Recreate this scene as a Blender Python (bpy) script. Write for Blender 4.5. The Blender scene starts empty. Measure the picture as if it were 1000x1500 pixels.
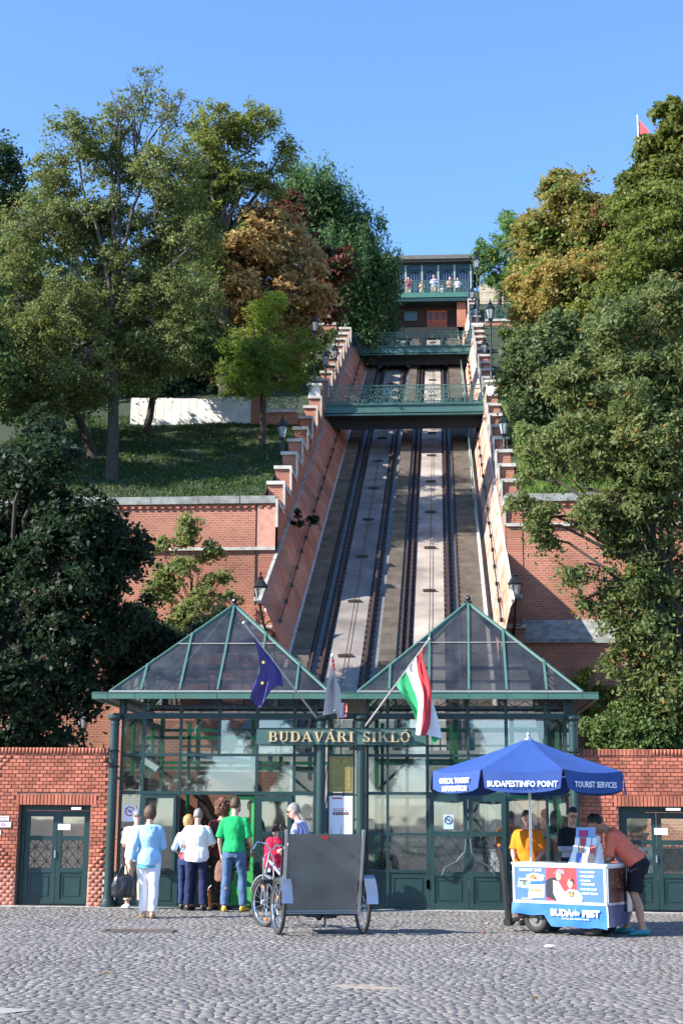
import bpy, math, random
import numpy as np
from mathutils import Vector, Matrix, noise
R = math.radians
random.seed(7)
rng = np.random.default_rng(11)
scn = bpy.context.scene
col = scn.collection

# ------------------------------------------------------------ camera
cam_d = bpy.data.cameras.new('camera')
cam = bpy.data.objects.new('camera', cam_d); col.objects.link(cam)
cam_d.sensor_fit = 'VERTICAL'; cam_d.sensor_height = 36.0; cam_d.sensor_width = 24.0
cam_d.lens = 2100.0 / 1500.0 * 36.0
cam_d.clip_start = 0.5; cam_d.clip_end = 3000
_y, _p, _r = R(4.0), R(12.1), R(0.37)
f = Vector((-math.sin(_y)*math.cos(_p), math.cos(_y)*math.cos(_p), math.sin(_p)))
r0 = Vector((math.cos(_y), math.sin(_y), 0)); u0 = r0.cross(f)
rr = r0*math.cos(_r) + u0*math.sin(_r); uu = -r0*math.sin(_r) + u0*math.cos(_r)
m = Matrix((rr, uu, -f)).transposed().to_4x4(); m.translation = Vector((1.725, -25.0, 1.48))
cam.matrix_world = m
scn.camera = cam

# ------------------------------------------------------------ sky, sun, exposure
SUN = Vector((1.0, 0.45, -0.71)).normalized()          # the way the light travels
elev = math.asin(-SUN.z)
world = bpy.data.worlds.new('World'); scn.world = world; world.use_nodes = True
nt = world.node_tree; nt.nodes.clear()
sky = nt.nodes.new('ShaderNodeTexSky'); sky.sky_type = 'NISHITA'; sky.sun_disc = False
sky.sun_elevation = elev; sky.sun_rotation = math.atan2(-SUN.x, -SUN.y)
sky.air_density = 1.0; sky.dust_density = 0.0; sky.ozone_density = 7.5; sky.altitude = 100
bg = nt.nodes.new('ShaderNodeBackground'); bg.inputs[1].default_value = 0.15
ow = nt.nodes.new('ShaderNodeOutputWorld')
nt.links.new(sky.outputs[0], bg.inputs[0]); nt.links.new(bg.outputs[0], ow.inputs[0])
sd = bpy.data.lights.new('sun', 'SUN'); sd.energy = 4.9; sd.angle = R(0.53); sd.color = (1.0, 0.945, 0.86)
so = bpy.data.objects.new('sun', sd); col.objects.link(so)
so.rotation_euler = SUN.to_track_quat('-Z', 'Y').to_euler(); so.location = (-30, -20, 40)
scn.view_settings.view_transform = 'Standard'; scn.view_settings.look = 'None'
scn.view_settings.gamma = 1.0; scn.view_settings.use_curve_mapping = False
scn.view_settings.exposure = 1.32
scn.render.engine = 'CYCLES'
scn.cycles.max_bounces = 8; scn.cycles.transparent_max_bounces = 24

# ------------------------------------------------------------ materials
def new_mat(name):
    mt = bpy.data.materials.new(name); mt.use_nodes = True
    n = mt.node_tree; b = n.nodes['Principled BSDF']
    return mt, n, b
def N(n, t, **k):
    x = n.nodes.new(t)
    for a, v in k.items(): setattr(x, a, v)
    return x
def coords(n, scale=(1,1,1), geo=True):
    g = N(n, 'ShaderNodeNewGeometry') if geo else N(n, 'ShaderNodeTexCoord')
    mp = N(n, 'ShaderNodeMapping'); mp.inputs['Scale'].default_value = scale
    n.links.new(g.outputs['Position' if geo else 'Object'], mp.inputs[0]); return mp
def mat(name, c, rough=0.6, metal=0.0, var=0.15, scale=3.0, bump=0.0, bscale=30.0, tint=0.0, spec=0.5, geo=True):
    """a colour with broad stains of var, a fine relief, and a per-piece tint"""
    mt, n, b = new_mat(name)
    b.inputs['Roughness'].default_value = rough; b.inputs['Metallic'].default_value = metal
    b.inputs['Specular IOR Level'].default_value = spec
    mp = coords(n, geo=geo)
    t = N(n, 'ShaderNodeTexNoise'); t.inputs['Scale'].default_value = scale; t.inputs['Detail'].default_value = 6
    n.links.new(mp.outputs[0], t.inputs[0])
    rp = N(n, 'ShaderNodeMapRange'); rp.inputs[1].default_value = .3; rp.inputs[2].default_value = .7
    rp.inputs[3].default_value = 1 - var; rp.inputs[4].default_value = 1 + var
    n.links.new(t.outputs[0], rp.inputs[0]); val = rp.outputs[0]
    if tint:
        oi = N(n, 'ShaderNodeObjectInfo'); at = N(n, 'ShaderNodeAttribute', attribute_name='tint')
        ad = N(n, 'ShaderNodeMath', operation='ADD'); n.links.new(oi.outputs['Random'], ad.inputs[0]); n.links.new(at.outputs['Fac'], ad.inputs[1])
        fr = N(n, 'ShaderNodeMath', operation='FRACT'); n.links.new(ad.outputs[0], fr.inputs[0])
        r2 = N(n, 'ShaderNodeMapRange'); r2.inputs[3].default_value = 1 - tint; r2.inputs[4].default_value = 1 + tint
        n.links.new(fr.outputs[0], r2.inputs[0])
        mu = N(n, 'ShaderNodeMath', operation='MULTIPLY'); n.links.new(val, mu.inputs[0]); n.links.new(r2.outputs[0], mu.inputs[1]); val = mu.outputs[0]
    vm = N(n, 'ShaderNodeVectorMath', operation='SCALE'); vm.inputs[0].default_value = c[:3]
    n.links.new(val, vm.inputs['Scale']); n.links.new(vm.outputs[0], b.inputs['Base Color'])
    if bump:
        t2 = N(n, 'ShaderNodeTexNoise'); t2.inputs['Scale'].default_value = bscale; t2.inputs['Detail'].default_value = 4
        n.links.new(mp.outputs[0], t2.inputs[0])
        bp = N(n, 'ShaderNodeBump'); bp.inputs['Strength'].default_value = bump; bp.inputs['Distance'].default_value = 0.02
        n.links.new(t2.outputs[0], bp.inputs['Height']); n.links.new(bp.outputs[0], b.inputs['Normal'])
    return mt

def brick_mat(name, axis, c1=(.42,.145,.085), c2=(.32,.10,.062), mortar=(.40,.26,.19), bw=.17, bh=.075, plaster=0.0, lime=(.47,.28,.19)):
    """small coursed brick of a far wall; axis: the horizontal world axis that runs along the wall"""
    mt, n, b = new_mat(name); b.inputs['Roughness'].default_value = .85; b.inputs['Specular IOR Level'].default_value = .25
    g = N(n, 'ShaderNodeNewGeometry'); s = N(n, 'ShaderNodeSeparateXYZ'); cx = N(n, 'ShaderNodeCombineXYZ')
    n.links.new(g.outputs['Position'], s.inputs[0]); n.links.new(s.outputs['XY'.index(axis)], cx.inputs[0]); n.links.new(s.outputs[2], cx.inputs[1])
    br = N(n, 'ShaderNodeTexBrick'); br.inputs['Scale'].default_value = 1.0; br.inputs['Mortar Size'].default_value = .009
    br.inputs['Brick Width'].default_value = bw; br.inputs['Row Height'].default_value = bh
    br.inputs['Color1'].default_value = (*c1,1); br.inputs['Color2'].default_value = (*c2,1); br.inputs['Mortar'].default_value = (*mortar,1)
    n.links.new(cx.outputs[0], br.inputs['Vector'])
    t = N(n, 'ShaderNodeTexNoise'); t.inputs['Scale'].default_value = .7; t.inputs['Detail'].default_value = 8; n.links.new(g.outputs['Position'], t.inputs[0])
    rp = N(n, 'ShaderNodeMapRange'); rp.inputs[1].default_value = .3; rp.inputs[2].default_value = .7; rp.inputs[3].default_value = .72; rp.inputs[4].default_value = 1.25
    n.links.new(t.outputs[0], rp.inputs[0])
    # pale lime bloom
    t3 = N(n, 'ShaderNodeTexNoise'); t3.inputs['Scale'].default_value = .9 if plaster else 1.6; t3.inputs['Detail'].default_value = 10; t3.inputs['Roughness'].default_value = .65
    n.links.new(g.outputs['Position'], t3.inputs[0])
    r3 = N(n, 'ShaderNodeMapRange'); r3.inputs[1].default_value = .42 if plaster else .6; r3.inputs[2].default_value = .62 if plaster else .8
    r3.inputs[3].default_value = 0; r3.inputs[4].default_value = plaster if plaster else .45
    n.links.new(t3.outputs[0], r3.inputs[0])
    mx = N(n, 'ShaderNodeMix', data_type='RGBA'); mx.inputs[7].default_value = (*lime,1)
    n.links.new(r3.outputs[0], mx.inputs[0]); n.links.new(br.outputs[0], mx.inputs[6])
    vm = N(n, 'ShaderNodeVectorMath', operation='SCALE'); n.links.new(mx.outputs[2], vm.inputs[0]); n.links.new(rp.outputs[0], vm.inputs['Scale'])
    n.links.new(vm.outputs[0], b.inputs['Base Color'])
    bp = N(n, 'ShaderNodeBump'); bp.invert = True; bp.inputs['Strength'].default_value = .6 - .4*bool(plaster); bp.inputs['Distance'].default_value = .015
    n.links.new(br.outputs['Fac'], bp.inputs['Height']); n.links.new(bp.outputs[0], b.inputs['Normal'])
    return mt

def glass_mat(name, tintc=(.75,.85,.85), base=.10, dirt=.12, dirtc=(.45,.47,.45)):
    """thin window glass: see-through, a sheen that grows at grazing angles, and a film of dirt"""
    mt, n, b = new_mat(name); n.nodes.remove(b)
    out = n.nodes['Material Output']
    tr = N(n, 'ShaderNodeBsdfTransparent'); tr.inputs[0].default_value = (*tintc,1)
    gl = N(n, 'ShaderNodeBsdfGlossy'); gl.inputs['Roughness'].default_value = .02
    fr = N(n, 'ShaderNodeFresnel'); fr.inputs[0].default_value = 1.5
    ad = N(n, 'ShaderNodeMath', operation='ADD'); ad.inputs[1].default_value = base; ad.use_clamp = True
    n.links.new(fr.outputs[0], ad.inputs[0])
    gm = coords(n); nn = N(n, 'ShaderNodeTexNoise'); nn.inputs['Scale'].default_value = 1.1; n.links.new(gm.outputs[0], nn.inputs[0])
    bp = N(n, 'ShaderNodeBump'); bp.inputs['Strength'].default_value = .12; bp.inputs['Distance'].default_value = .02
    n.links.new(nn.outputs[0], bp.inputs['Height']); n.links.new(bp.outputs[0], gl.inputs['Normal'])
    m1 = N(n, 'ShaderNodeMixShader'); n.links.new(ad.outputs[0], m1.inputs[0]); n.links.new(tr.outputs[0], m1.inputs[1]); n.links.new(gl.outputs[0], m1.inputs[2])
    df = N(n, 'ShaderNodeBsdfDiffuse'); df.inputs[0].default_value = (*dirtc,1)
    n2 = N(n, 'ShaderNodeTexNoise'); n2.inputs['Scale'].default_value = 2.3; n2.inputs['Detail'].default_value = 7; n.links.new(gm.outputs[0], n2.inputs[0])
    mr = N(n, 'ShaderNodeMapRange'); mr.inputs[1].default_value = .3; mr.inputs[2].default_value = .75; mr.inputs[3].default_value = dirt*.3; mr.inputs[4].default_value = dirt*1.7
    n.links.new(n2.outputs[0], mr.inputs[0])
    m2 = N(n, 'ShaderNodeMixShader'); n.links.new(mr.outputs[0], m2.inputs[0]); n.links.new(m1.outputs[0], m2.inputs[1]); n.links.new(df.outputs[0], m2.inputs[2])
    n.links.new(m2.outputs[0], out.inputs[0]); return mt

def leaf_mat(name, c, c2, c3=None, p3=.0, rough=.55, trans=.52):
    """leaves: colour runs from c to c2 by leaf, a share p3 of them c3; light shines through"""
    mt, n, b = new_mat(name); out = n.nodes['Material Output']
    at = N(n, 'ShaderNodeAttribute', attribute_name='tint')
    mx = N(n, 'ShaderNodeMix', data_type='RGBA'); mx.inputs[6].default_value = (*c,1); mx.inputs[7].default_value = (*c2,1)
    n.links.new(at.outputs['Fac'], mx.inputs[0]); cc = mx.outputs[2]
    if c3:
        a2 = N(n, 'ShaderNodeAttribute', attribute_name='odd')
        gt = N(n, 'ShaderNodeMath', operation='LESS_THAN'); gt.inputs[1].default_value = p3; n.links.new(a2.outputs['Fac'], gt.inputs[0])
        m2 = N(n, 'ShaderNodeMix', data_type='RGBA'); m2.inputs[7].default_value = (*c3,1)
        n.links.new(gt.outputs[0], m2.inputs[0]); n.links.new(cc, m2.inputs[6]); cc = m2.outputs[2]
    n.links.new(cc, b.inputs['Base Color']); b.inputs['Roughness'].default_value = .58; b.inputs['Specular IOR Level'].default_value = .35
    tl = N(n, 'ShaderNodeBsdfTranslucent'); n.links.new(cc, tl.inputs[0])
    ms = N(n, 'ShaderNodeMixShader'); ms.inputs[0].default_value = trans
    n.links.new(b.outputs[0], ms.inputs[1]); n.links.new(tl.outputs[0], ms.inputs[2]); n.links.new(ms.outputs[0], out.inputs[0])
    return mt

M = {}
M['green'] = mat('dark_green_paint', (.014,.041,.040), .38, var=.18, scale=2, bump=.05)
M['green_pale'] = mat('pale_green_paint', (.060,.140,.110), .5, var=.12, scale=4, bump=.08)  # a paler green than the frame paint
M['fascia'] = mat('verdigris_fascia', (.052,.135,.105), .5, var=.12, scale=3)
M['bright_green'] = mat('bright_green_paint', (.025,.24,.09), .45, var=.12)
M['gold'] = mat('gilt_letter', (.62,.44,.24), .45, .3, var=.1)
M['plaque'] = mat('brass_plaque', (.36,.28,.09), .45, .4, var=.12, scale=8)
M['white'] = mat('white_paint', (.8,.8,.78), .5, var=.05)
M['paper'] = mat('white_paper', (.85,.85,.88), .6, var=.03)
M['stone'] = mat('pale_cut_stone', (.46,.43,.38), .85, var=.22, scale=3, bump=.35, tint=.12)
M['stone_dark'] = mat('weathered_coping_stone', (.27,.27,.24), .9, var=.35, scale=4, bump=.4, tint=.15)
M['pedestal'] = mat('white_limestone', (.62,.58,.50), .8, var=.15, scale=5, bump=.3)
M['brick'] = mat('red_brick', (.42,.138,.085), .85, var=.26, scale=1.7, bump=.3, bscale=60, tint=.26, spec=.25)
M['mortar'] = mat('old_mortar', (.19,.11,.08), .95, var=.2, scale=6)
M['mortar_pale'] = mat('pale_mortar', (.62,.50,.42), .95, var=.15, scale=6)
M['brick_x'] = brick_mat('wall_brick_x', 'X')
M['brick_y'] = brick_mat('wall_brick_y', 'Y')
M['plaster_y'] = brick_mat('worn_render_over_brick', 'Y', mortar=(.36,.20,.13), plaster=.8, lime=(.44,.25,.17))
M['plaster_pale'] = brick_mat('sun_toned_render', 'Y', mortar=(.52,.38,.28), plaster=.95, lime=(.60,.46,.35))  # right face made paler, its sunlight put into the colour
M['concrete_left'] = mat('shade_toned_track_concrete', (.19,.165,.145), .85, var=.42, scale=.9, bump=.25, bscale=12)  # darker than the right slab: shade on the left track put into the colour
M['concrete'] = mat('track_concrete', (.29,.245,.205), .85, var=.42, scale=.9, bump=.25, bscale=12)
M['concrete_dark'] = mat('stained_concrete', (.135,.11,.085), .9, var=.3, scale=2, bump=.3, bscale=14, tint=.12)
M['gutter'] = mat('blue_grey_stained_gutter', (.14,.135,.13), .6, var=.25, scale=3)
M['rail'] = mat('rusty_rail_steel', (.075,.045,.035), .5, .5, var=.2)
M['rust'] = mat('oily_rusty_iron', (.045,.028,.022), .7, .2, var=.3, tint=.2)
M['iron'] = mat('black_iron', (.018,.020,.022), .4, .3, var=.1)
M['glass'] = glass_mat('window_glass', (.55,.66,.66), .20, .05)
M['clear_glass'] = glass_mat('clear_door_glass', (.88,.92,.90), .03, .015)
M['roof_glass'] = glass_mat('smoked_roof_glass', (.52,.52,.51), .04, .11, (.22,.22,.22))
M['lamp_glass'] = glass_mat('lamp_glass', (.8,.82,.82), .15, .45, (.6,.62,.62))
M['dark_glass'] = mat('dark_station_glass', (.02,.035,.07), .12, var=.2)
M['lead'] = mat('lead_capping', (.33,.31,.31), .5, .2, var=.15)
M['bark'] = mat('tree_bark', (.045,.036,.028), .95, var=.3, scale=6, bump=.6, bscale=18)
M['bark_pale'] = mat('pale_twig_bark', (.075,.062,.050), .9, var=.25, scale=6)
M['soil'] = mat('hill_soil', (.055,.050,.028), .95, var=.4, scale=1.2, bump=.6, bscale=5)
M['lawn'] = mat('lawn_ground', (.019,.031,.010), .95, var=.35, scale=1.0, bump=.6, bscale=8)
M['sand'] = mat('sandy_joint', (.105,.095,.085), .95, var=.25, scale=2, bump=.3)
M['cobble'] = mat('granite_sett', (.160,.148,.137), .64, var=.2, scale=1.2, bump=.25, bscale=45, tint=.09)
M['cobble2'] = M['cobble']
M['panelwhite'] = mat('whitewashed_board', (.74,.71,.66), .8, var=.12, scale=2, tint=.08)
M['timber'] = mat('red_brown_timber', (.14,.045,.028), .6, var=.2)
M['orange_wood'] = mat('varnished_orange_door', (.60,.14,.02), .5, var=.15)
M['terracotta'] = mat('terracotta_pot', (.50,.19,.10), .8, var=.12)
M['steel'] = mat('brushed_steel', (.55,.56,.58), .35, .8, var=.1)
M['chrome'] = mat('chrome', (.75,.76,.78), .12, 1.0, var=.03)
M['rubber'] = mat('black_rubber', (.03,.028,.026), .8, var=.2)
M['grey_board'] = mat('weathered_grey_board', (.175,.160,.138), .7, var=.2, scale=2.5, bump=.15, geo=False)
M['fender'] = mat('blue_grey_aluminium', (.26,.31,.40), .35, .7, var=.1)
M['red'] = mat('red_reflector', (.45,.02,.02), .3)
M['orange'] = mat('orange_plastic', (.8,.20,.03), .4)
M['blue_fabric'] = mat('royal_blue_canvas', (.018,.060,.235), .75, var=.07, scale=3, bump=.1)
M['banner_blue'] = mat('print_blue', (.07,.16,.60), .35, var=.04)
M['skirt_blue'] = mat('vinyl_blue', (.020,.14,.46), .35, var=.08, scale=4, bump=.4, bscale=6)
M['skirt_dark'] = mat('vinyl_navy', (.03,.05,.15), .35, var=.08)
M['print_red'] = mat('print_red', (.55,.045,.05), .4, var=.04)
M['print_black'] = mat('print_black', (.02,.02,.025), .4)
M['print_grey'] = mat('print_grey', (.25,.25,.27), .4)
M['print_green'] = mat('print_green', (.06,.25,.10), .4)
M['print_brown'] = mat('print_brown', (.16,.055,.03), .35, var=.5, scale=14)
M['print_yellow'] = mat('print_yellow', (.55,.36,.08), .35, var=.3, scale=14)
M['print_skin'] = mat('print_skin', (.60,.36,.25), .4)
M['flag_red'] = mat('flag_red', (.62,.04,.05), .7, var=.06)
M['flag_white'] = mat('flag_white', (.78,.76,.76), .7, var=.05)
M['flag_green'] = mat('flag_green', (.02,.30,.11), .7, var=.06)
M['flag_blue'] = mat('flag_violet_blue', (.060,.042,.18), .7, var=.08)
M['flag_star'] = mat('flag_yellow', (.65,.55,.08), .6)
M['flag_sand'] = mat('flag_faded', (.50,.46,.44), .75, var=.08)
M['pole'] = mat('grey_pole', (.42,.40,.40), .4, .3)

# ------------------------------------------------------------ mesh helpers
class MB:
    def __init__(s): s.v = []; s.f = []; s.m = []; s.cur = 0
    def add(s, vs, fs):
        b = len(s.v); s.v += [tuple(v) for v in vs]; s.f += [tuple(i+b for i in q) for q in fs]; s.m += [s.cur]*len(fs); return s
    def box(s, x0, x1, y0, y1, z0, z1):
        return s.add([(x0,y0,z0),(x1,y0,z0),(x1,y1,z0),(x0,y1,z0),(x0,y0,z1),(x1,y0,z1),(x1,y1,z1),(x0,y1,z1)],
                     [(0,3,2,1),(4,5,6,7),(0,1,5,4),(1,2,6,5),(2,3,7,6),(3,0,4,7)])
    def bar(s, a, b, w, h, up=(0,0,1)):
        """rectangular bar from a to b; w across, h along up"""
        a, b = Vector(a), Vector(b); d = (b-a).normalized(); u = Vector(up)
        if abs(d.dot(u)) > .98: u = Vector((0,1,0))
        x = d.cross(u).normalized(); u = x.cross(d).normalized(); x *= w/2; u *= h/2
        return s.add([a-x-u,a+x-u,a+x+u,a-x+u,b-x-u,b+x-u,b+x+u,b-x+u], [(0,3,2,1),(4,5,6,7),(0,1,5,4),(1,2,6,5),(2,3,7,6),(3,0,4,7)])
    def tube(s, pts, r, n=6, cap=True):
        pts = [Vector(p) for p in pts]
        rs = r if isinstance(r, (list, tuple)) else [r]*len(pts)
        b = len(s.v); x = None
        for i, p in enumerate(pts):
            d = (pts[min(i+1,len(pts)-1)] - pts[max(i-1,0)]).normalized()
            if x is None:
                x = d.cross(Vector((0,0,1)) if abs(d.z) < .9 else Vector((1,0,0))).normalized()
            else: x = (x - d*x.dot(d)).normalized()
            y = d.cross(x)
            for k in range(n):
                a = 2*math.pi*k/n; s.v.append(tuple(p + (x*math.cos(a)+y*math.sin(a))*rs[i]))
        c0 = len(s.f)
        for i in range(len(pts)-1):
            for k in range(n): s.f.append((b+i*n+k, b+i*n+(k+1)%n, b+(i+1)*n+(k+1)%n, b+(i+1)*n+k))
        if cap:
            s.f.append(tuple(b+k for k in reversed(range(n)))); s.f.append(tuple(b+(len(pts)-1)*n+k for k in range(n)))
        s.m += [s.cur]*(len(s.f)-c0); return s
    def lathe(s, prof, c=(0,0,0), n=12, ang=0.0):
        """prof: (radius, z) pairs turned round the vertical through c"""
        b = len(s.v); c0 = len(s.f)
        for r_, z in prof:
            for k in range(n):
                a = 2*math.pi*k/n + ang; s.v.append((c[0]+r_*math.cos(a), c[1]+r_*math.sin(a), c[2]+z))
        for i in range(len(prof)-1):
            for k in range(n): s.f.append((b+i*n+k, b+i*n+(k+1)%n, b+(i+1)*n+(k+1)%n, b+(i+1)*n+k))
        s.f.append(tuple(b+k for k in reversed(range(n)))); s.f.append(tuple(b+(len(prof)-1)*n+k for k in range(n)))
        s.m += [s.cur]*(len(s.f)-c0); return s
    def loft(s, cs, rx, ry, side=(1,0,0), n=12):
        """closed skin over elliptical rings at points cs"""
        cs = [Vector(p) for p in cs]; b = len(s.v); c0 = len(s.f); side = Vector(side)
        for i, p in enumerate(cs):
            d = (cs[min(i+1,len(cs)-1)] - cs[max(i-1,0)]).normalized()
            x = (side - d*side.dot(d)).normalized(); y = d.cross(x)
            for k in range(n):
                a = 2*math.pi*k/n; s.v.append(tuple(p + x*math.cos(a)*rx[i] + y*math.sin(a)*ry[i]))
        for i in range(len(cs)-1):
            for k in range(n): s.f.append((b+i*n+k, b+i*n+(k+1)%n, b+(i+1)*n+(k+1)%n, b+(i+1)*n+k))
        s.f.append(tuple(b+k for k in reversed(range(n)))); s.f.append(tuple(b+(len(cs)-1)*n+k for k in range(n)))
        s.m += [s.cur]*(len(s.f)-c0); return s
    def ball(s, c, rx, ry=None, rz=None, n=12, m_=8):
        ry = ry or rx; rz = rz or rx; b = len(s.v); c0 = len(s.f)
        s.v.append((c[0],c[1],c[2]-rz))
        for i in range(1, m_):
            t = -math.pi/2 + math.pi*i/m_
            for k in range(n):
                a = 2*math.pi*k/n; s.v.append((c[0]+rx*math.cos(t)*math.cos(a), c[1]+ry*math.cos(t)*math.sin(a), c[2]+rz*math.sin(t)))
        s.v.append((c[0],c[1],c[2]+rz)); e = len(s.v)-1
        for k in range(n): s.f.append((b, b+1+(k+1)%n, b+1+k)); s.f.append((e, b+1+(m_-2)*n+k, b+1+(m_-2)*n+(k+1)%n))
        for i in range(m_-2):
            for k in range(n): s.f.append((b+1+i*n+k, b+1+i*n+(k+1)%n, b+1+(i+1)*n+(k+1)%n, b+1+(i+1)*n+k))
        s.m += [s.cur]*(len(s.f)-c0); return s
    def prism(s, poly, y0, y1):
        """outline poly in x,z given a thickness from y0 to y1"""
        n = len(poly); vs = [(p[0],y0,p[1]) for p in poly] + [(p[0],y1,p[1]) for p in poly]
        return s.add(vs, [tuple(range(n)), tuple(range(2*n-1,n-1,-1))] + [(i,i+n,(i+1)%n+n,(i+1)%n) for i in range(n)])
    def ring(s, c, R_, r, axis='Y', n=20, k=6):
        pts = []
        for i in range(n+1):
            a = 2*math.pi*i/n; ca, sa = R_*math.cos(a), R_*math.sin(a)
            pts.append({'Y':(c[0]+ca,c[1],c[2]+sa),'X':(c[0],c[1]+ca,c[2]+sa),'Z':(c[0]+ca,c[1]+sa,c[2])}[axis])
        return s.tube(pts, r, k, cap=False)
    def mesh(s, name, mats, smooth=False):
        me = bpy.data.meshes.new(name); me.from_pydata(s.v, [], s.f)
        for q in (mats if isinstance(mats, (list,tuple)) else [mats]): me.materials.append(q)
        if any(s.m): me.polygons.foreach_set('material_index', s.m)
        if smooth: me.polygons.foreach_set('use_smooth', [True]*len(me.polygons))
        me.update(); return me

def root_loc(p):
    v = Vector((0,0,0))
    while p is not None: v += p.location; p = p.parent
    return v
def link(name, me, parent=None, world=False, loc=None):
    """one object for one mesh; world=True: the mesh is in world metres and is moved into its parent's frame"""
    o = bpy.data.objects.new(name, me); col.objects.link(o)
    if parent is not None:
        o.parent = parent
        if world: o.location = -root_loc(parent)
    if loc is not None: o.location = o.location + Vector(loc) if world else Vector(loc)
    return o
def part(name, mb, mt, parent=None, world=True, smooth=False, loc=None):
    return link(name, mb.mesh(name, mt, smooth), parent, world, loc)
def tag(o, label, cat, group=None, kind=None):
    if label: o['label'] = label
    if cat: o['category'] = cat
    if group: o['group'] = group
    if kind: o['kind'] = kind
    return o
def thing(name, label, cat, loc=(0,0,0), rz=0.0, group=None):
    o = bpy.data.objects.new(name, None); col.objects.link(o)
    o.location = loc; o.rotation_euler = (0,0,rz); o.empty_display_size = .2
    return tag(o, label, cat, group)
def struct(name, mb, mt, smooth=False):
    o = part(name, mb, mt, smooth=smooth); o['kind'] = 'structure'; return o
def copy_tree(o, parent=None):
    c = o.copy(); col.objects.link(c)
    if parent is not None: c.parent = parent
    for ch in list(o.children): copy_tree(ch, c)
    return c
def np_mesh(name, V, F, mats, attrs=None, midx=None, smooth=False):
    """quads from arrays"""
    me = bpy.data.meshes.new(name); nv, nf = len(V), len(F); k = F.shape[1]
    me.vertices.add(nv); me.vertices.foreach_set('co', np.ascontiguousarray(V, dtype=np.float32).ravel())
    me.loops.add(nf*k); me.loops.foreach_set('vertex_index', np.ascontiguousarray(F, dtype=np.int32).ravel())
    me.polygons.add(nf); me.polygons.foreach_set('loop_start', np.arange(0, nf*k, k, dtype=np.int32))
    for q in (mats if isinstance(mats, (list,tuple)) else [mats]): me.materials.append(q)
    if midx is not None: me.polygons.foreach_set('material_index', np.asarray(midx, dtype=np.int32))
    if smooth: me.polygons.foreach_set('use_smooth', np.ones(nf, dtype=bool))
    for a, arr in (attrs or {}).items():
        at = me.attributes.new(a, 'FLOAT', 'FACE'); at.data.foreach_set('value', np.ascontiguousarray(arr, dtype=np.float32))
    me.update(calc_edges=True); return me
# ============================================================ THE SETTING
TY0, TZ0, TS = 18.62, 7.63, 0.522
def track_z(y): return TZ0 + TS*(y-TY0)
def hill_z(x, y):
    if y < 19: return 11.1
    z = 11.1 + .51*(min(y,74)-19) + .06*max(0, y-74)
    return z + .18*noise.noise(Vector((x*.3, y*.3, 0))) + .06*noise.noise(Vector((x*1.3, y*1.3, 5)))

g = MB(); g.box(-400, 400, -400, 17.0, -.6, -.005); struct('ground', g, M['sand'])
# --- the square: granite setts laid in waving rows, each a stone of its own shape
def setts():
    rows = []; rg = np.random.default_rng(3); pitch = .084
    ys = np.arange(-15.2, -0.33, pitch)
    for j, y in enumerate(ys):
        d = y+25.0
        xa = 1.725 + (-645/2100.)*d - 2.2; xb = 1.725 + (355/2100.)*d + 2.2
        n = int((xb-xa)/.0975); x = xa + np.cumsum(rg.uniform(.070,.125,n)); 
        ph = .45*math.sin(j*.021)
        ux = ((x+ph*3) % 1.9)/.95-1
        yy = y + .20*(1-ux*ux) + rg.normal(0,.003,n) + .05*np.sin(x*.9)
        gap = np.diff(np.append(x, x[-1]+.095))
        rows.append(np.stack([x+gap/2, yy, gap, ux], 1))
    A = np.concatenate(rows); return A, pitch, rg
A, pitch, rg = setts()
n = len(A)
hw = A[:,2]/2-.0028; hd = np.full(n, pitch/2-.0028)*rg.uniform(.92,1.03,n)
ang = np.arctan(-.42*A[:,3]) + rg.normal(0,.03,n)
zt = .0005 + rg.normal(0,.0022,n) + .003*np.sin(A[:,0]*1.7+A[:,1]*.9)*np.sin(A[:,1]*1.3)
tx, ty = rg.normal(0,.020,n), rg.normal(0,.028,n)
# eight rim corners low, eight on the shoulder, four on the crown would be heavy: skirt, shoulder, crown
def ringpts(fx, fy, dz):
    P = []
    for sx, sy in ((-1,-1),(1,-1),(1,1),(-1,1)):
        jx = rg.uniform(.96,1.02,n); jy = rg.uniform(.95,1.03,n)
        lx, ly = sx*hw*fx*jx, sy*hd*fy*jy
        X = A[:,0] + lx*np.cos(ang) - ly*np.sin(ang); Y = A[:,1] + lx*np.sin(ang) + ly*np.cos(ang)
        P.append(np.stack([X, Y, zt+dz+lx*tx+ly*ty], 1))
    return P
V = np.stack(ringpts(1,1,-.05) + ringpts(1.0,1.0,-.0035) + ringpts(.93,.91,.0), 1)   # n,12,3
Q = np.array([[0,1,5,4],[1,2,6,5],[2,3,7,6],[3,0,4,7],[4,5,9,8],[5,6,10,9],[6,7,11,10],[7,4,8,11],[8,9,10,11]])
# the 300 setts nearest to the camera and inside the view are objects, the rest one mesh
dist = np.hypot(A[:,0]-1.0, A[:,1]+25)
dd = A[:,1]+25; inview = (A[:,0] > 1.725-645/2100*dd) & (A[:,0] < 1.725+355/2100*dd) & (A[:,1] > -13.25)
order = np.argsort(np.where(inview, dist, 1e9)); near = np.zeros(n, bool); near[order[:300]] = True
sroot = thing('cobbled_square', None, None, (0,0,0)); sroot['kind'] = 'structure'
far = ~near; nf = far.sum()
Vf = V[far].reshape(-1,3); Ff = (Q[None] + (np.arange(nf)*12)[:,None,None]).reshape(-1,4)
tint = np.repeat(rg.random(nf), 9)
cob = link('setts', np_mesh('setts', Vf, Ff, M['cobble'], {'tint': tint}), sroot); cob['kind'] = 'stuff'
for i in np.where(near)[0]:
    me = np_mesh('sett', V[i]-np.array([A[i,0],A[i,1],0]), Q, M['cobble'])
    link('sett', me, sroot, loc=(A[i,0],A[i,1],0))
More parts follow.
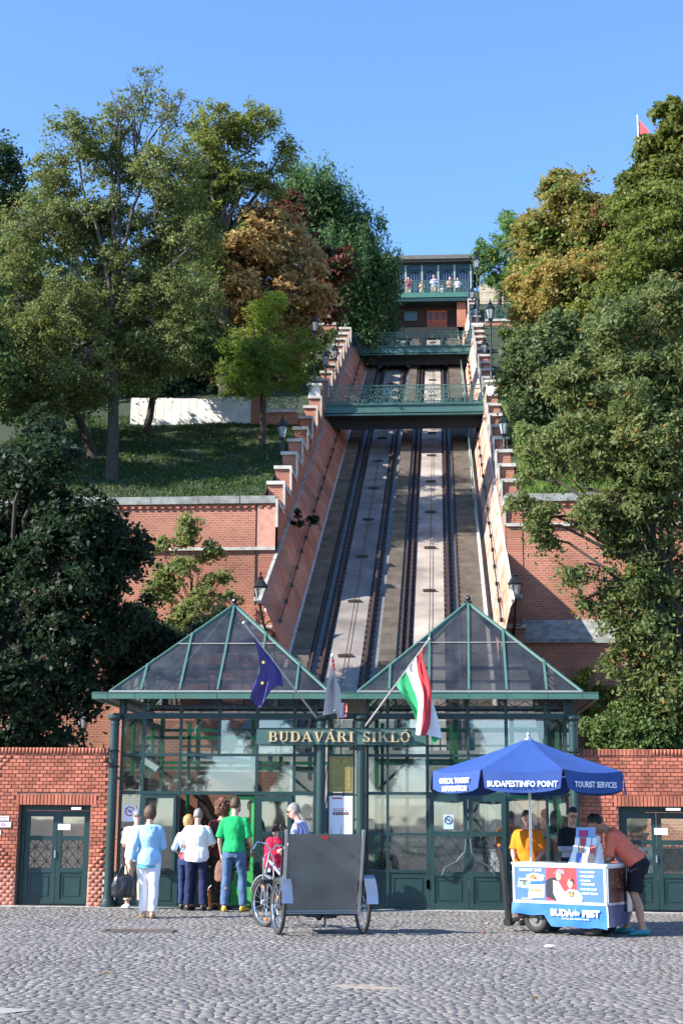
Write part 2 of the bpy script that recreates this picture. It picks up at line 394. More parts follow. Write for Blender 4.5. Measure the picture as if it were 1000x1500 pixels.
# plinth strip of smoother slabs along the building, iron drain grate, two pale painted marks
b = MB()
random.seed(5)
x = -9.0
while x < 8.5:
    w = random.uniform(.5,.9); b.box(x+.004, x+w-.004, -.33, -.005, -.05, .006+random.uniform(-.003,.003)); x += w
part('kerb_slab', b, M['stone_dark'], sroot)['kind'] = 'stuff'
M['grate'] = mat('dusty_rusty_iron', (.13,.10,.085), .8, .1, var=.3)
dg = thing('drain_grate', 'rusty rectangular drain grate set flush in the cobbles at left', 'drain grate', (-2.3,-5.4,.004))
b = MB(); b.box(-.47,.47,-.16,-.13,0,.02); b.box(-.47,.47,.13,.16,0,.02); b.box(-.47,-.44,-.13,.13,0,.02); b.box(.44,.47,-.13,.13,0,.02)
part('rim', b, M['grate'], dg, world=False)
b = MB(); b.box(-.022,.022,-.13,.13,0,.003); gm_ = b.mesh('grate_bar', M['grate'])
for k in range(14): link('grate_bar', gm_, dg, loc=(-.39+.06*k,0,0))
b = MB(); b.add([(-3.4,-13.5,.003),(-1.65,-13.62,.003),(-1.46,-13.36,.003),(-3.4,-12.75,.003)], [(0,1,2,3)]); struct('painted_crossing_mark', b, mat('worn_road_paint',(.30,.28,.26),.8,var=.25,scale=9))
b = MB(); vs = []
for k in range(14):
    a = 2*math.pi*k/14; vs.append((1.06+.34*math.cos(a)*(1+.2*math.sin(3*a)), -11.45+.24*math.sin(a)*(1+.25*math.cos(2*a)), .0022))
b.add(vs, [tuple(range(14))]); struct('sand_patch', b, mat('dry_sand', (.30,.25,.20), .95, var=.2, scale=14))

# --- terrain beside the cutting
def slope(name, x0, x1, mt, nx=46, y0=19.25):
    ys = list(np.arange(y0, 80, 1.0)) + [90, 110, 140, 200]; xs = np.linspace(x0, x1, nx); b = MB()
    vs = [(x, y, hill_z(x,y)) for y in ys for x in xs]; k = len(xs)
    b.add(vs, [(j*k+i, j*k+i+1, (j+1)*k+i+1, (j+1)*k+i) for j in range(len(ys)-1) for i in range(k-1)])
    o = struct(name, b, mt, smooth=True); return o
slope('hillside', -70, -3.95, M['lawn']); slope('hillside', 4.25, 70, M['lawn'])
b = MB(); vs=[(-3.95,78,38.9),(4.25,78,38.9),(4.25,200,48),(-3.95,200,48)]; b.add(vs,[(0,1,2,3)]); struct('hilltop', b, M['lawn'])
def grass(name, x0, x1, y0, y1, n_, mt, hgt):
    gx = rng.uniform(x0,x1,n_); gy = y0 + (y1-y0)*rng.random(n_)**1.2
    z = np.array([hill_z(a,c) for a,c in zip(gx,gy)])
    hh = hgt*rng.uniform(.5,1.4,n_); a = rng.uniform(0,6.28,n_); w = .025+.02*rng.random(n_); ln = rng.normal(0,.35,(n_,2))*hh[:,None]
    B = np.stack([gx,gy,z-.03],1); D = np.stack([np.cos(a)*w,np.sin(a)*w,0*a],1); T = B+np.stack([ln[:,0],ln[:,1],hh],1)
    V = np.stack([B-D,B+D,T+D*.3,T-D*.3],1).reshape(-1,3); F = np.arange(n_*4).reshape(-1,4)
    me = np_mesh(name, V, F, mt, {'tint': rng.random(n_), 'odd': rng.random(n_)})
    return tag(link(name, me), 'short shaded lawn grass on the steep bank above the left wall' if x1<0 else 'sunny rough grass and weeds on the bank right of the track', 'grass', kind='stuff')
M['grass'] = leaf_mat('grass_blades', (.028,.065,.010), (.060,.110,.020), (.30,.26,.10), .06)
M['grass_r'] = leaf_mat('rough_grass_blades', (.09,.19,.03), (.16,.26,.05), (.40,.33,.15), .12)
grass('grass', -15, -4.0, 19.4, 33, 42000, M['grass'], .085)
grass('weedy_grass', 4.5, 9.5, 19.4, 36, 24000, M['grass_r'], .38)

# --- retaining walls across the front
def front_wall(side):
    s = -1 if side == 'left' else 1
    xi = -3.42 if s < 0 else 3.78; xo = s*42
    t = thing('retaining_wall', 'tall sunlit red brick retaining wall with stone coping left of the cutting' if s<0 else 'tall red brick retaining wall with grey sloped ledge right of the cutting', 'brick wall', (xi,19,0))
    a, c = min(xi,xo), max(xi,xo)
    b = MB(); b.box(a, c, 19.0, 19.5, 6.5, 11.22); b.box(a, c, 18.0, 19.5, -.2, 6.75); part('brickwork', b, M['brick_x'], t)
    zs = 9.72 if s < 0 else 10.42
    cm = []
    for k in range(3):
        b = MB(); w = 1.15+.18*k; b.box(.006, w-.006, 0, .46, 0, .24); b.v = [(x_, y_+(.015 if z_<.1 else 0), z_) for x_,y_,z_ in b.v]; cm.append((w, b.mesh('coping_stone', M['stone_dark'])))
    x = 0; k = 0
    while x < 34:
        w, me = cm[(k*7+k//3)%3]; link('coping_stone', me, t, world=True, loc=(xi + (x if s>0 else -x-w), 18.86+random.uniform(-.015,.015), 11.22+random.uniform(-.012,.012))); x += w; k += 1
    b = MB(); bm = MB(); bm.box(.004, .996, 0, .2, 0, .10); me = bm.mesh('string_stone', M['stone'])
    for k in range(26): link('string_stone', me, t, world=True, loc=(xi + (k if s>0 else -k-1), 18.9+.006*random.random(), zs))
    # dentil row under the coping
    bm = MB(); bm.box(0, .11, 0, .07, 0, .075); me = bm.mesh('dentil', M['brick'])
    for k in range(46): link('dentil', me, t, world=True, loc=(xi + s*(.3+k*.24), 18.93, 11.08))
    # weathered sloping ledge where the lower wall steps forward
    b = MB(); b.add([(a,18.92,7.5),(c,18.92,7.5),(c,17.98,6.75),(a,17.98,6.75)], [(0,3,2,1)]); b.box(a, c, 17.9, 18.0, 6.66, 6.78)
    part('sloping_ledge', b, M['stone_dark'], t)
    return t
lw = front_wall('left'); rw = front_wall('right')
b = MB(); b.box(-4.06,-4.02,18.975,19.01,8.0,11.2); part('pilaster_joint', b, M['iron'], lw)
b = MB(); b.box(-4.0,-3.43,18.96,19.02,9.83,11.1); part('rendered_pilaster', b, mat('pink_render', (.55,.27,.19), .9, var=.15, scale=6, bump=.3), lw)

# --- the cutting: side walls with stepped brick parapets
NST = 25
def cutting_wall(s):
    xi = -3.42 if s < 0 else 3.78
    lab = 'left side wall of the track cutting, stepped brick parapet over pink worn render' if s<0 else 'right side wall of the track cutting, sunlit stepped parapet with pale stone caps'
    t = thing('cutting_wall', lab, 'stepped wall', (xi,19,8))
    # lower battered, rendered face
    xb = -2.55 if s < 0 else 3.32
    ys = np.arange(15.0, 72.1, 3.0); b = MB(); top = lambda y: track_z(y)+1.75
    vs = []
    for y in ys:
        vs += [(xb, y, track_z(y)-.6), (xb-(-s)*0+s*.0, y, track_z(y)+.02), ((xb*.25+xi*.75), y, top(y)-.2), (xi-s*.02, y, top(y))]
    fs = []
    for j in range(len(ys)-1):
        for k in range(3):
            q = (j*4+k, j*4+k+1, (j+1)*4+k+1, (j+1)*4+k); fs.append(q if s<0 else q[::-1])
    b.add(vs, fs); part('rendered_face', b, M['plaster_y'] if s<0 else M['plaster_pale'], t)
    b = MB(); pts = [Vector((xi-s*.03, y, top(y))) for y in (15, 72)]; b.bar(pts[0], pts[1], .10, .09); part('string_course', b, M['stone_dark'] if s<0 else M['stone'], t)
    # brick wall behind and above, as steps
    b = MB(); 
    dy, dz = 2.0, 1.02
    def lev(k): return 18.98 + dy*k, 11.40 + dz*k
    for k in range(NST):
        y, z = lev(k); b.box(*sorted((xi, xi+s*.50)), y, y+dy-.002*k, min(z-3.2, track_z(y)+.6), z-.12)
    part('stepped_brickwork', b, M['brick_y'], t)
    b = MB(); 
    for k in range(1, NST):
        y, z = lev(k); b.box(*sorted((xi+s*.004, xi+s*.497)), y-.004, y+.05, z-1.3, z-.13)
    part('step_riser_brickwork', b, M['brick_x'], t)
    cm = MB(); cm.box(*sorted((-s*.05, s*.56)), -.08, dy+.02, -.12, 0.0); me = cm.mesh('step_cap', M['stone'])
    # the thin return of each cap that slopes down the track side
    rm = MB(); rm.bar((-s*.035, -.05, -.04), (-s*.035, -.05+.05, -.04-.9), .07, .12); me2 = rm.mesh('cap_return', M['stone'])
    for k in range(NST):
        y, z = lev(k)
        if 36.2 < y < 38.0 or 55.8 < y < 57.6: continue
        link('step_cap', me, t, world=True, loc=(xi, y, z)); link('cap_return', me2, t, world=True, loc=(xi, y, z))
    # conduit along the wall
    b = MB(); o_ = .5
    pts = [((xb*.6+xi*.4)-s*.06, y, track_z(y)+1.0+.03*math.sin(y*3)) for y in np.arange(15.5, 70, 1.5)]
    b.tube(pts, .025, 5)
    for p in pts: b.box(p[0]-.05, p[0]+.05, p[1]-.06, p[1]+.06, p[2]-.06, p[2]+.06)
    part('cable_conduit', b, M['iron'], t)
    # lower piers standing forward of the front wall
    for (x0,x1,y0,y1,zt,zb) in (((-3.84,-3.25,17.45,18.97,8.0,2.0),(-3.76,-3.20,16.45,17.43,7.02,0.0)) if s<0 else ((3.52,4.12,17.45,18.97,8.05,2.0),(3.52,4.16,16.45,17.43,7.02,0.0))):
        b = MB(); b.box(x0+.04,x1-.04,y0,y1,zb,zt-.12); part('pier', b, M['brick_x'], t)
        b = MB(); b.box(x0-.03,x1+.03,y0-.07,y1,zt-.12,zt); part('pier_cap', b, M['stone'], t)
    return t
cl = cutting_wall(-1); cr = cutting_wall(1)

# --- track bed with two tracks, stairs and gutters
YA, YB = 4.0, 71.5
def sheet(name, x0, x1, dz, mt, thick=.3):
    b = MB(); z0, z1 = track_z(YA)+dz, track_z(YB)+dz
    b.add([(x0,YA,z0),(x1,YA,z0),(x1,YB,z1),(x0,YB,z1),(x0,YA,z0-thick),(x1,YA,z0-thick),(x1,YB,z1-thick),(x0,YB,z1-thick)],
          [(0,1,2,3),(7,6,5,4),(0,4,5,1),(1,5,6,2),(2,6,7,3),(3,7,4,0)])
    o = part(name, b, mt); o['kind'] = 'structure'; return o
sheet('track_bed', -3.3, 4.1, -.10, M['gutter'])
RX = ((-1.57,-.37),(.77,1.98))
for q, (ra, rb) in enumerate(RX):
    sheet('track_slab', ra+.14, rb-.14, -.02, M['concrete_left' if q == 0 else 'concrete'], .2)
    t = thing('funicular_track', ('left','right')[q]+' funicular track of two rusty rails climbing the hill', 'railway track', ((ra+rb)/2,YA,track_z(YA)))
    for x in (ra, rb):
        b = MB()
        a, c = Vector((x,YA,track_z(YA)+.08)), Vector((x,YB,track_z(YB)+.08))
        b.bar(a, c, .065, .05); b.bar(a-Vector((0,0,.05)), c-Vector((0,0,.05)), .02, .07); b.bar(a-Vector((0,0,.085)), c-Vector((0,0,.085)), .12, .02)
        part('rail', b, M['rail'], t)
    b = MB(); z = .10*TS; b.add([(-.14,-.10,-.08-z+.06),(.14,-.10,-.08-z+.06),(.14,.10,-.08+z+.06),(-.14,.10,-.08+z+.06),(-.17,-.12,-.2),(.17,-.12,-.2),(.17,.12,-.1),(-.17,.12,-.1)],
          [(0,1,2,3),(0,4,5,1),(1,5,6,2),(2,6,7,3),(3,7,4,0)]); b.bar((0,0,-.0),(0,.001,.06),.10,.10)
    me = b.mesh('rail_chair', M['rust']); k = 0
    yy = 10.0
    while yy < 70 and k < 146:
        for x in (ra, rb): link('rail_chair', me, t, world=True, loc=(x, yy, track_z(yy)))
        yy += .42; k += 1
    b = MB()
    b.box(-.21,.21,-.07,-.045,0,.07); b.box(-.21,.21,.045,.07,.02,.09)
    for x in (-.19,-.07,.07,.19): b.box(x-.012,x+.012,-.045,.045,.01,.07)
    b.tube([(-.10,0,.06),(.10,0,.06)], .035, 8)
    me = b.mesh('cable_roller', M['rust'])
    yy = 15.5+.9*q
    while yy < 70: link('cable_roller', me, t, world=True, loc=((ra+rb)/2, yy, track_z(yy)-.02)); yy += 4.2
    b = MB(); x = (ra+rb)/2+.02; b.tube([(x,YA,track_z(YA)+.07),(x,YB,track_z(YB)+.07)], .012, 4); part('haulage_cable', b, M['iron'], t)
# stairs: each step a slab
def stairs(name, x0, x1, y0=12.0, y1=70.5, run=.40):
    t = thing(name, None, None, (x0,y0,track_z(y0))); t['kind'] = 'structure'
    b = MB(); b.box(0, x1-x0, 0, run-.012, -.25, run*TS-.012+.02); me = b.mesh('stair_step', M['concrete_dark']); y = y0; k = 0
    while y < y1:
        link('stair_step', me, t, world=True, loc=(x0, y, track_z(y)-.06)); y += run
stairs('stairway', -2.52, -1.98); stairs('stairway', -.02, .46); stairs('stairway', 2.34, 3.05)
b = MB()
for x in (-1.90, .58, 2.28): b.bar((x,YA,track_z(YA)+.03),(x,YB,track_z(YB)+.03), .06, .14)
part('kerb_rail', b, M['rust'])['kind'] = 'structure'
b = MB(); b.bar((3.10,12,track_z(12)+.0),(3.10,YB,track_z(YB)+.0), .10, .3); b.bar((-2.57,12,track_z(12)),(-2.57,YB,track_z(YB)), .10, .22)
part('pale_kerb', b, M['stone'])['kind'] = 'structure'
b = MB(); b.tube([(3.05,y,track_z(y)+.75) for y in (26,70)], .025, 6)
for y in np.arange(26,70,3.0): b.tube([(3.05,y,track_z(y)),(3.05,y,track_z(y)+.75)], .02, 5)
tag(part('handrail', b, M['green_pale']), 'pale green metal handrail beside the right hand stairway', 'handrail')

# fallen leaves and crumbs of litter lying between the setts
nl = 420; lx = rng.uniform(-6.5,6.5,nl); ly = np.where(rng.random(nl)<.6, rng.uniform(-3.2,-.35,nl), rng.uniform(-12.5,-1,nl)); a = rng.uniform(0,6.28,nl); sz = rng.uniform(.015,.038,nl)
Cn = np.stack([lx,ly,np.full(nl,.010)],1); D = np.stack([np.cos(a)*sz,np.sin(a)*sz,rng.normal(0,.005,nl)],1); E_ = np.stack([-np.sin(a)*sz*.6,np.cos(a)*sz*.6,rng.normal(0,.006,nl)+.004],1)
Vl = np.stack([Cn-D,Cn+E_,Cn+D,Cn-E_],1).reshape(-1,3)
fl = link('fallen_leaves', np_mesh('fallen_leaves', Vl, np.arange(nl*4).reshape(-1,4), leaf_mat('dry_leaves',(.12,.06,.02),(.32,.20,.06),(.55,.52,.45),.12), {'tint': rng.random(nl), 'odd': rng.random(nl)}))
tag(fl, 'dry leaves and small scraps scattered over the cobbles', 'fallen leaves', kind='stuff')
M['underside_shade'] = mat('shade_black_iron', (.010,.013,.014), .8, var=.2)  # near black: shade under bridges and balcony put into the colour
# ============================================================ BRIDGES, UPPER STATION, LAMPS
def railing_panel_mesh(w, h):
    b = MB(); r = .013
    def s(x0,z0,x1,z1,q=r): b.bar((x0,0,z0),(x1,0,z1), q*2, q*2, up=(0,1,0))
    s(0,.04,w,.04); s(0,h*.80,w,h*.80); s(0,h,w,h,.02)
    s(.0,0,.0,h,.018)
    cx, cz = w/2, h*.42
    for k in range(8):
        a = math.pi*k/4 + math.pi/8*0; e = .40*h if k%2 else .36*h
        s(cx+.055*math.cos(a), cz+.055*math.sin(a), cx+e*math.cos(a), cz+e*math.sin(a))
    b.ring((cx,0,cz), .055, .014, 'Y', 8, 4); b.ring((cx,0,cz), h*.36, .012, 'Y', 12, 4)
    for x in (w*.14, w*.86): s(x,.04,x,h*.80,.010)
    for x in (w*.25,w*.5,w*.75): b.ring((x,0,h*.9), h*.07, .008, 'Y', 6, 3)
    return b.mesh('railing_panel', M['green_pale'])
RPM = railing_panel_mesh(.60, .88)
def railing(parent, x0, x1, y, z, n=None):
    n = n or max(1, round((x1-x0)/.6))
    for k in range(n):
        o = link('railing_panel', RPM, parent, world=True, loc=(x0+(x1-x0)*k/n, y, z)); o.scale = ((x1-x0)/n/.6, 1, 1)
def pedestal(x, y, z, label, h=1.05, w=.62):
    t = thing('stone_pedestal', label, 'stone pedestal', (x,y,z))
    b = MB(); b.lathe([(w*.80,0),(w*.80,.14),(w*.66,.26),(w*.60,.34),(w*.58,h-.16)], n=4, ang=math.pi/4); part('plinth', b, M['pedestal'], t, world=False)
    b = MB(); b.lathe([(w*.60,0),(w*.80,.06),(w*.80,.15),(w*.74,.17)], (0,0,h-.16), n=4, ang=math.pi/4); part('cap', b, M['pedestal'], t, world=False)
    return t
def bridge(Y, zd, zb, label, x0=-3.4, x1=3.76, depth=2.6):
    t = thing('foot_bridge', label, 'footbridge', (0,Y,zd))
    b = MB(); b.box(x0,x1,Y,Y+.10,zd-.36,zd); part('upper_girder', b, M['green_pale'] if 0 else mat('bridge_green',(.045,.115,.10),.5,var=.12), t)
    b = MB(); b.box(x0,x1,Y+.55,Y+.62,zb+.05,zd-.14)
    for k in range(9):
        x = x0+.4+(x1-x0-.8)*k/8; b.box(x-.04,x+.04,Y+.63,Y+depth-.1,zd-.30,zd-.13)
    part('web_and_joists', b, M['underside_shade'], t)
    b = MB(); b.box(x0,x1,Y-.04,Y+.14,zd-.50,zd-.42); b.box(x0,x1,Y-.06,Y+.16,zd-.03,zd+.03); part('flange', b, mat('bridge_dark_green',(.03,.085,.078),.45,var=.1), t)
    b = MB(); b.box(x0,x1,Y+.2,Y+depth,zd-.12,zd-.02); part('deck', b, M['concrete'], t)
    b = MB(); b.box(x0,x1,Y+depth-.1,Y+depth,zd-.24,zd); part('rear_girder', b, M['underside_shade'], t)
    railing(t, x0, x1, Y+.03, zd+.03); railing(t, x0, x1, Y+depth-.05, zd+.03)
    return t
B1, B2 = 37.0, 56.4
z1d, z2d = 19.72, 29.0
bridge(B1, z1d, z1d-1.02, 'lower green iron footbridge with star patterned railing across the track')
bridge(B2, z2d, z2d-1.0, 'upper green iron footbridge with star patterned railing across the track', x0=-3.42, x1=3.74)
# brick piers under the pedestals
def pier(x, y, z, label, h=3.0, w=.72):
    t = thing('bridge_pier', label, 'brick pier', (x,y,z-h))
    b = MB(); b.box(x-w/2,x+w/2,y-w/2,y+w/2,z-h,z); part('brick_shaft', b, M['brick_x'], t)
    for q in (.5,1.35): 
        b = MB(); b.box(x-w/2-.05,x+w/2+.05,y-w/2-.05,y+w/2+.05,z-q-.06,z-q+.04); part('stone_band', b, M['stone'], t)
pier(-3.82,B1-.35,19.42,'brick pier carrying the left pedestal of the lower footbridge'); pier(4.08,B1-.35,19.42,'brick pier carrying the right pedestal of the lower footbridge',4.2)
pier(-3.80,B2-.35,29.0,'brick pier carrying the left pedestal of the upper footbridge'); pier(4.05,B2-.35,29.0,'brick pier carrying the right pedestal of the upper footbridge')
pedestal(-3.82,B1-.35,19.45,'bright white stone pedestal at the left end of the lower footbridge',1.12,.60)
pedestal(4.08,B1-.35,19.45,'mottled stone pedestal at the right end of the lower footbridge',1.15,.62)
pedestal(-3.80,B2-.35,29.0,'shaded stone pedestal at the left end of the upper footbridge',1.05,.62)
pedestal(4.05,B2-.35,29.0,'pale stone pedestal at the right end of the upper footbridge',1.15,.66)
# walls and railings that run on from the bridge ends
def side_wall(x0,x1,y,z,h,label,cat='brick wall'):
    t = thing('terrace_wall', label, cat, ((x0+x1)/2,y,z-h)); b = MB(); b.box(x0,x1,y,y+.4,z-h,z); part('brickwork', b, M['brick_x'], t)
    b = MB(); b.box(0,.96,-.06,.46,0,.14); me = b.mesh('coping_stone', M['stone']); k = 0
    n_ = max(1,round((x1-x0)/1.0))
    for k in range(n_):
        o = link('coping_stone', me, t, world=True, loc=(x0+(x1-x0)*k/n_, y, z)); o.scale = ((x1-x0)/n_,1,1)
    railing(t, x0, x1, y+.2, z+.15); return t
side_wall(-5.28,-3.96,30.8,17.62,1.8,'low shaded brick wall with green railing left of the lower footbridge')
side_wall(4.5,8.2,56.0,30.35,1.6,'brick wall with railing right of the upper footbridge')
side_wall(-7.5,-4.3,56.0,30.3,1.6,'shaded brick wall with railing left of the upper footbridge')
# white boarded fence on the left bank
t = thing('board_fence', 'long whitewashed panel fence standing across the shaded lawn bank', 'fence', (-8.2,31,17.4))
bm = MB(); bm.box(.008,.342,0,.05,0,1.45); me = bm.mesh('fence_board', M['panelwhite'])
k = 0; x = -10.9
while x < -5.98:
    o = link('fence_board', me, t, world=True, loc=(x,31.0+.01*random.random(),16.85+random.uniform(0,.03)+.03*abs(x+8))); x += .345
b = MB(); b.box(-10.9,-5.9,31.06,31.12,17.1,17.2); part('fence_rail', b, M['timber'], t)
t = thing('terrace_wall', 'short brick wall end between the white fence and the lower footbridge', 'brick wall', (-5.6,31,16.5)); b = MB(); b.box(-5.93,-5.32,31,31.4,16.4,18.35); part('brickwork', b, M['brick_x'], t)

# ---- upper station
t = thing('upper_station', 'upper funicular station with dark glazed hall, flat roof and balcony', 'station building', (.5,72,34))
XL, XR, YS, ZB = -5.2, 3.66, 67.6, 36.62
dgreen = mat('station_green', (.055,.17,.135), .5, var=.1)
b = MB(); b.box(XL,XR+.1,YS,YS+.12,ZB-.32,ZB); part('balcony_girder', b, dgreen, t)
b = MB(); b.box(XL,XR+.1,YS-.03,YS+.2,ZB-.62,ZB-.40); b.box(XL,XR+.1,YS+.1,YS+4.2,ZB-.6,ZB-.4); part('lower_girder', b, M['green'], t)
b = MB(); b.box(XL,XR+.1,YS+.13,YS+6.5,ZB-.1,ZB-.02); part('balcony_floor', b, M['concrete'], t)
railing(t, XL, XR+.1, YS+.05, ZB)
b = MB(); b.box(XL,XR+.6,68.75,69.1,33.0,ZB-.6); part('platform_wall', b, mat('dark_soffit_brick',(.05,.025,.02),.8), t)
b = MB(); b.box(XL,XR+.3,67.9,69,33.5,34.25); part('platform', b, M['underside_shade'], t)
for k in range(3):
    x = .98+.46*k; d = link('door', None, t) if 0 else None
    b = MB()
    b.box(x,x+.05,68.65,68.71,34.3,35.7); b.box(x+.37,x+.42,68.65,68.71,34.3,35.7)
    for z in (34.3,34.93,35.63): b.box(x+.05,x+.37,68.65,68.71,z,z+.07)
    d = part('door', b, M['orange_wood'], t)
    b = MB(); b.box(x+.05,x+.37,68.68,68.70,35.0,35.63); part('door_glass', b, mat('door_glass_brown',(.10,.03,.015),.2), d)
    b = MB(); b.box(x+.05,x+.37,68.68,68.70,34.37,34.93); b.box(x+.12,x+.30,68.66,68.68,34.45,34.85); part('door_panel', b, mat('door_panel_orange',(.28,.07,.02),.5), d)
b = MB(); b.box(-.6,.3,68.65,68.70,35.0,35.7); part('window', b, mat('dim_window',(.05,.10,.09),.2), t)
b = MB(); b.box(3.0,3.62,67.9,68.7,33.6,ZB-.62); part('brick_return', b, M['brick_x'], t)
b = MB(); b.box(-4.2,-1.6,67.7,68.7,32.8,ZB-.62); part('brick_return', b, M['brick_x'], t)
# glazed hall
YH = 73.0; Z0, Z1 = 36.6, 40.75
b = MB(); b.box(-5.0,4.15,YH+.1,YH+.18,Z0,Z1); part('hall_glass', b, M['dark_glass'], t)
b = MB(); b.box(-5.0,4.15,YH-.05,YH+.09,Z1-.35,Z1+.12); part('lintel', b, M['green'], t)
blw = mat('blue_grey_frame', (.10,.14,.20), .5)  # blue grey colour of the glazing bars
xs = [4.1-1.17*k for k in range(8)]
pb = MB(); pb.box(-.06,.06,0,.12,0,Z1-Z0); pm = pb.mesh('post', mat('pale_post',(.30,.32,.33),.5))
mb_ = MB(); mb_.box(-.018,.018,0,.05,0,3.6); mm = mb_.mesh('glazing_bar', blw)
for x in xs: link('post', pm, t, world=True, loc=(x,YH-.06,Z0))
for x in xs[:-1]:
    for k in range(1,6): link('glazing_bar', mm, t, world=True, loc=(x-1.17*k/6,YH+.04,Z0))
    b = MB(); pts=[(x-.05-.02-(1.0)*(i/8), YH+.02, Z1-.85+.42*math.sin(math.pi*i/8)) for i in range(9)]
    poly = [(p[0],p[2]) for p in pts] + [(x-1.13,Z1-.3),(x-.04,Z1-.3)]
    b.prism(poly[::-1], YH, YH+.06); part('arch_spandrel', b, M['green'], t)
b = MB(); b.box(-5.6,4.75,YH-.45,YH+5,Z1+.12,Z1+.30); part('soffit', b, mat('roof_soffit',(.05,.04,.035),.7), t)
b = MB(); b.box(-5.7,4.85,YH-.55,YH+5.1,Z1+.30,Z1+.52); b.box(-5.6,4.7,YH-.4,YH+4.8,Z1+.52,Z1+.66); part('roof', b, mat('roof_edge',(.12,.115,.10),.6), t)
b = MB(); b.box(-5.5,-4.9,YH,YH+5,Z0,Z1+.1); b.box(4.16,4.3,YH,YH+5,Z0,Z1+.1); part('end_wall', b, M['green'], t)
# rough stone wall right of the upper station
t = thing('stone_wall', 'sunlit rough stone wall rising right of the upper station', 'stone wall', (6.5,66,31))
b = MB(); bmv = MB()
random.seed(12)
for j in range(9):
    x = 4.5
    while x < 11.5:
        w = random.uniform(.5,1.1); bmv.box(x+.015,x+w-.015,66+random.uniform(-.06,.05),66.5,31+j*.62,31+(j+1)*.62-.03); x += w
o = part('masonry_block', bmv, mat('warm_rubble',(.50,.42,.31),.9,var=.25,scale=2,bump=.5,bscale=9), t); o['kind'] = 'stuff'
b = MB(); b.box(4.5,11.5,66.08,66.6,30,36.6); part('backing', b, M['mortar'], t)

# ---- street lamps
def lantern(parent, z, s=1.0):
    lt = part('lantern', MB().lathe([(.05*s,0),(.07*s,.02*s),(.10*s,.10*s),(.10*s,.12*s)], (0,0,z), 6), M['iron'], parent, world=False)
    b = MB()
    for k in range(6):
        a = 2*math.pi*k/6; b.bar((.10*s*math.cos(a),.10*s*math.sin(a),z+.1*s),(.185*s*math.cos(a),.185*s*math.sin(a),z+.52*s), .018*s,.018*s)
    b.ring((0,0,z+.52*s), .185*s, .018*s, 'Z', 6, 4); part('cage', b, M['iron'], lt, world=False)
    b = MB()
    for k in range(6):
        a, c = 2*math.pi*k/6, 2*math.pi*(k+1)/6; ra, rb = .098*s, .178*s
        b.add([(ra*math.cos(a),ra*math.sin(a),z+.11*s),(ra*math.cos(c),ra*math.sin(c),z+.11*s),(rb*math.cos(c),rb*math.sin(c),z+.51*s),(rb*math.cos(a),rb*math.sin(a),z+.51*s)],[(0,1,2,3)])
    part('pane', b, M['lamp_glass'], lt, world=False)
    b = MB(); b.lathe([(.215*s,.53*s),(.205*s,.55*s),(.12*s,.70*s),(.075*s,.72*s),(.075*s,.76*s),(.10*s,.77*s),(.04*s,.84*s),(.02*s,.90*s),(.035*s,.93*s),(.004,.99*s)], (0,0,z), 6); part('lamp_roof', b, M['iron'], lt, world=False)
    b = MB(); b.ball((0,0,z+.30*s), .05*s,.05*s,.09*s, 8, 5); part('bulb', b, M['white'], lt, world=False)
def lamp_post(x, y, z, h, label, s=1.0):
    t = thing('lamp_post', label, 'lamp post', (x,y,z), group='iron street lamps along the cutting')
    b = MB(); b.lathe([(.13,0),(.13,.10),(.08,.16),(.06,.4),(.045,.5),(.042,h-.25),(.07,h-.2),(.045,h-.14),(.05,h)], n=8); part('post', b, M['iron'], t, world=False)
    b = MB(); b.bar((-.28*s,0,h-.35),(.28*s,0,h-.35),.025,.025); b.ball((-.28*s,0,h-.35),.03,n=6,m_=4); b.ball((.28*s,0,h-.35),.03,n=6,m_=4); part('ladder_bar', b, M['iron'], t, world=False) if h > 1.5 else None
    lantern(t, h, s); return t
lamp_post(-3.86,B1-.35,20.57,2.45,'tall lamp post on the white pedestal at left of the lower footbridge')
lamp_post(4.08,B1-.2,20.60,2.9,'tall lamp post on the mottled pedestal at right of the lower footbridge',1.1)
lamp_post(-3.78,B2-.35,30.05,3.3,'tall lamp post on the shaded pedestal left of the upper footbridge',1.1)
lamp_post(4.05,B2-.35,30.15,3.5,'tall lamp post on the pale pedestal right of the upper footbridge',1.1)
lamp_post(-3.62,B1+3.0,20.4,2.1,'lamp post just beyond the left end of the lower footbridge, second behind the white pedestal',.95)
lamp_post(-3.5,B1+7.2,23.2,1.0,'short lamp on the shaded left parapet steps between the two footbridges',1.0)
lamp_post(4.12,B1+9.6,24.6,.55,'short lamp on the right parapet steps just below the upper footbridge',1.05)
lamp_post(4.06,25.3,14.45,.55,'short lamp on the right parapet steps below the lower footbridge',1.0)
lamp_post(-3.98,25.4,14.45,.55,'short dark lamp on the left parapet steps below the lower footbridge',1.0)
lamp_post(-3.3,B2+3.6,30.9,1.9,'second lamp behind the upper footbridge left pedestal under drooping tree',1.0)
lamp_post(4.02,B2+3.0,31.2,.6,'lowest of three small lamps climbing right of the upper station',1.1)
lamp_post(4.22,B2+6.0,32.7,.8,'middle of three small lamps climbing right of the upper station',1.0)
lamp_post(3.98,B2+8.6,34.4,.7,'topmost of three small lamps climbing right of the upper station',1.0)
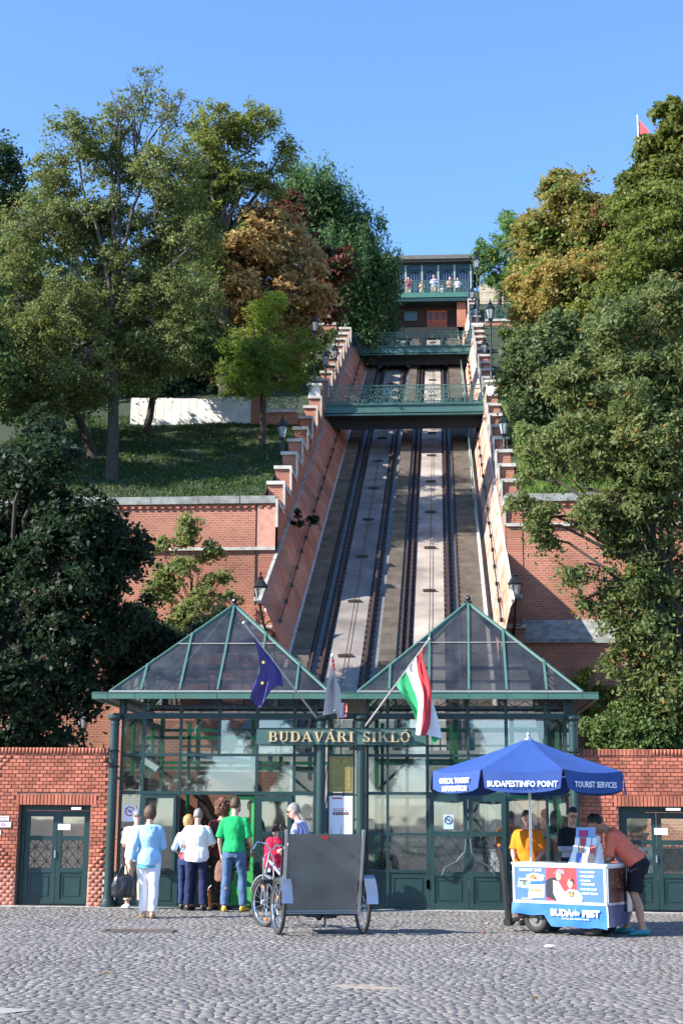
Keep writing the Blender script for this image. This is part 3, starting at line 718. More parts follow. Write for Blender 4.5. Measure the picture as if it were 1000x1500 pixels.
def wall_lamp(x, y, z, dx, label, side=1):
    """lantern on a scrolled bracket that leans out of the wall below it"""
    t = thing('wall_lamp', label, 'wall lamp', (x,y,z), group='iron street lamps along the cutting')
    pts = [(dx, .75, -.95),(dx*.9,.55,-.80),(dx*.55,.25,-.62),(dx*.25,.06,-.35),(0,0,0)]
    b = MB(); b.tube(pts, [.05,.045,.04,.035,.04], 7); b.ring((dx*.62+.12,.35,-.52), .11, .022,'Y',10,5); b.ring((dx*.45-.10,.25,-.42), .07, .018,'Y',8,5); b.box(dx-.10,dx+.10,.72,.80,-1.15,-.75)
    part('bracket', b, M['iron'], t, world=False); lantern(t, 0, 1.02); return t
wall_lamp(-3.50,16.1,7.55,.22,'bracket lamp on the left brick pier above the EU flag')
wall_lamp(3.86,15.75,7.55,-.06,'bracket lamp on the right brick pier above the right glass roof')
wall_lamp(-8.85,17.2,3.95,.18,'dark shaded lantern on the left wall beside the pavilion column')
# white camera globes on the piers
for x, y, z, l in ((-3.33,16.35,7.45,'small white camera dome under the left pier cap'),(3.66,16.35,7.4,'small white camera dome under the right pier cap')):
    b = MB(); b.ball((x,y,z),.075,n=10,m_=6); b.box(x-.02,x+.02,y,y+.15,z-.02,z+.02); tag(part('camera_dome', b, M['white']), l, 'security camera')
# flagpole far up right
t = thing('hilltop_flag', 'thin mast with red and white flag above the trees at upper right', 'flag', (15.98,70,40))
b = MB(); b.tube([(15.98,70,38),(15.98,70,50.6)], [.09,.06], 6); part('mast', b, M['flag_white'], t)
b = MB(); b.add([(16.02,70,50.3),(16.7,69.7,49.2),(16.5,69.9,48.5),(16.02,70,48.8)],[(0,1,2,3)]); b.v += [(x_,y_+.02,z_) for x_,y_,z_ in b.v]; b.f.append((7,6,5,4)); b.m.append(0); part('flag_cloth', b, M['flag_red'], t)
# ============================================================ FRONT BRICK WALLS
hdr = MB()
def brick_box(w, d, h, c=.004):
    b = MB(); b.box(-w/2,w/2,-d,.02,-h/2,h/2)
    b.v = [(x*(1-c*2/w if y<0 else 1), y, z*(1-c*2/h if y<0 else 1)) for x,y,z in b.v]
    b.f = [q for q in b.f if q != (2,3,7,6)]; b.m = [0]*len(b.f); return b
BR = [brick_box(.118,.010+.003*k,.057).mesh('brick', M['brick']) for k in range(3)]
BS = brick_box(.054,.020,.106).mesh('brick', M['brick']); BL = brick_box(.054,.014,.185).mesh('brick', M['brick'])
def front_brick_wall(x0, x1, door, label, focus):
    t = thing('brick_wall', label, 'brick wall', ((x0+x1)/2,0,0))
    dx0, dx1, dz = door
    b = MB()
    for (a,c,e,f_) in ((x0,dx0,0,2.66),(dx0,dx1,dz,2.66),(dx1,x1,0,2.66)):
        if c > a: b.box(a,c,0.0,.36,e,f_)
    part('mortar_core', b, M['mortar'], t)
    b = MB()
    for (a,c) in ((x0,dx0-.0),(dx1,x1)):
        if c > a: b.box(a,c,-.004,.0,0,.58)
    part('pale_mortar_bed', b, M['mortar_pale'], t)
    spots = []; course = .0635
    for j in range(41):
        z = .035+j*course; off = .0615*(j%2); x = x0+.06-off
        while x < x1:
            w = .116; a, c = max(x-.058,x0), min(x+.058,x1)
            if c-a > .03:
                blocked = (dx0-.03 < c and a < dx1+.03 and z < dz+.20)
                cx_ = (a+c)/2
                if blocked:
                    if a < dx0-.02 and z<dz: c = min(c,dx0-.003)
                    elif c > dx1+.02 and z<dz: a = max(a,dx1+.003)
                    else: a = c
                    if z > dz: a = c
                if c-a > .02: spots.append(((a+c)/2, z, (c-a)/w))
            x += .123
    spots.sort(key=lambda s_: abs(s_[0]-focus[0])+abs(s_[1]-focus[1])*.6)
    rg_ = random.Random(4)
    for x, z, sc in spots[:280]:
        o = link('brick', BR[rg_.randrange(3)], t, world=True, loc=(x+rg_.uniform(-.002,.002),0,z+rg_.uniform(-.002,.002))); o.scale = (sc*.99,1,1); o.rotation_euler = (rg_.uniform(-.02,.02),0,rg_.uniform(-.03,.03))
    V=[];F=[];T=[]; base=np.array(brick_box(.118,.013,.057).v); fq=np.array([q for q in brick_box(.118,.013,.057).f])
    for x, z, sc in spots[280:]:
        v = base.copy(); v[:,0]*=sc; v[:4,1]; v[:,1] += rg_.uniform(-.003,.003)*(v[:,1]<0); v += [x,0,z]; F.append(fq+8*len(V)); V.append(v); T += [rg_.random()]*len(fq)
    # top soldier course and lintel
    x = x0+.03; k=0
    while x < x1-.02:
        if k < 20: link('brick', BS, t, world=True, loc=(x,-.006,2.625))
        else:
            v = np.array(brick_box(.054,.026,.106).v)+[x,0,2.625]; F.append(fq+8*len(V)); V.append(v); T += [rg_.random()]*len(fq)
        x += .062; k += 1
    F = np.concatenate(F); V = np.concatenate(V)
    o = link('remaining_brick', np_mesh('remaining_brick', V, F, M['brick'], {'tint': np.array(T)}), t, world=True); o['kind'] = 'stuff'
    return t, dx0, dx1, dz
def lintel(t, a, c, z):
    x = a+.03
    while x < c: link('brick', BL, t, world=True, loc=(x,-.004,z)); x += .062
wl, *_ = front_brick_wall(-9.5, -4.04, (-5.60,-4.34,1.69), 'low red brick front wall with dark green double door left of the pavilion', (-5.0,1.7)); lintel(wl,-5.66,-4.26,1.785)
b = MB(); b.box(-9.5,-4.04,-.02,.38,2.572,2.578); part('mortar_strip', b, M['mortar'], wl)  # thin mortar coloured strip below the top brick course
wr, *_ = front_brick_wall(4.05, 9.0, (4.69,5.95,1.72), 'low red brick front wall with dark green gate right of the pavilion', (4.9,2.0)); lintel(wr,4.62,6.0,1.815)

def lattice(b, x0, x1, z0, z1, y, nx=None, r=.007):
    nx = nx or max(1, round((x1-x0)/.24)); nz = max(1, round((z1-z0)/((x1-x0)/nx)))
    w, h = (x1-x0)/nx, (z1-z0)/nz
    for i in range(nx):
        for j in range(nz):
            a, c = x0+i*w, z0+j*h
            b.bar((a,y,c),(a+w,y,c+h),r*1.6,r,up=(0,1,0)); b.bar((a,y+r,c+h),(a+w,y+r,c),r*1.6,r,up=(0,1,0)); b.bar((a+w/2,y-r,c),(a+w/2,y-r,c+h),r,r,up=(0,1,0)); b.bar((a,y-r*1.5,c+h/2),(a+w,y-r*1.5,c+h/2),r,r,up=(0,1,0))
            b.box(a+w/2-.013,a+w/2+.013,y-.014,y+.014,c+h/2-.013,c+h/2+.013)
def leaf_door(parent, x0, x1, y, ztop, split=1.12, kick=.62, name='door_leaf', gm='glass', glass=True, fw=.075):
    """one door leaf: frame, glass above, lattice below it, raised kick panel"""
    b = MB(); b.box(x0,x0+fw,y-.03,y+.03,.03,ztop); b.box(x1-fw,x1,y-.03,y+.03,.03,ztop)
    for z0,z1 in ((.03,.11),(kick-.07,kick+.01),(split-.03,split+.05),(ztop-.10,ztop)): b.box(x0+fw,x1-fw,y-.028,y+.028,z0,z1)
    d = part(name, b, M['green'], parent)
    b = MB(); b.box(x0+fw,x1-fw,y-.012,y+.012,.11,kick-.07); a=.085
    for q in ((x0+fw+.04,x0+fw+.055,.16,kick-.12),(x1-fw-.055,x1-fw-.04,.16,kick-.12)): b.box(q[0],q[1],y-.022,y-.012,q[2],q[3])
    b.box(x0+fw+.055,x1-fw-.055,y-.022,y-.012,.16,.175); b.box(x0+fw+.055,x1-fw-.055,y-.022,y-.012,kick-.135,kick-.12)
    part('kick_panel', b, M['green'], d)
    if glass:
        b = MB(); b.box(x0+fw,x1-fw,y+.002,y+.008,split+.05,ztop-.10); part('pane', b, M[gm], d)
        b = MB(); b.box(x0+fw,x1-fw,y+.012,y+.018,kick+.01,split-.03); part('pane', b, M[gm], d)
    b = MB(); lattice(b, x0+fw, x1-fw, kick+.01, split-.03, y-.006); part('lattice', b, M['green'], d)
    return d
def wall_gate(parent, x0, x1, ztop, y=.20, gm='glass'):
    b = MB(); b.box(x0,x0+.08,y-.05,y+.05,0,ztop); b.box(x1-.06,x1,y-.05,y+.05,0,ztop); b.box(x0+.08,x1-.06,y-.05,y+.05,ztop-.09,ztop); part('door_frame', b, M['green'], parent)
    m_ = (x0+x1)/2+.02
    leaf_door(parent, x0+.085, m_-.006, y, ztop-.095, gm=gm); d = leaf_door(parent, m_+.006, x1-.065, y, ztop-.095, gm=gm)
    b = MB(); b.box(m_-.03,m_-.01,y-.055,y-.03,.80,.92); part('lock_plate', b, M['steel'], d)
wall_gate(wl, -5.60, -4.34, 1.69); wall_gate(wr, 4.69, 5.95, 1.72, gm='clear_glass')
b = MB(); b.box(4.735,4.76,-.0,.15,.02,1.6); 
def card(x0,x1,z0,z1,y,label,cat='sign',mt='paper',marks=()):
    t = thing('sign', label, cat, ((x0+x1)/2,y,z0)); b = MB(); b.box(x0,x1,y-.008,y,z0,z1); part('board', b, M[mt], t)
    for (a,c,e,f_,m_) in marks:
        b = MB(); b.box(a,c,y-.012,y-.008,e,f_); part('print', b, M[m_], t)
    return t
card(-4.94,-4.72,1.27,1.37,.165,'small blank white notice stuck in the right pane of the left wall door')
card(-4.67,-4.50,1.615,1.655,-.02,'small pale blue plate at the top of the left wall door frame', mt='paper')
card(5.30,5.52,1.26,1.37,.165,'pale notice in the glass of the right wall gate')
card(5.48,5.72,1.66,1.70,-.02,'small pale plate over the right wall gate')
card(-6.15,-5.76,1.42,1.50,-.02,'narrow notice with lines of red print on the brick at the left edge',marks=((-6.15,-5.78,1.475,1.485,'print_red'),(-6.15,-5.8,1.45,1.46,'print_grey'),(-6.15,-5.78,1.43,1.436,'print_grey')))
t=card(-6.15,-5.72,1.31,1.40,-.02,'white panel with a pink ring emblem on the brick at the left edge')
b=MB(); b.ring((-5.86,-.031,1.355),.022,.006,'Y',14,4); part('print', b, mat('pink_print',(.7,.08,.25),.4), t)
card(-6.15,-5.89,1.18,1.25,-.02,'lowest small white plate on the brick at the left edge')

# ============================================================ THE GLASS PAVILION
pav = thing('glass_pavilion', 'dark green iron and glass lower station pavilion with two glass pyramid roofs', 'pavilion', (0,0,0))
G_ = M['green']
D = 3.6
def P_(name, mb, mt=G_, smooth=False): return part(name, mb, mt, pav, smooth=smooth)
for x in (-3.94,-.34,.35,3.96):
    b = MB(); b.lathe([(.135,0),(.135,.05),(.12,.07),(.115,.10),(.095,.13),(.090,.17),(.088,.2),(.080,.4),(.076,3.06),(.085,3.07),(.085,3.09),(.078,3.10),(.078,3.13),(.115,3.17),(.125,3.18),(.125,3.235),(.115,3.25)], (x,-.13,0), 20); P_('column', b, smooth=False)
for x in (-3.82,3.84,-3.1,3.1,-2.0,2.0,-.45,.45):
    b = MB(); b.box(x-.04,x+.04,D-.04,D+.04,0,3.5); P_('rear_post', b, M['bright_green'])
for z in (1.2,2.56,3.2):
    b = MB(); b.box(-3.8,-.4,D-.03,D+.03,z-.03,z+.03); b.box(.4,3.8,D-.03,D+.03,z-.03,z+.03); P_('rear_rail', b, M['bright_green'])
# beams, fascia
b = MB(); b.box(-4.0,4.02,-.06,.06,3.18,3.275); b.box(-3.9,-3.78,.06,D,3.18,3.275); b.box(3.82,3.94,.06,D,3.18,3.275); P_('beam', b)
b = MB(); b.box(-3.9,-3.78,.0,.1,3.275,3.52); b.box(3.86,3.98,.0,.1,3.275,3.52); P_('corner_post', b)
fx = [-4.30,-4.02,-3.55,-2.83,-2.12,-1.47,-.80,-.22,.30,.83,1.52,2.20,2.85,3.53,4.10,4.38]
for a, c in zip(fx[:-1], fx[1:]):
    b = MB(); b.box(a+.004,c-.004,-.42,-.36,3.495,3.60); b.box(a+.004,c-.004,-.43,-.35,3.60,3.612); P_('fascia_panel', b, M['fascia'])
for s, x in ((-1,-4.30),(1,4.38)):
    b = MB(); b.box(*sorted((x,x-s*.06)),-.355,D+.4,3.495,3.61); P_('side_fascia', b, M['fascia'])
b = MB(); b.box(-4.22,4.3,-.35,D+.35,3.50,3.54); 
b = MB()
for (a,c,e,f_) in ((-4.24,4.32,-.355,-.08),(-4.24,4.32,D+.05,D+.35),(-4.24,-4.02,-.08,D+.05),(4.12,4.32,-.08,D+.05),(-.24,.32,-.08,D+.05)): b.box(a,c,e,f_,3.53,3.57)
P_('eaves_gutter', b, mat('gutter_zinc',(.10,.11,.11),.6))
# frieze of crossed lattice
fr = [-3.82,-3.45,-2.80,-2.12,-1.46,-.81,-.45]; frr = [.45,.80,1.48,2.18,2.83,3.5,3.84]
for xs_ in (fr, frr):
    for a, c in zip(xs_[:-1], xs_[1:]):
        b = MB(); n_ = 2 if c-a > .5 else 1; w = (c-a)/n_
        for i in range(n_):
            p, q = a+i*w, a+(i+1)*w; b.bar((p,0,3.29),(q,0,3.49),.012,.012,up=(0,1,0)); b.bar((p,.01,3.49),(q,.01,3.29),.012,.012,up=(0,1,0)); b.bar(((p+q)/2,-.01,3.28),((p+q)/2,-.01,3.5),.01,.01,up=(0,1,0)); b.bar((p,-.012,3.39),(q,-.012,3.39),.01,.01,up=(0,1,0)); b.box((p+q)/2-.018,(p+q)/2+.018,-.02,.03,3.372,3.408)
        P_('frieze_lattice', b)
    for x in xs_:
        b = MB(); b.box(x-.025,x+.025,-.045,.045,3.275,3.52); P_('frieze_post', b)
# facade grid
def mull(x, z0, z1, w=.045): b = MB(); b.box(x-w/2,x+w/2,-.035,.035,z0,z1); return P_('mullion', b)
def trans(x0, x1, z, h=.045): b = MB(); b.box(x0,x1,-.032,.032,z-h/2,z+h/2); return P_('transom', b)
def pane(x0, x1, z0, z1, y=.0):
    t_ = random.uniform(-.006,.006); u_ = random.uniform(-.004,.004)
    b = MB(); b.add([(x0,y+t_,z0),(x1,y-t_,z0),(x1,y-t_+u_,z1),(x0,y+t_+u_,z1)],[(0,1,2,3)])
    return P_('pane', b, M['glass'])
def bay(xs_, z0, z1):
    for a, c in zip(xs_[:-1], xs_[1:]): pane(a+.0225, c-.0225, z0+.0225, z1-.0225)
def solid(x0, x1, z0, z1):
    b = MB(); b.box(x0,x1,-.015,.015,z0,z1); i_=.07
    if x1-x0 > .3:
        for q in ((x0+i_,x0+i_+.014,z0+i_,z1-i_),(x1-i_-.014,x1-i_,z0+i_,z1-i_),(x0+i_+.014,x1-i_-.014,z0+i_,z0+i_+.014),(x0+i_+.014,x1-i_-.014,z1-i_-.014,z1-i_)): b.box(q[0],q[1],-.026,-.015,q[2],q[3])
    P_('kick_panel', b)
# left bay
L0 = [-3.82,-3.45,-2.80,-2.12,-1.46,-.81,-.45]
for x in (-3.82,-3.45,-2.80,-1.46,-.81,-.45): mull(x,0,3.18)
mull(-2.12,2.5825,3.18)
for z in (1.91,2.56): 
    for a, c in ((-3.82,-3.45),(-3.45,-2.80),(-2.80,-1.46),(-1.46,-.81),(-.81,-.45)): trans(a+.0225,c-.0225,z,.045 if z>2 else .06)
bay(L0,2.56,3.18); bay([-3.82,-3.45,-2.80,-1.46,-.81,-.45],1.91,2.56)
trans(-3.7975,-3.4725,1.28); pane(-3.7975,-3.4725,1.30,1.88); pane(-3.7975,-3.4725,.66,1.26); trans(-3.7975,-3.4725,.63); solid(-3.7975,-3.4725,.04,.60)
def framed(x0,x1,z0,z1,f_=.05,y=-.04):
    b = MB()
    for q in ((x0,x0+f_,z0,z1),(x1-f_,x1,z0,z1),(x0+f_,x1-f_,z0,z0+f_),(x0+f_,x1-f_,z1-f_,z1)): b.box(q[0],q[1],y-.03,y+.03,q[2],q[3])
    o = P_('window_frame', b); b = MB(); b.box(x0+f_,x1-f_,y-.003,y+.003,z0+f_,z1-f_); part('pane', b, M['glass'], o); return o
framed(-3.43,-2.83,.60,1.87); solid(-3.4275,-2.8225,.04,.60)
# ticket hall opening: counter, open bright green leaf
b = MB(); b.box(-2.7775,-1.95,-.02,.02,.04,.66); P_('ticket_counter_front', b); b = MB(); b.box(-2.78,-1.95,-.14,.10,.66,.70); P_('counter_shelf', b)
b = MB(); b.box(-1.93,-1.50,.06,.10,.04,.60); b.box(-1.93,-1.88,.055,.105,.60,1.86); b.box(-1.55,-1.50,.055,.105,.60,1.86); b.box(-1.88,-1.55,.055,.105,1.80,1.86); dl = P_('open_door_leaf', b, mat('fresh_green',(.05,.42,.09),.45,var=.1))
b = MB(); b.box(-1.88,-1.55,.07,.08,.60,1.80); part('pane', b, M['glass'], dl); b=MB(); lattice(b,-1.88,-1.55,.62,1.12,.06); part('lattice', b, M['green'], dl)
leaf_door(pav, -1.435, -.835, -.03, 1.87, split=1.22)
pane(-.79,-.47,1.94,1.96); pane(-.79,-.47,1.28,1.88); trans(-.7875,-.4725,1.25); pane(-.79,-.47,.66,1.23); trans(-.7875,-.4725,.63); solid(-.7875,-.4725,.04,.60)
# centre between the columns
for x in (-.22,.22): mull(x,0,3.18,.03)
b = MB(); b.box(-.205,.205,-.02,.02,.04,1.15); P_('kick_panel', b)
for z in (1.17,1.90,2.56): trans(-.205,.205,z)
pane(-.205,.205,2.585,3.16)
b = MB(); b.box(-.20,.20,-.03,0,1.94,2.54); pq = P_('brass_plaque', b, M['plaque'])
b = MB(); fr2 = .03
for q in ((-.17,-.16,1.97,2.51),(.16,.17,1.97,2.51),(-.16,.16,1.97,1.98),(-.16,.16,2.50,2.51)): b.box(q[0],q[1],-.034,-.03,q[2],q[3])
for k in range(13): w = .13-.05*((k*7)%3)/3; b.box(-w,w,-.033,-.03,2.42-.033*k,2.428-.033*k)
b.ring((0,-.034,2.462),.022,.005,'Y',10,4)
part('engraving', b, mat('plaque_engraving',(.12,.09,.03),.6), pq)
pt = thing('poster', 'white framed poster with a row of small cabins between the two middle columns', 'poster', (0,-.03,1.2))
b = MB(); b.box(-.20,.20,-.035,-.025,1.20,1.87); part('sheet', b, M['paper'], pt)
b = MB()
for k in range(6): b.box(-.135+.046*k,-.097+.046*k,-.038,-.035,1.55,1.64)
part('cabin_pictures', b, mat('cabin_brown',(.20,.09,.06),.5), pt)
b = MB(); 
for k in range(6): b.box(-.128+.046*k,-.104+.046*k,-.040,-.038,1.60,1.63)
part('cabin_windows', b, M['paper'], pt)
b = MB(); b.box(-.135,.14,-.038,-.035,1.655,1.662); b.box(-.15,.02,-.038,-.035,1.82,1.845); part('heading', b, M['print_red'], pt)
b = MB(); b.box(.0,.008,-.038,-.035,1.22,1.36); part('print', b, M['print_red'], pt); b = MB(); b.box(-.16,-.154,-.038,-.035,1.22,1.33); b.box(-.16,.15,-.038,-.035,1.23,1.234); part('print', b, M['print_green'], pt)
# right bay
R0 = [.45,.80,1.48,2.18,2.83,3.50,3.84]
for x in (.45,.80,1.48,2.83,3.50,3.84): mull(x,0,3.18,.055 if x in (1.48,2.83) else .045)
mull(2.18,1.94,3.18)
for z in (1.92,2.56):
    for a, c in zip(R0[:-1], R0[1:]): trans(a+.0225,c-.0225,z,.05)
bay(R0,2.56,3.18); bay(R0,1.92,2.56)
for a, c in ((.45,.80),(.80,1.48),(2.83,3.50),(3.50,3.84)):
    trans(a+.0225,c-.0225,1.24); trans(a+.0225,c-.0225,.63,.05); pane(a+.0225,c-.0225,1.26,1.895); pane(a+.0225,c-.0225,.655,1.22); solid(a+.0225,c-.0225,.04,.605)
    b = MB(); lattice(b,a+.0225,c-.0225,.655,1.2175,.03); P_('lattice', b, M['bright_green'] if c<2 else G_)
d1 = leaf_door(pav, 1.512, 2.155, -.03, 1.89, split=1.24); d2 = leaf_door(pav, 2.165, 2.80, -.03, 1.89, split=1.24)
for d_, s in ((d1,-1),(d2,1)):
    x = 2.16+s*.03; b = MB(); b.tube([(x+s*.01,-.06,1.16),(x+s*.01,-.13,1.12),(x+s*.03,-.14,.95),(x+s*.16,-.14,.80),(x+s*.36,-.14,.70),(x+s*.41,-.13,.58),(x+s*.41,-.06,.55)], .018, 7); part('handle', b, M['steel'] if 0 else mat('worn_handle_iron',(.09,.11,.11),.4,.4), d_)
for z in (1.55,.42,.42): b = MB(); b.box(1.455,1.50,-.075,-.035,z-.07,z+.07); P_('hinge', b, M['iron'])
b = MB(); b.box(-3.95,3.97,-.06,.0-.04,0,.035); P_('threshold', b)
# pyramids
def pyramid(x0, x1, y0, y1, z0, apex, ribs):
    A_ = Vector(apex); cn = [Vector((x0,y0,z0)),Vector((x1,y0,z0)),Vector((x1,y1,z0)),Vector((x0,y1,z0))]
    for i in range(4):
        b = MB(); p, q = cn[i], cn[(i+1)%4]; b.add([p+Vector((0,0,.02)), q+Vector((0,0,.02)), A_], [(0,1,2)]); P_('roof_pane_field', b, M['roof_glass'])
        b = MB(); d_ = (A_-p); b.bar(p+d_*.0, A_, .055, .06); P_('hip_rib', b, M['green_pale'])
        b = MB(); b.bar(p, q, .06, .05); P_('base_rail', b, M['lead'])
        b = MB(); b.bar(p-Vector((0,0,.05)), q-Vector((0,0,.05)), .05, .05); P_('ring_beam', b)
        nrm = (q-p).normalized()
        b = MB(); k = .52; b.bar(p.lerp(A_,k)+Vector((0,0,.03)), q.lerp(A_,k)+Vector((0,0,.03)), .03, .018); P_('glazing_lap', b, M['lead'])
        b = MB(); k = .30; b.bar(p.lerp(A_,k)-Vector((0,0,.08)), q.lerp(A_,k)-Vector((0,0,.08)), .06, .06); P_('tie_beam', b)
    for i, rs in ((0,ribs),(2,ribs),(1,None),(3,None)):
        p, q = cn[i], cn[(i+1)%4]; L = (q-p).length
        us = [(x-x0)/(x1-x0) for x in ribs] if i == 0 else ([(x1-x)/(x1-x0) for x in ribs] if i == 2 else [.17,.34,.5,.66,.83])
        for u in us:
            s_ = p.lerp(q,u); mid = p.lerp(q,.5)
            au = (A_-p).dot((q-p).normalized())/L
            k = u/au if u < au else (1-u)/(1-au)
            e = (p.lerp(A_,k) if u < au else q.lerp(A_,k))
            if abs(u-au) < .04: e = A_
            b = MB(); b.bar(s_+Vector((0,0,.03)), e+Vector((0,0,.03)), .038, .045); P_('rafter', b, M['green_pale'])
    b = MB(); b.lathe([(.06,-.03),(.075,.0),(.075,.03),(.03,.05),(.055,.08),(.045,.11),(.01,.15)], apex, 8); P_('finial', b, M['iron'])
pyramid(-4.05,-.22,-.10,3.45,3.64,(-2.15,1.65,5.42),[-3.51,-2.83,-2.16,-1.47,-.79]); pyramid(.30,4.13,-.10,3.45,3.64,(2.24,1.68,5.45),[.83,1.52,2.20,2.85,3.53])
# side walls of glass
for x in (-3.84,3.9):
    for k in range(4):
        y0_, y1_ = .06+k*.88, .06+(k+1)*.88
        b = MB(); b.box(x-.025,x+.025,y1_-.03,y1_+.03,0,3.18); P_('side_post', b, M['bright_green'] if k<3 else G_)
        for z0_, z1_ in ((.65,1.24),(1.26,1.9),(1.94,2.54),(2.58,3.17)):
            b = MB(); b.add([(x,y0_+.03,z0_),(x,y1_-.03,z0_),(x,y1_-.03,z1_),(x,y0_+.03,z1_)],[(0,1,2,3)]); P_('side_pane', b, M['glass'])
    b = MB()
    for z in (.63,1.25,1.92,2.56): b.box(x-.02,x+.02,.06,D-.04,z-.02,z+.02)
    P_('side_rail', b)
    b = MB(); b.box(x-.015,x+.015,.06,D-.04,0,.61); P_('side_kick_panel', b)
b = MB(); b.box(-3.8,3.85,.08,D,-.03,.012); P_('floor', b, mat('station_floor',(.20,.18,.16),.6,var=.2))
# roof diagonals seen through the frieze
for x0_, x1_ in ((-3.8,-.4),(.4,3.85)):
    b = MB(); b.bar((x0_,.3,3.05),(x0_+.5,.3,3.55),.04,.04,up=(0,1,0)); b.bar((x1_,.3,3.05),(x1_-.5,.3,3.55),.04,.04,up=(0,1,0)); P_('knee_brace', b, M['green_pale'])
# column hooks
for x, s in ((-3.94,-1),(3.96,1)):
    b = MB(); b.tube([(x+s*.0,-.21,2.35),(x+s*.10,-.26,2.46),(x+s*.14,-.24,2.62),(x+s*.05,-.24,2.66)],.016,6); b.tube([(x+s*.14,-.24,2.62),(x+s*.16,-.28,2.72)],.012,5); b.ring((x,-.13,2.35),.095,.014,'Z',12,4); b.ring((x,-.13,2.62),.095,.010,'Z',12,4); P_('bracket_hook', b, M['iron'])

# ---- sign board with serif letters
sg = thing('station_sign', 'dark green sign board with raised gilt letters BUDAVÁRI SIKLÓ across the middle columns', 'sign', (0,-.24,2.73))
SX0, SX1 = -1.44, 1.45
b = MB(); b.box(SX0,SX1,-.25,-.22,2.735,3.005); part('board', b, M['green_pale'] if 0 else mat('sign_green',(.05,.105,.095),.5,var=.1), sg)
b = MB(); b.box(SX0-.01,SX1+.01,-.262,-.215,2.725,2.737); b.box(SX0-.01,SX1+.01,-.262,-.215,3.003,3.012); part('board_edge', b, M['green'], sg)
def serif(ch, H=1.0):
    """serif capital as thick and thin strokes: list of polygons (x,z); returns (polys, width)"""
    T, t_, s_ = .20, .075, .055; P=[]
    def stem(x, z0=0, z1=1, w=T, ser=(1,1)):
        P.append([(x,z0),(x+w,z0),(x+w,z1),(x,z1)])
        if ser[0]: P.append([(x-.09,z0),(x+w+.09,z0),(x+w+.09,z0+s_),(x-.09,z0+s_)])
        if ser[1]: P.append([(x-.09,z1-s_),(x+w+.09,z1-s_),(x+w+.09,z1),(x-.09,z1)])
    def diag(x0,z0,x1,z1,w): P.append([(x0,z0),(x0+w,z0),(x1+w,z1),(x1,z1)])
    def arc(cx,cz,rx,rz,a0,a1,wmax,wmin=t_,n=12):
        pts=[]
        for i in range(n+1):
            a=R(a0+(a1-a0)*i/n); w=wmin+(wmax-wmin)*abs(math.cos(a))**1.3
            pts.append(((cx+rx*math.cos(a),cz+rz*math.sin(a)),(cx+(rx-w)*math.cos(a),cz+(rz-min(w,wmin*1.1) if abs(math.cos(a))<.05 else rz-wmin-(w-wmin)*.15)*math.sin(a))))
        for i in range(n): P.append([pts[i][0],pts[i+1][0],pts[i+1][1],pts[i][1]])
    if ch=='B': stem(.09); P.append([(.2,.93),(.42,.93),(.42,1),(.2,1)]); P.append([(.2,.49),(.45,.49),(.45,.555),(.2,.555)]); P.append([(.2,0),(.45,0),(.45,.07),(.2,.07)]); arc(.42,.745,.27,.255,-90,90,.19); arc(.45,.275,.30,.275,-90,90,.20); W_=.80
    elif ch=='U': stem(.09,.3,1,T,(0,1)); stem(.62,.3,1,.08,(0,1)); arc(.395,.32,.305,.32,180,360,.13); W_=.85
    elif ch=='D': stem(.09); P.append([(.2,.93),(.42,.93),(.42,1),(.2,1)]); P.append([(.2,0),(.42,0),(.42,.07),(.2,.07)]); arc(.42,.5,.40,.5,-90,90,.2); W_=.88
    elif ch in 'AÁ':
        diag(.06,0,.38,1,.075); P.append([(.62,0),(.84,0),(.50,1),(.36,1)]); P.append([(.2,.30),(.66,.30),(.64,.36),(.22,.36)])
        P.append([(-.02,0),(.22,0),(.22,s_),(-.02,s_)]); P.append([(.54,0),(.92,0),(.92,s_),(.54,s_)]); W_=.90
        if ch=='Á': P.append([(.42,1.06),(.50,1.06),(.66,1.24),(.52,1.24)])
    elif ch=='V':
        P.append([(.36,0),(.48,0),(.30,1),(.08,1)]); diag(.40,0,.74,1,.075); P.append([(-.0,1-s_),(.38,1-s_),(.38,1),(0,1)]); P.append([(.66,1-s_),(.9,1-s_),(.9,1),(.66,1)]); W_=.88
    elif ch=='R': stem(.09); P.append([(.2,.93),(.42,.93),(.42,1),(.2,1)]); P.append([(.2,.46),(.42,.46),(.42,.53),(.2,.53)]); arc(.42,.73,.28,.27,-90,90,.19); P.append([(.36,.48),(.56,.50),(.86,0),(.62,0)]); P.append([(.62,0),(.94,0),(.94,s_),(.62,s_)]); W_=.92
    elif ch=='I': stem(.09); W_=.40
    elif ch=='S': arc(.34,.74,.27,.26,20,270,.17); arc(.34,.25,.29,.25,-160,90,.17); P.append([(.54,.70),(.60,.70),(.60,.98),(.55,.98)]); P.append([(.03,.02),(.08,.02),(.10,.32),(.03,.32)]); W_=.68
    elif ch=='K': stem(.09); P.append([(.26,.38),(.34,.36),(.80,.97),(.68,.97)]); P.append([(.40,.55),(.56,.66),(.90,0),(.66,0)]); P.append([(.60,1-s_),(.88,1-s_),(.88,1),(.60,1)]); P.append([(.60,0),(.98,0),(.98,s_),(.60,s_)]); W_=.95
    elif ch=='L': stem(.09); P.append([(.2,0),(.68,0),(.68,.07),(.2,.07)]); P.append([(.61,.0),(.68,0),(.70,.30),(.65,.30)]); W_=.72
    elif ch in 'OÓ': 
        arc(.42,.5,.40,.51,0,360,.19,n=24); W_=.86
        if ch=='Ó': P.append([(.40,1.07),(.48,1.07),(.62,1.24),(.50,1.24)])
    return P, W_
txt = 'BUDAVÁRI SIKLÓ'; widths = [serif(c)[1]*.97+.11 if c != ' ' else .62 for c in txt]
x = -1.235; tot = 2.45; H_ = .172; hs = tot/sum(widths); kx = .12+hs*0
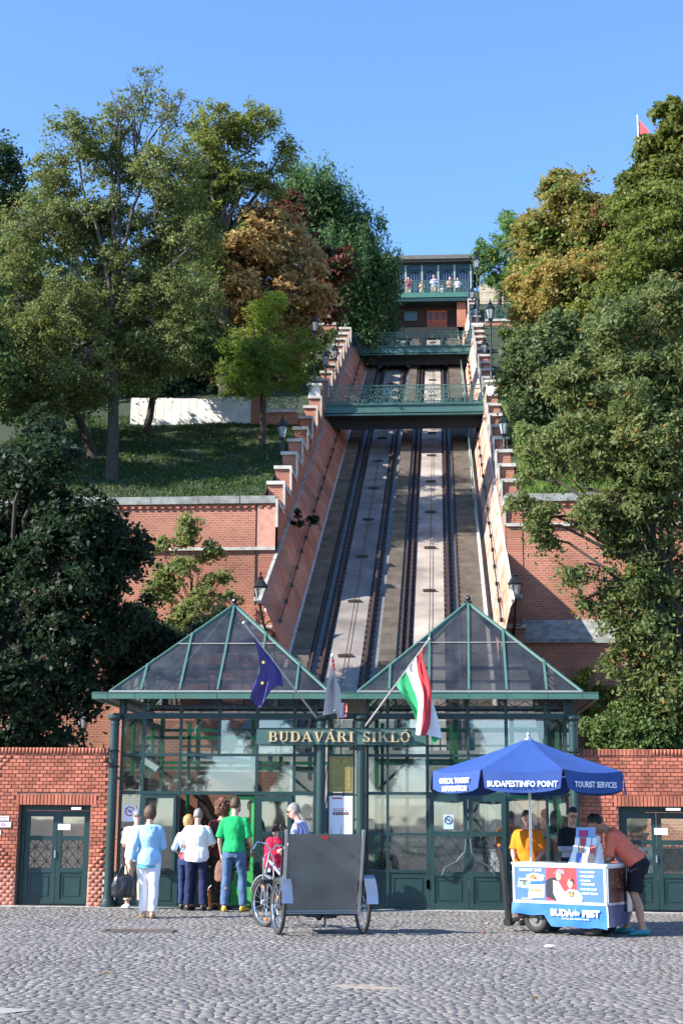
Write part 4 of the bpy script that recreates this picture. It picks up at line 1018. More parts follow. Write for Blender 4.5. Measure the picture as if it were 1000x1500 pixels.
for c, w in zip(txt, widths):
    if c != ' ':
        polys, _ = serif(c); b = MB()
        for k, pl in enumerate(polys):
            ar = sum(pl[i][0]*pl[(i+1)%4][1]-pl[(i+1)%4][0]*pl[i][1] for i in range(4))
            if ar < 0: pl = pl[::-1]
            b.prism([(x+p[0]*hs, 2.775+p[1]*H_) for p in pl], -.285-.0006*(k%7), -.262)
        part('letter', b, M['gold'], sg)
    x += w*hs
b = MB()
for xx in (-1.2,-.6,.35,1.2): b.box(xx-.02,xx+.02,-.22,-.02,2.80,2.84)
part('bracket', b, M['iron'], sg)

# ---- flags
def ribbon(t, name, rows, mts, fm, thick=.006):
    """cloth from rows of points; fm gives the material of each column"""
    nr, nc = len(rows), len(rows[0]); K = 5
    def cr(p0,p1,p2,p3,u):
        return tuple(.5*((2*b_)+(-a_+c_)*u+(2*a_-5*b_+4*c_-d_)*u*u+(-a_+3*b_-3*c_+d_)*u**3) for a_,b_,c_,d_ in zip(p0,p1,p2,p3))
    fine = []
    for i in range(nr-1):
        for s_ in range(K):
            u = s_/K; fine.append([cr(rows[max(i-1,0)][j],rows[i][j],rows[i+1][j],rows[min(i+2,nr-1)][j],u) for j in range(nc)])
    fine.append(rows[-1]); g2 = []
    for row in fine:
        r2 = []
        for j in range(nc-1):
            for s_ in range(4): r2.append(cr(row[max(j-1,0)],row[j],row[j+1],row[min(j+2,nc-1)],s_/4))
        r2.append(row[-1]); g2.append(r2)
    b = MB(); w = len(g2[0]); vs = [(p[0], p[1]+.012*math.sin(i*.6+j*1.1)+.01*math.sin(j*2.3-i*.3), p[2]) for i,row in enumerate(g2) for j,p in enumerate(row)]
    fs = [(i*w+j,i*w+j+1,(i+1)*w+j+1,(i+1)*w+j) for i in range(len(g2)-1) for j in range(w-1)]
    b.add(vs, fs); b.m = [fm[j//4] for i in range(len(g2)-1) for j in range(w-1)]
    return part(name, b, mts, t, smooth=True)
# EU flag
t = thing('eu_flag', 'violet blue flag with yellow stars hanging from a slanted pole over the left roof', 'flag', (-.36,-.2,3.15))
b = MB(); b.tube([(-.36,-.15,3.12),(-1.50,-1.62,4.62)], .018, 7); b.ball((-1.51,-1.64,4.64),.03,n=8,m_=6); part('pole', b, M['pole'], t)
pole = lambda u: Vector((-.36,-.15,3.12)).lerp(Vector((-1.50,-1.62,4.62)), u)
tp = [pole(u) for u in (.98,.88,.78,.70,.62)]
rows = [[tuple(p) for p in tp],
        [(tp[0].x+.13,-1.40,4.34),(tp[1].x+.08,-1.34,4.28),(tp[2].x+.02,-1.25,4.20),(tp[3].x+.0,-1.20,4.16),(tp[4].x+.02,-1.12,4.02)],
        [(-1.27,-1.36,3.92),(-1.19,-1.27,3.86),(-1.12,-1.25,3.90),(-1.03,-1.10,3.88),(-.93,-1.08,3.84)],
        [(-1.36,-1.38,3.66),(-1.22,-1.27,3.56),(-1.13,-1.30,3.60),(-1.00,-1.12,3.66),(-.90,-1.12,3.66)],
        [(-1.42,-1.36,3.44),(-1.28,-1.25,3.28),(-1.17,-1.32,3.42),(-1.02,-1.16,3.66),(-.88,-1.12,3.64)]]
ribbon(t, 'flag_cloth', rows, [M['flag_blue']], [0]*4)
def star(b, c, r_, y):
    pts = []
    for k in range(10):
        a = math.pi/2+math.pi*k/5; q = r_ if k%2==0 else r_*.42; pts.append((c[0]+q*math.cos(a), c[1]+q*math.sin(a)))
    b.prism(pts[::-1], y-.004, y)
for q in ((-1.225,3.68,-1.335),(-1.21,4.02,-1.36)):
    b = MB(); star(b, q, .035, q[2]); part('star', b, M['flag_star'], t)
# faded flag pointing out at the viewer
t = thing('pale_flag', 'pale faded flag with a striped pole tip hanging between the two roofs', 'flag', (0,-.2,3.1))
b = MB(); b.tube([(-.02,-.15,3.05),(-.07,-1.30,4.14)], .02, 7); part('pole', b, M['pole'], t)
b = MB(); a_ = Vector((-.02,-.15,3.05)); c_ = Vector((-.07,-1.30,4.14))
for k in range(3): b.tube([a_.lerp(c_,.80+.06*k), a_.lerp(c_,.825+.06*k)], .027, 7)
part('pole_band', b, M['flag_red'], t); b = MB(); b.ball(tuple(c_),.03,n=8,m_=6); part('pole_tip', b, M['flag_white'], t)
rows = [[(-.07,-1.20,3.98),(-.06,-1.12,3.92),(-.05,-1.0,3.86),(-.04,-.85,3.72)],
        [(-.14,-1.20,3.76),(-.08,-1.05,3.74),(-.03,-1.12,3.72),(.03,-.92,3.66)],
        [(-.19,-1.18,3.48),(-.09,-1.0,3.46),(-.02,-1.1,3.46),(.05,-.9,3.44)],
        [(-.23,-1.15,3.16),(-.10,-1.0,3.20),(-.03,-1.08,3.24),(.06,-.9,3.22)]]
ribbon(t, 'flag_cloth', rows, [M['flag_sand'], M['flag_white']], [0,0,0])
b = MB(); rows=[[(.0,-.6,3.40),(.07,-.55,3.42),(.13,-.6,3.40)],[(.0,-.6,3.28),(.07,-.52,3.28),(.14,-.58,3.30)],[(.01,-.6,3.18),(.07,-.55,3.16),(.13,-.6,3.19)]]
ribbon(t, 'small_pennant', rows, [mat('pennant_blue',(.45,.6,.85),.6), mat('pennant_rust',(.45,.12,.08),.6)], [0,1])
# national tricolour
t = thing('hungarian_flag', 'red white and green striped flag hanging from a slanted pole before the right roof', 'flag', (.40,-.2,3.1))
b = MB(); b.tube([(.40,-.15,3.02),(1.53,-1.40,4.38)], .017, 7); b.ball((1.54,-1.41,4.395),.028,n=8,m_=6); part('pole', b, M['pole'], t)
pole = lambda u: Vector((.40,-.15,3.02)).lerp(Vector((1.53,-1.40,4.38)), u)
us = (.50,.57,.66,.74,.82,.90,.97); tp = [pole(u)+Vector((0,-.015,0)) for u in us]
rows = [[tuple(p) for p in tp],
        [(.96,-.90,3.55),(1.03,-.86,3.62),(1.12,-.95,3.72),(1.17,-1.0,3.80),(1.24,-1.10,3.86),(1.29,-1.16,3.96),(1.31,-1.24,4.10)],
        [(1.05,-.92,3.30),(1.10,-.86,3.36),(1.15,-.96,3.44),(1.19,-1.04,3.48),(1.25,-1.14,3.50),(1.31,-1.12,3.58),(1.37,-1.18,3.72)],
        [(1.12,-.90,3.10),(1.15,-.88,3.12),(1.17,-.98,3.16),(1.15,-1.10,3.12),(1.23,-1.18,3.10),(1.31,-1.12,3.20),(1.38,-1.10,3.36)],
        [(1.14,-.86,3.00),(1.18,-.84,2.98),(1.22,-.94,2.96),(1.12,-1.12,2.86),(1.20,-1.2,2.84),(1.28,-1.1,2.84),(1.36,-1.06,3.0)]]
rows = [rows[0]] + [[(x_+(.10 if i==0 else .18), y_, z_) for x_,y_,z_ in r_] for i, r_ in enumerate(rows[1:])]
ribbon(t, 'flag_cloth', rows, [M['flag_green'],M['flag_white'],M['flag_red']], [0,0,1,1,2,2])
rows = [[(1.50,-1.0,3.56),(1.55,-.98,3.50)],[(1.48,-1.0,3.18),(1.66,-.96,3.16)],[(1.46,-1.0,2.86),(1.74,-.95,2.80)]]
ribbon(t, 'flag_fold', rows, [M['flag_white']], [0])
b = MB(); b.add([(1.56,-.92,2.86),(1.70,-.92,2.80),(1.64,-.92,2.76),(1.56,-.92,2.70)],[(0,3,2,1)]); b.add([(1.56,-.915,2.86),(1.70,-.915,2.80),(1.64,-.915,2.76),(1.56,-.915,2.70)],[(0,1,2,3)]); part('flag_tail', b, M['flag_green'], t)

# ---- no smoking signs
def nosmoke(x, z, w, h, y, label, dark=False):
    t = thing('no_smoking_sign', label, 'sign', (x,y,z)); b = MB(); b.box(x-w/2,x+w/2,y-.006,y,z-h/2,z+h/2); part('sheet', b, M['paper'] if not dark else mat('pale_blue_paper',(.40,.52,.66),.5), t)
    r_ = w*.36; zc = z+h*.12; mt_ = M['print_red'] if not dark else M['print_black']
    b = MB(); b.ring((x,y-.008,zc), r_, w*.045, 'Y', 20, 4); b.bar((x-r_*.7,y-.010,zc+r_*.7),(x+r_*.7,y-.010,zc-r_*.7),w*.07,.004,up=(0,1,0)); part('ring', b, mt_, t)
    b = MB(); b.box(x-r_*.6,x+r_*.5,y-.009,y-.006,zc-w*.03,zc+w*.03); b.box(x+r_*.2,x+r_*.3,y-.009,y-.006,zc+w*.03,zc+w*.16); part('cigarette', b, M['print_black'], t)
nosmoke(-3.645,1.56,.21,.28,-.025,'white no smoking sign with red ring on the left glass beside the column')
nosmoke(1.83,1.45,.17,.24,-.055,'pale no smoking sign in the upper glass of the right hand double door',True)
for x,y,z,l in ((-3.35,.5,2.40,'white security camera on a bracket inside the left glass'),):
    t = thing('security_camera', l, 'security camera', (x,y,z)); b = MB(); b.bar((x-.20,y,z+.10),(x+.10,y-.1,z-.08),.10,.10); part('housing', b, M['white'], t); b = MB(); b.tube([(x,y,z+.06),(x-.05,y+.02,z+.16)],.02,6); part('mount', b, M['iron'], t)

# ============================================================ INSIDE AND BEHIND THE PAVILION
t = thing('inner_brick_wall', 'brick wall with dark diagonal bracing behind the open ticket hall', 'brick wall', (-2.5,2.3,0))
b = MB(); b.box(-3.75,-1.15,2.3,2.5,.0,2.35); part('brickwork', b, brick_mat('inner_brick','X',(.5,.15,.08),(.36,.10,.055),(.35,.2,.14),.12,.063), t)
for (p,q) in (((-3.0,.2),(-1.9,2.2)),((-3.0,2.2),(-1.9,.2)),((-2.0,.0),(-2.0,2.3)),((-1.2,.3),(-1.9,2.2))):
    b = MB(); b.bar((p[0],2.24,p[1]),(q[0],2.24,q[1]),.09,.06,up=(0,1,0)); part('brace', b, mat('dark_brown_brace',(.05,.025,.02),.6), t)
t = thing('inner_brick_wall', 'sunlit brick wall inside the right glass behind brown lattice', 'brick wall', (3.3,3.2,0))
b = MB(); b.box(2.75,3.75,3.2,3.4,.0,1.95); part('brickwork', b, brick_mat('inner_brick_b','X',(.55,.2,.1),(.42,.13,.07),(.4,.25,.18),.12,.063), t)
b = MB(); b.box(-3.78,-3.66,.2,3.4,0,2.2); tag(part('side_brick_wall', b, M['brick_y']), 'narrow brick wall running back inside the left glass by the no smoking sign', 'brick wall')
t = thing('brown_lattice_gate', 'red brown timber lattice gate with diagonal crosses inside the right glass', 'gate', (2.6,1.9,0))
for (x0,x1) in ((2.0,2.5),(2.52,3.0),(3.02,3.5)):
    b = MB(); b.box(x0,x0+.05,1.87,1.93,.3,1.95); b.box(x1-.05,x1,1.87,1.93,.3,1.95); b.box(x0+.05,x1-.05,1.87,1.93,1.2,1.27); b.box(x0+.05,x1-.05,1.87,1.93,1.88,1.95)
    for z0,z1 in ((.3,1.2),(1.27,1.88)): b.bar((x0,1.9,z0),(x1,1.9,z1),.05,.03,up=(0,1,0)); b.bar((x0,1.92,z1),(x1,1.92,z0),.05,.03,up=(0,1,0))
    part('lattice_leaf', b, M['timber'], t)
# white plastered blocks of the platform, seen through the glass
for (x0,x1,y0,y1,z0,z1,l) in ((.5,1.9,3.0,3.5,0,1.75,'cream rendered block wall behind the right glass next to the middle columns'),(-.3,3.9,5.4,5.8,0,2.9,'pale stone end wall of the track seen through the right upper glass'),(-3.9,-.9,6.2,6.6,0,2.9,'pale stone wall behind the left glass across the platform')):
    b = MB(); b.box(x0,x1,y0,y1,z0,z1); 
    for k in range(1,int((z1-z0)/.5)): b.box(x0-.01,x1+.01,y0-.02,y0,z0+k*.5-.008,z0+k*.5+.008)
    tag(part('platform_block', b, mat('cream_render',(.27,.25,.22),.85,var=.2,scale=2.5,bump=.3)), l, 'wall')
b = MB()
for z in (3.0,3.35): b.bar((-3.9,6.1,z),(3.9,5.3,z),.05,.05)
for k in range(12): x = -3.9+k*.7; b.bar((x,6.1-.8*k*.7/7.8,2.8),(x,6.1-.8*k*.7/7.8,3.35),.03,.03)
tag(part('platform_railing', b, M['green']), 'dark railing on top of the pale walls behind the glass', 'railing')
b = MB()
for x in (.65,1.1,1.9): b.box(x-.03,x+.03,1.4,1.46,0,3.2)
b.box(.5,3.7,1.4,1.46,1.85,1.95); b.box(.5,3.7,1.4,1.46,2.5,2.56); b.bar((.5,1.43,1.95),(1.1,1.43,2.5),.05,.05,up=(0,1,0))
tag(part('inner_frame', b, M['bright_green']), 'bright green steel frame standing inside the right glass bay', 'frame')
b = MB()
for x in (-3.4,-2.9,-1.2): b.box(x-.03,x+.03,1.4,1.46,0,3.2)
b.box(-3.7,-.5,1.4,1.46,2.35,2.41); b.box(-3.7,-.5,1.4,1.46,2.9,2.96); b.bar((-1.2,1.43,2.4),(-.6,1.43,1.9),.05,.05,up=(0,1,0))
tag(part('inner_frame', b, M['bright_green']), 'bright green steel frame standing inside the left glass bay', 'frame')
# yard behind the right gate
b = MB(); b.box(4.6,9.5,5.6,5.8,0,2.6); tag(part('yard_wall', b, brick_mat('yard_brick','X',(.5,.17,.09),(.42,.14,.08),(.45,.3,.2),.12,.063)), 'brick yard wall seen through the right gate', 'brick wall')
b = MB()
for k in range(7): b.box(4.98+.075*k,5.045+.075*k,3.5,3.54,.1,1.75)
tag(part('green_screen', b, M['bright_green']), 'bright green boarded screen seen through the right gate', 'screen')
def rock_pot(x,y,z,r_,h,label,leafm,bh,flowers=None,box=False):
    t = thing('potted_shrub', label, 'potted plant', (x,y,z))
    b = MB(); b.lathe([(r_*.7,0),(r_*.95,h*.8),(r_*1.08,h*.8),(r_*1.08,h),(r_*.95,h),(r_*.9,h*.9)], n=16) ; part('pot', b, M['terracotta'], t, world=False)
    n_ = 2600; p = rng.normal(0,1,(n_,3)); p /= np.linalg.norm(p,axis=1)[:,None]; p *= rng.random((n_,1))**.4
    c = p*[r_*1.0,r_*1.0,bh/2]+[0,0,h+bh*.45]
    V,F = leaf_quads(c, .05, .018, droop=-.4); o = link('foliage', np_mesh('foliage', V, F, leafm, {'tint': rng.random(n_), 'odd': rng.random(n_)}), t)
def leaf_quads(c, L, W_, droop=0.0, rg=rng, up=.5, out=None):
    n_ = len(c); nn = rg.normal(0,1,(n_,3)); nn[:,2] += up*1.5
    if out is not None: nn += out
    nn /= np.linalg.norm(nn,axis=1)[:,None]; a = rg.normal(0,1,(n_,3)); a[:,2] -= droop*2
    a -= nn*np.sum(a*nn,1)[:,None]; a /= np.linalg.norm(a,axis=1)[:,None]+1e-9; b_ = np.cross(nn,a)
    s = rg.uniform(.6,1.35,(n_,1)); a = a*L*s*.5; b_ = b_*W_*s*.5
    V = np.stack([c-a, c+b_-nn*W_*.12*s, c+a, c-b_-nn*W_*.12*s],1).reshape(-1,3); return V, np.arange(n_*4).reshape(-1,4)
M['leaf_box'] = leaf_mat('conifer_leaves',(.03,.07,.012),(.10,.15,.03))
M['leaf_flower'] = leaf_mat('flower_bed_leaves',(.03,.09,.012),(.07,.15,.03),(.60,.10,.02),.22)
rock_pot(5.42,3.2,1.0,.20,.27,'small round conifer in a terracotta pot inside the right gate',M['leaf_box'],.48)
b = MB(); b.box(5.15,5.70,3.0,3.4,0,1.0); tag(part('pot_stand', b, M['panelwhite']), 'pale stand under the potted conifer inside the right gate', 'stand')
def planter(x0,x1,y,z,label):
    t = thing('flower_planter', label, 'planter', ((x0+x1)/2,y,0)); b = MB(); b.box(x0,x1,y-.12,y+.12,z-.55,z); part('trough', b, M['green'], t)
    n_ = 2500; c = np.stack([rng.uniform(x0,x1,n_), y+rng.normal(0,.09,n_), z+rng.random(n_)**1.5*.30],1); V,F = leaf_quads(c,.06,.035)
    link('foliage', np_mesh('foliage',V,F,M['leaf_flower'],{'tint':rng.random(n_),'odd':rng.random(n_)}), t, world=True)
planter(.6,2.05,.75,.62,'trough of green plants and orange flowers behind the right glass'); planter(-2.7,-2.0,.9,.5,'trough of low plants behind the ticket counter')
t = thing('orange_bin', 'small orange bucket standing inside the ticket hall opening', 'bucket', (-2.08,-.3,0)); b = MB(); b.lathe([(.10,0),(.13,.26),(.14,.26),(.14,.30),(.12,.30)],n=14); part('bucket', b, M['orange'], t, world=False)
b = MB(); b.ring((0,0,.27),.135,.008,'Y',12,4); part('handle', b, M['steel'], t, world=False)
# ============================================================ INFORMATION CART AND UMBRELLA
def text_part(s, size, parent, mt, loc, rot, name='lettering', xscale=1.0, ext=.002, align='CENTER', bold=0.0, local=True):
    cu = bpy.data.curves.new('t', 'FONT'); cu.body = s; cu.size = size; cu.align_x = align; cu.align_y = 'CENTER'; cu.extrude = ext; cu.resolution_u = 2; cu.offset = bold
    o = bpy.data.objects.new('t', cu); TS_.collection.objects.link(o); TS_.view_layers[0].update()
    me = bpy.data.meshes.new_from_object(o.evaluated_get(TS_.view_layers[0].depsgraph)); bpy.data.objects.remove(o)
    me.materials.clear(); me.materials.append(mt); me.name = name
    q = link(name, me, parent); q.location = loc; q.rotation_euler = rot; q.scale = (xscale,1,1); return q
TS_ = bpy.data.scenes.new('workbench')
H90 = R(90)
CA = R(-30)
cart = thing('information_cart', 'tourist information cart with printed blue and red panels and blue vinyl skirt on four wheels', 'cart', (3.27,-5.12,0), CA)
CL, CWd = 1.36, .66        # local: x along the long face, -y towards the viewer, origin under the middle of the long face
x0, x1 = -CL/2, CL/2
b = MB(); b.box(x0,x1,0,CWd,.40,.90); part('body', b, M['white'], cart, world=False)
b = MB(); b.box(x0-.02,x1+.02,-.02,CWd+.02,.90,.925); part('counter_top', b, M['white'], cart, world=False)
b = MB(); b.box(x0,x1,.05,CWd-.05,.24,.40); part('chassis', b, M['iron'], cart, world=False)
for a_,c_,e_,f_,n_ in ((x0,x1,.87,.90,'t'),(x0,x1,.395,.43,'b'),(x0,x0+.03,.43,.87,'l'),(x1-.03,x1,.43,.87,'r')):
    b = MB(); b.box(a_,c_,-.018,0,e_,f_); part('panel_frame', b, M['white'], cart, world=False)
ban = part('printed_panel', MB().box(x0+.03,x1-.03,-.010,0,.43,.87), M['banner_blue'], cart, world=False)
def pr(poly, mt, parent=ban, y=-.0125, name='print'):
    ar = sum(poly[i][0]*poly[(i+1)%len(poly)][1]-poly[(i+1)%len(poly)][0]*poly[i][1] for i in range(len(poly)))
    b = MB(); b.prism(poly if ar > 0 else poly[::-1], y, y+.0025); return part(name, b, M[mt], parent, world=False)
def rect(a,c,e,f_): return [(a,e),(c,e),(c,f_),(a,f_)]
def ell(cx,cz,rx,rz,n=14): return [(cx+rx*math.cos(2*math.pi*k/n),cz+rz*math.sin(2*math.pi*k/n)) for k in range(n)]
u = lambda t_: x0+.03+(CL-.06)*t_       # along the panel, 0..1
w = lambda t_: .43+.44*t_               # up the panel
# middle: two figures on red
pr(rect(u(.355),u(.70),w(0.02),w(1.0)),'print_red',y=-.0125)
pr([(u(.355),w(.12)),(u(.50),w(.0)),(u(.52),w(.35)),(u(.47),w(.72)),(u(.40),w(.68)),(u(.355),w(.60))],'print_black',y=-.0150)
pr([(u(.44),w(.62)),(u(.50),w(.58)),(u(.56),w(.30)),(u(.68),w(.12)),(u(.62),w(.02)),(u(.48),w(.02)),(u(.44),w(.25))],'paper',y=-.0175)
pr(ell(u(.50),w(.74),.040,.055),'print_skin',y=-.0175); pr([(u(.44),w(.80)),(u(.50),w(.96)),(u(.56),w(.93)),(u(.575),w(.80)),(u(.50),w(.84))],'print_grey',y=-.020)
pr([(u(.57),w(.02)),(u(.75),w(.02)),(u(.765),w(.14)),(u(.71),w(.34)),(u(.62),w(.38)),(u(.57),w(.28))],'paper',y=-.0180)
pr(ell(u(.63),w(.54),.040,.060),'print_skin',y=-.0200); pr([(u(.60),w(.62)),(u(.66),w(.69)),(u(.68),w(.50)),(u(.665),w(.58)),(u(.62),w(.64))],'print_black',y=-.0225)
pr([(u(.61),w(.30)),(u(.67),w(.30)),(u(.665),w(.14)),(u(.625),w(.14))],'print_black',y=-.0205); pr(rect(u(.63),u(.655),w(.16),w(.28)),'print_yellow',y=-.0225)
# left: card pictures
pr([(u(.03),w(.40)),(u(.16),w(.36)),(u(.18),w(.62)),(u(.05),w(.66))],'paper'); pr([(u(.12),w(.60)),(u(.32),w(.56)),(u(.34),w(.76)),(u(.22),w(.82)),(u(.14),w(.76))],'paper',y=-.0150); pr([(u(.15),w(.08)),(u(.33),w(.10)),(u(.34),w(.50)),(u(.17),w(.46))],'paper',y=-.0140)
pr([(u(.16),w(.66)),(u(.21),w(.80)),(u(.25),w(.74)),(u(.20),w(.64))],'orange',y=-.0175); pr(ell(u(.24),w(.66),.03,.018),'print_red',y=-.0175); pr(ell(u(.11),w(.50),.030,.028),'print_green',y=-.0165); pr(rect(u(.18),u(.31),w(.28),w(.34)),'orange',y=-.0165); pr(ell(u(.23),w(.22),.022,.03),'print_skin',y=-.0165); pr(rect(u(.05),u(.15),w(.555),w(.60)),'print_black',y=-.0165)
pr([(u(.19),w(.50)),(u(.33),w(.52)),(u(.34),w(.60)),(u(.20),w(.58))],'skirt_blue',y=-.0178)
text_part('BUDAPEST CARD', .052, cart, M['paper'], (u(.185),-.016,w(.905)), (H90,0,0), xscale=.82, bold=.001)
text_part('BudapestInfo', .034, cart, M['paper'], (u(.14),-.016,w(.055)), (H90,0,0), xscale=.9)
for k, s_ in enumerate(('\u2022 INFORMATION','\u2022 PROGRAMMES','\u2022 WALKING','   PROGRAMMES','\u2022 PASS AND CARD','\u2022 AIRPORT TICKETS')):
    text_part(s_, .037, cart, M['paper'], (u(.735),-.016,w(.88-.125*k+(.02 if k==3 else 0))), (H90,0,0), xscale=.80, align='LEFT', bold=.0005)
# skirt
sk = []
nx = 26
b = MB(); vs = []
for i in range(nx+1):
    t_ = i/nx; x = x0-.015+(CL+.03)*t_; zb = .255-.03*t_ if t_ < .36 else (.225-.11*min(1,(t_-.36)/.05))
    zb += -.02*(t_>.5)*(t_-.5)+.008*math.sin(t_*23)
    for j in range(5):
        s_ = j/4; vs.append((x, -.022-.016*s_*(1+.45*math.sin(t_*11+j*.6))-.005*math.sin(t_*31)*s_, .40+(zb-.40)*s_))
fs = [(i*5+j,i*5+j+1,(i+1)*5+j+1,(i+1)*5+j) for i in range(nx) for j in range(4)]; b.add(vs, fs); part('vinyl_skirt', b, M['skirt_blue'], cart, world=False, smooth=True)
b = MB(); vs = []
for i in range(9):
    t_ = i/8; y = -.02+(CWd+.04)*t_
    for j in range(4): s_=j/3; vs.append((x1+.018+.03*s_*(math.sin(t_*5+.5)), y, .40+(.125-.40)*s_+.02*t_*s_))
b.add(vs, [(i*4+j,i*4+j+1,(i+1)*4+j+1,(i+1)*4+j) for i in range(8) for j in range(3)]); part('vinyl_skirt', b, M['skirt_dark'], cart, world=False, smooth=True)
b = MB(); b.bar((x1+.012,-.03,.39),(x1+.03,-.05,.13),.016,.006); part('skirt_edge', b, M['white'], cart, world=False)
text_part('BUDA', .115, cart, M['paper'], (u(.535),-.052,.287), (H90,0,0), xscale=1.0, bold=.006, ext=.001); text_part('PEST', .115, cart, M['paper'], (u(.86),-.052,.287), (H90,0,0), xscale=1.0, bold=.006, ext=.001)
text_part('FESTIVAL AND TOURISM CENTRE', .026, cart, M['paper'], (u(.69),-.050,.215), (H90,0,0), xscale=1.0)
b = MB(); cx_, cz_ = u(.695), .292
for q in ((0,0,.028,.034),(-.036,-.006,.020,.026),(.036,-.006,.020,.026)): b.prism(ell(cx_+q[0],cz_+q[1],q[2],q[3],12)[::1], -.0535, -.052)
b.prism([(cx_-.004,cz_+.03),(cx_+.004,cz_+.03),(cx_,cz_+.075)], -.0535,-.052); part('dome_emblem', b, mat('pale_blue_print',(.35,.55,.80),.4), cart, world=False)
# right end face
ends = part('end_print', MB().box(x1,x1+.010,.03,CWd-.03,.43,.87), M['print_brown'], cart, world=False)
b = MB()
for k in range(9): 
    yy, zz = random.uniform(.08,CWd-.1), random.uniform(.60,.84); q = random.uniform(.008,.022); b.box(x1+.010,x1+.012+.0002*k,yy,yy+q,zz,zz+q*1.3)
part('print', b, M['print_yellow'], ends, world=False)
b = MB(); vs = [(x1+.011, .05+.55*i/10, .62-.05*(i/5-1)**2*1.2) for i in range(11)]; vs2 = [(x1+.011,.05+.55*i/10,.44) for i in range(11)]; b.add(vs+vs2, [(i+11,i+12,i+1,i) for i in range(10)]); b.v=[(x_+.003,y_,z_) for x_,y_,z_ in b.v]; part('print', b, mat('print_maroon',(.12,.02,.02),.35), ends, world=False)
for q in ((.0,.03,.43,.87),(CWd-.03,CWd,.43,.87)):
    b = MB(); b.box(x1,x1+.016,q[0],q[1],q[2],q[3]); part('panel_frame', b, M['white'], cart, world=False)
b = MB(); b.box(x1+.0,x1+.016,.03,CWd-.03,.40,.43); part('panel_frame', b, M['steel'], cart, world=False)
b = MB(); b.box(x1+.03,x1+.05,CWd-.10,CWd+.04,.30,.66); part('folding_flap', b, M['steel'], cart, world=False)
# wheels
def cart_wheel(x,y,r_,wd,parent,label=None):
    b = MB(); b.ring((0,0,0), r_-.05, .052, 'Y', 22, 8); o = part('tyre', b, M['rubber'], parent, world=False, smooth=True, loc=(x,y,r_)); o.scale=(1,1.25,1)
    b = MB(); b.tube([(0,-.04,0),(0,.04,0)], r_-.085, 18); b.tube([(0,-.06,0),(0,.06,0)], .04, 10); part('hub', b, mat('dusty_hub',(.16,.15,.14),.6,.3), o, world=False)
for x in (-.38,.40):
    for y in (.10,.56): cart_wheel(x,y,.185,.1,cart)
b = MB(); b.bar((-.38,.1,.185),(-.38,.56,.185),.03,.03); b.bar((.40,.1,.185),(.40,.56,.185),.03,.03); part('axle', b, M['iron'], cart, world=False)
# draw bar folded up at the left
b = MB(); b.tube([(x0-.05,.25,.17),(x0-.16,.22,.13)],.03,7); b.bar((x0-.17,.22,.11),(x0-.31,.2,1.12),.05,.06); b.bar((x0-.20,.22,.11),(x0-.27,.2,1.05),.04,.08); b.tube([(x0-.19,.15,.12),(x0-.19,.3,.12)],.055,10); part('draw_bar', b, M['iron'], cart, world=False)
b = MB(); b.ball((x0-.312,.2,1.14),.025,n=8,m_=6); part('bar_cap', b, M['orange'], cart, world=False)
b = MB(); b.box(x0-.02,x0,.1,.4,.22,.25); part('tail_reflector', b, M['red'], cart, world=False)
# leaflet rack on the counter
rk = thing('leaflet_rack', 'white leaflet rack filled with brochures on the right end of the cart', 'leaflet rack', (3.63,-5.18,.925), CA)
b = MB(); b.add([(-.20,-.14,0),(.20,-.14,0),(.20,.14,0),(-.20,.14,0),(-.17,.05,.26),(.17,.05,.26),(.17,.14,.26),(-.17,.14,.26)],[(0,3,2,1),(4,5,6,7),(0,1,5,4),(1,2,6,5),(2,3,7,6),(3,0,4,7)]); b.box(-.15,.15,.06,.14,.26,.36); part('rack', b, M['white'], rk, world=False)
random.seed(3)
cols = ['paper','banner_blue','paper','print_skin','paper','print_red','paper','paper','skirt_blue']
for j in range(3):
    for i in range(4):
        xx = -.155+.083*i; z = .02+.10*j; y = -.135+.065*j
        b = MB(); b.bar((xx+.035,y-.01,z),(xx+.035,y+.015,z+.115),.068,.006,up=(0,1,0)); lf = part('leaflet', b, M[cols[(i+j*2)%9]], rk, world=False)
        b = MB(); b.bar((xx+.035,y-.013+.006,z+.02),(xx+.035,y-.013+.014,z+.05),.05,.003,up=(0,1,0)); part('leaflet_print', b, M[['print_grey','print_red','skirt_blue','print_green'][(i*2+j)%4]], lf, world=False)
b = MB(); b.bar((-.02,.04,.30),(-.02,.07,.47),.28,.012,up=(0,1,0)); bd = part('header_card', b, mat('header_blue',(.25,.42,.75),.5), rk, world=False)
b = MB(); b.bar((-.05,.028,.35),(-.05,.045,.43),.12,.006,up=(0,1,0)); part('header_print', b, mat('magenta_print',(.45,.03,.15),.5), bd, world=False)
# parasol
UX, UY = 2.93, -4.72
um = thing('market_umbrella', 'big royal blue market umbrella with white lettering on its valances', 'umbrella', (UX,UY,0))
b = MB(); b.tube([(0,0,.3),(0,0,2.58)], .020, 10); part('pole', b, M['steel'], um, world=False)
RU, ZR, ZT, ZV = 1.37, 2.13, 2.60, .265
va = [R(-90-75+15*0+45*k) for k in range(8)]   # vertices: -75,-30,15,60... from straight ahead
b = MB()
def vert(k, r_=1.0):
    a = va[k%8]; return Vector((RU*r_*math.cos(a), RU*r_*math.sin(a), ZT-(ZT-ZR)*r_-.035*math.sin(math.pi*r_)*0))
vs = []; fs = []; nr = 6
for k in range(8):
    for i in range(nr+1):
        for j in range(7):
            r_ = i/nr; s_ = j/6; p = vert(k,r_).lerp(vert(k+1,r_), s_); p.z -= .045*math.sin(math.pi*s_)*r_**1.5*.8 + .02*math.sin(math.pi*r_); vs.append(p)
    o_ = k*(nr+1)*7
    fs += [(o_+i*7+j, o_+(i+1)*7+j, o_+(i+1)*7+j+1, o_+i*7+j+1) for i in range(nr) for j in range(6)]
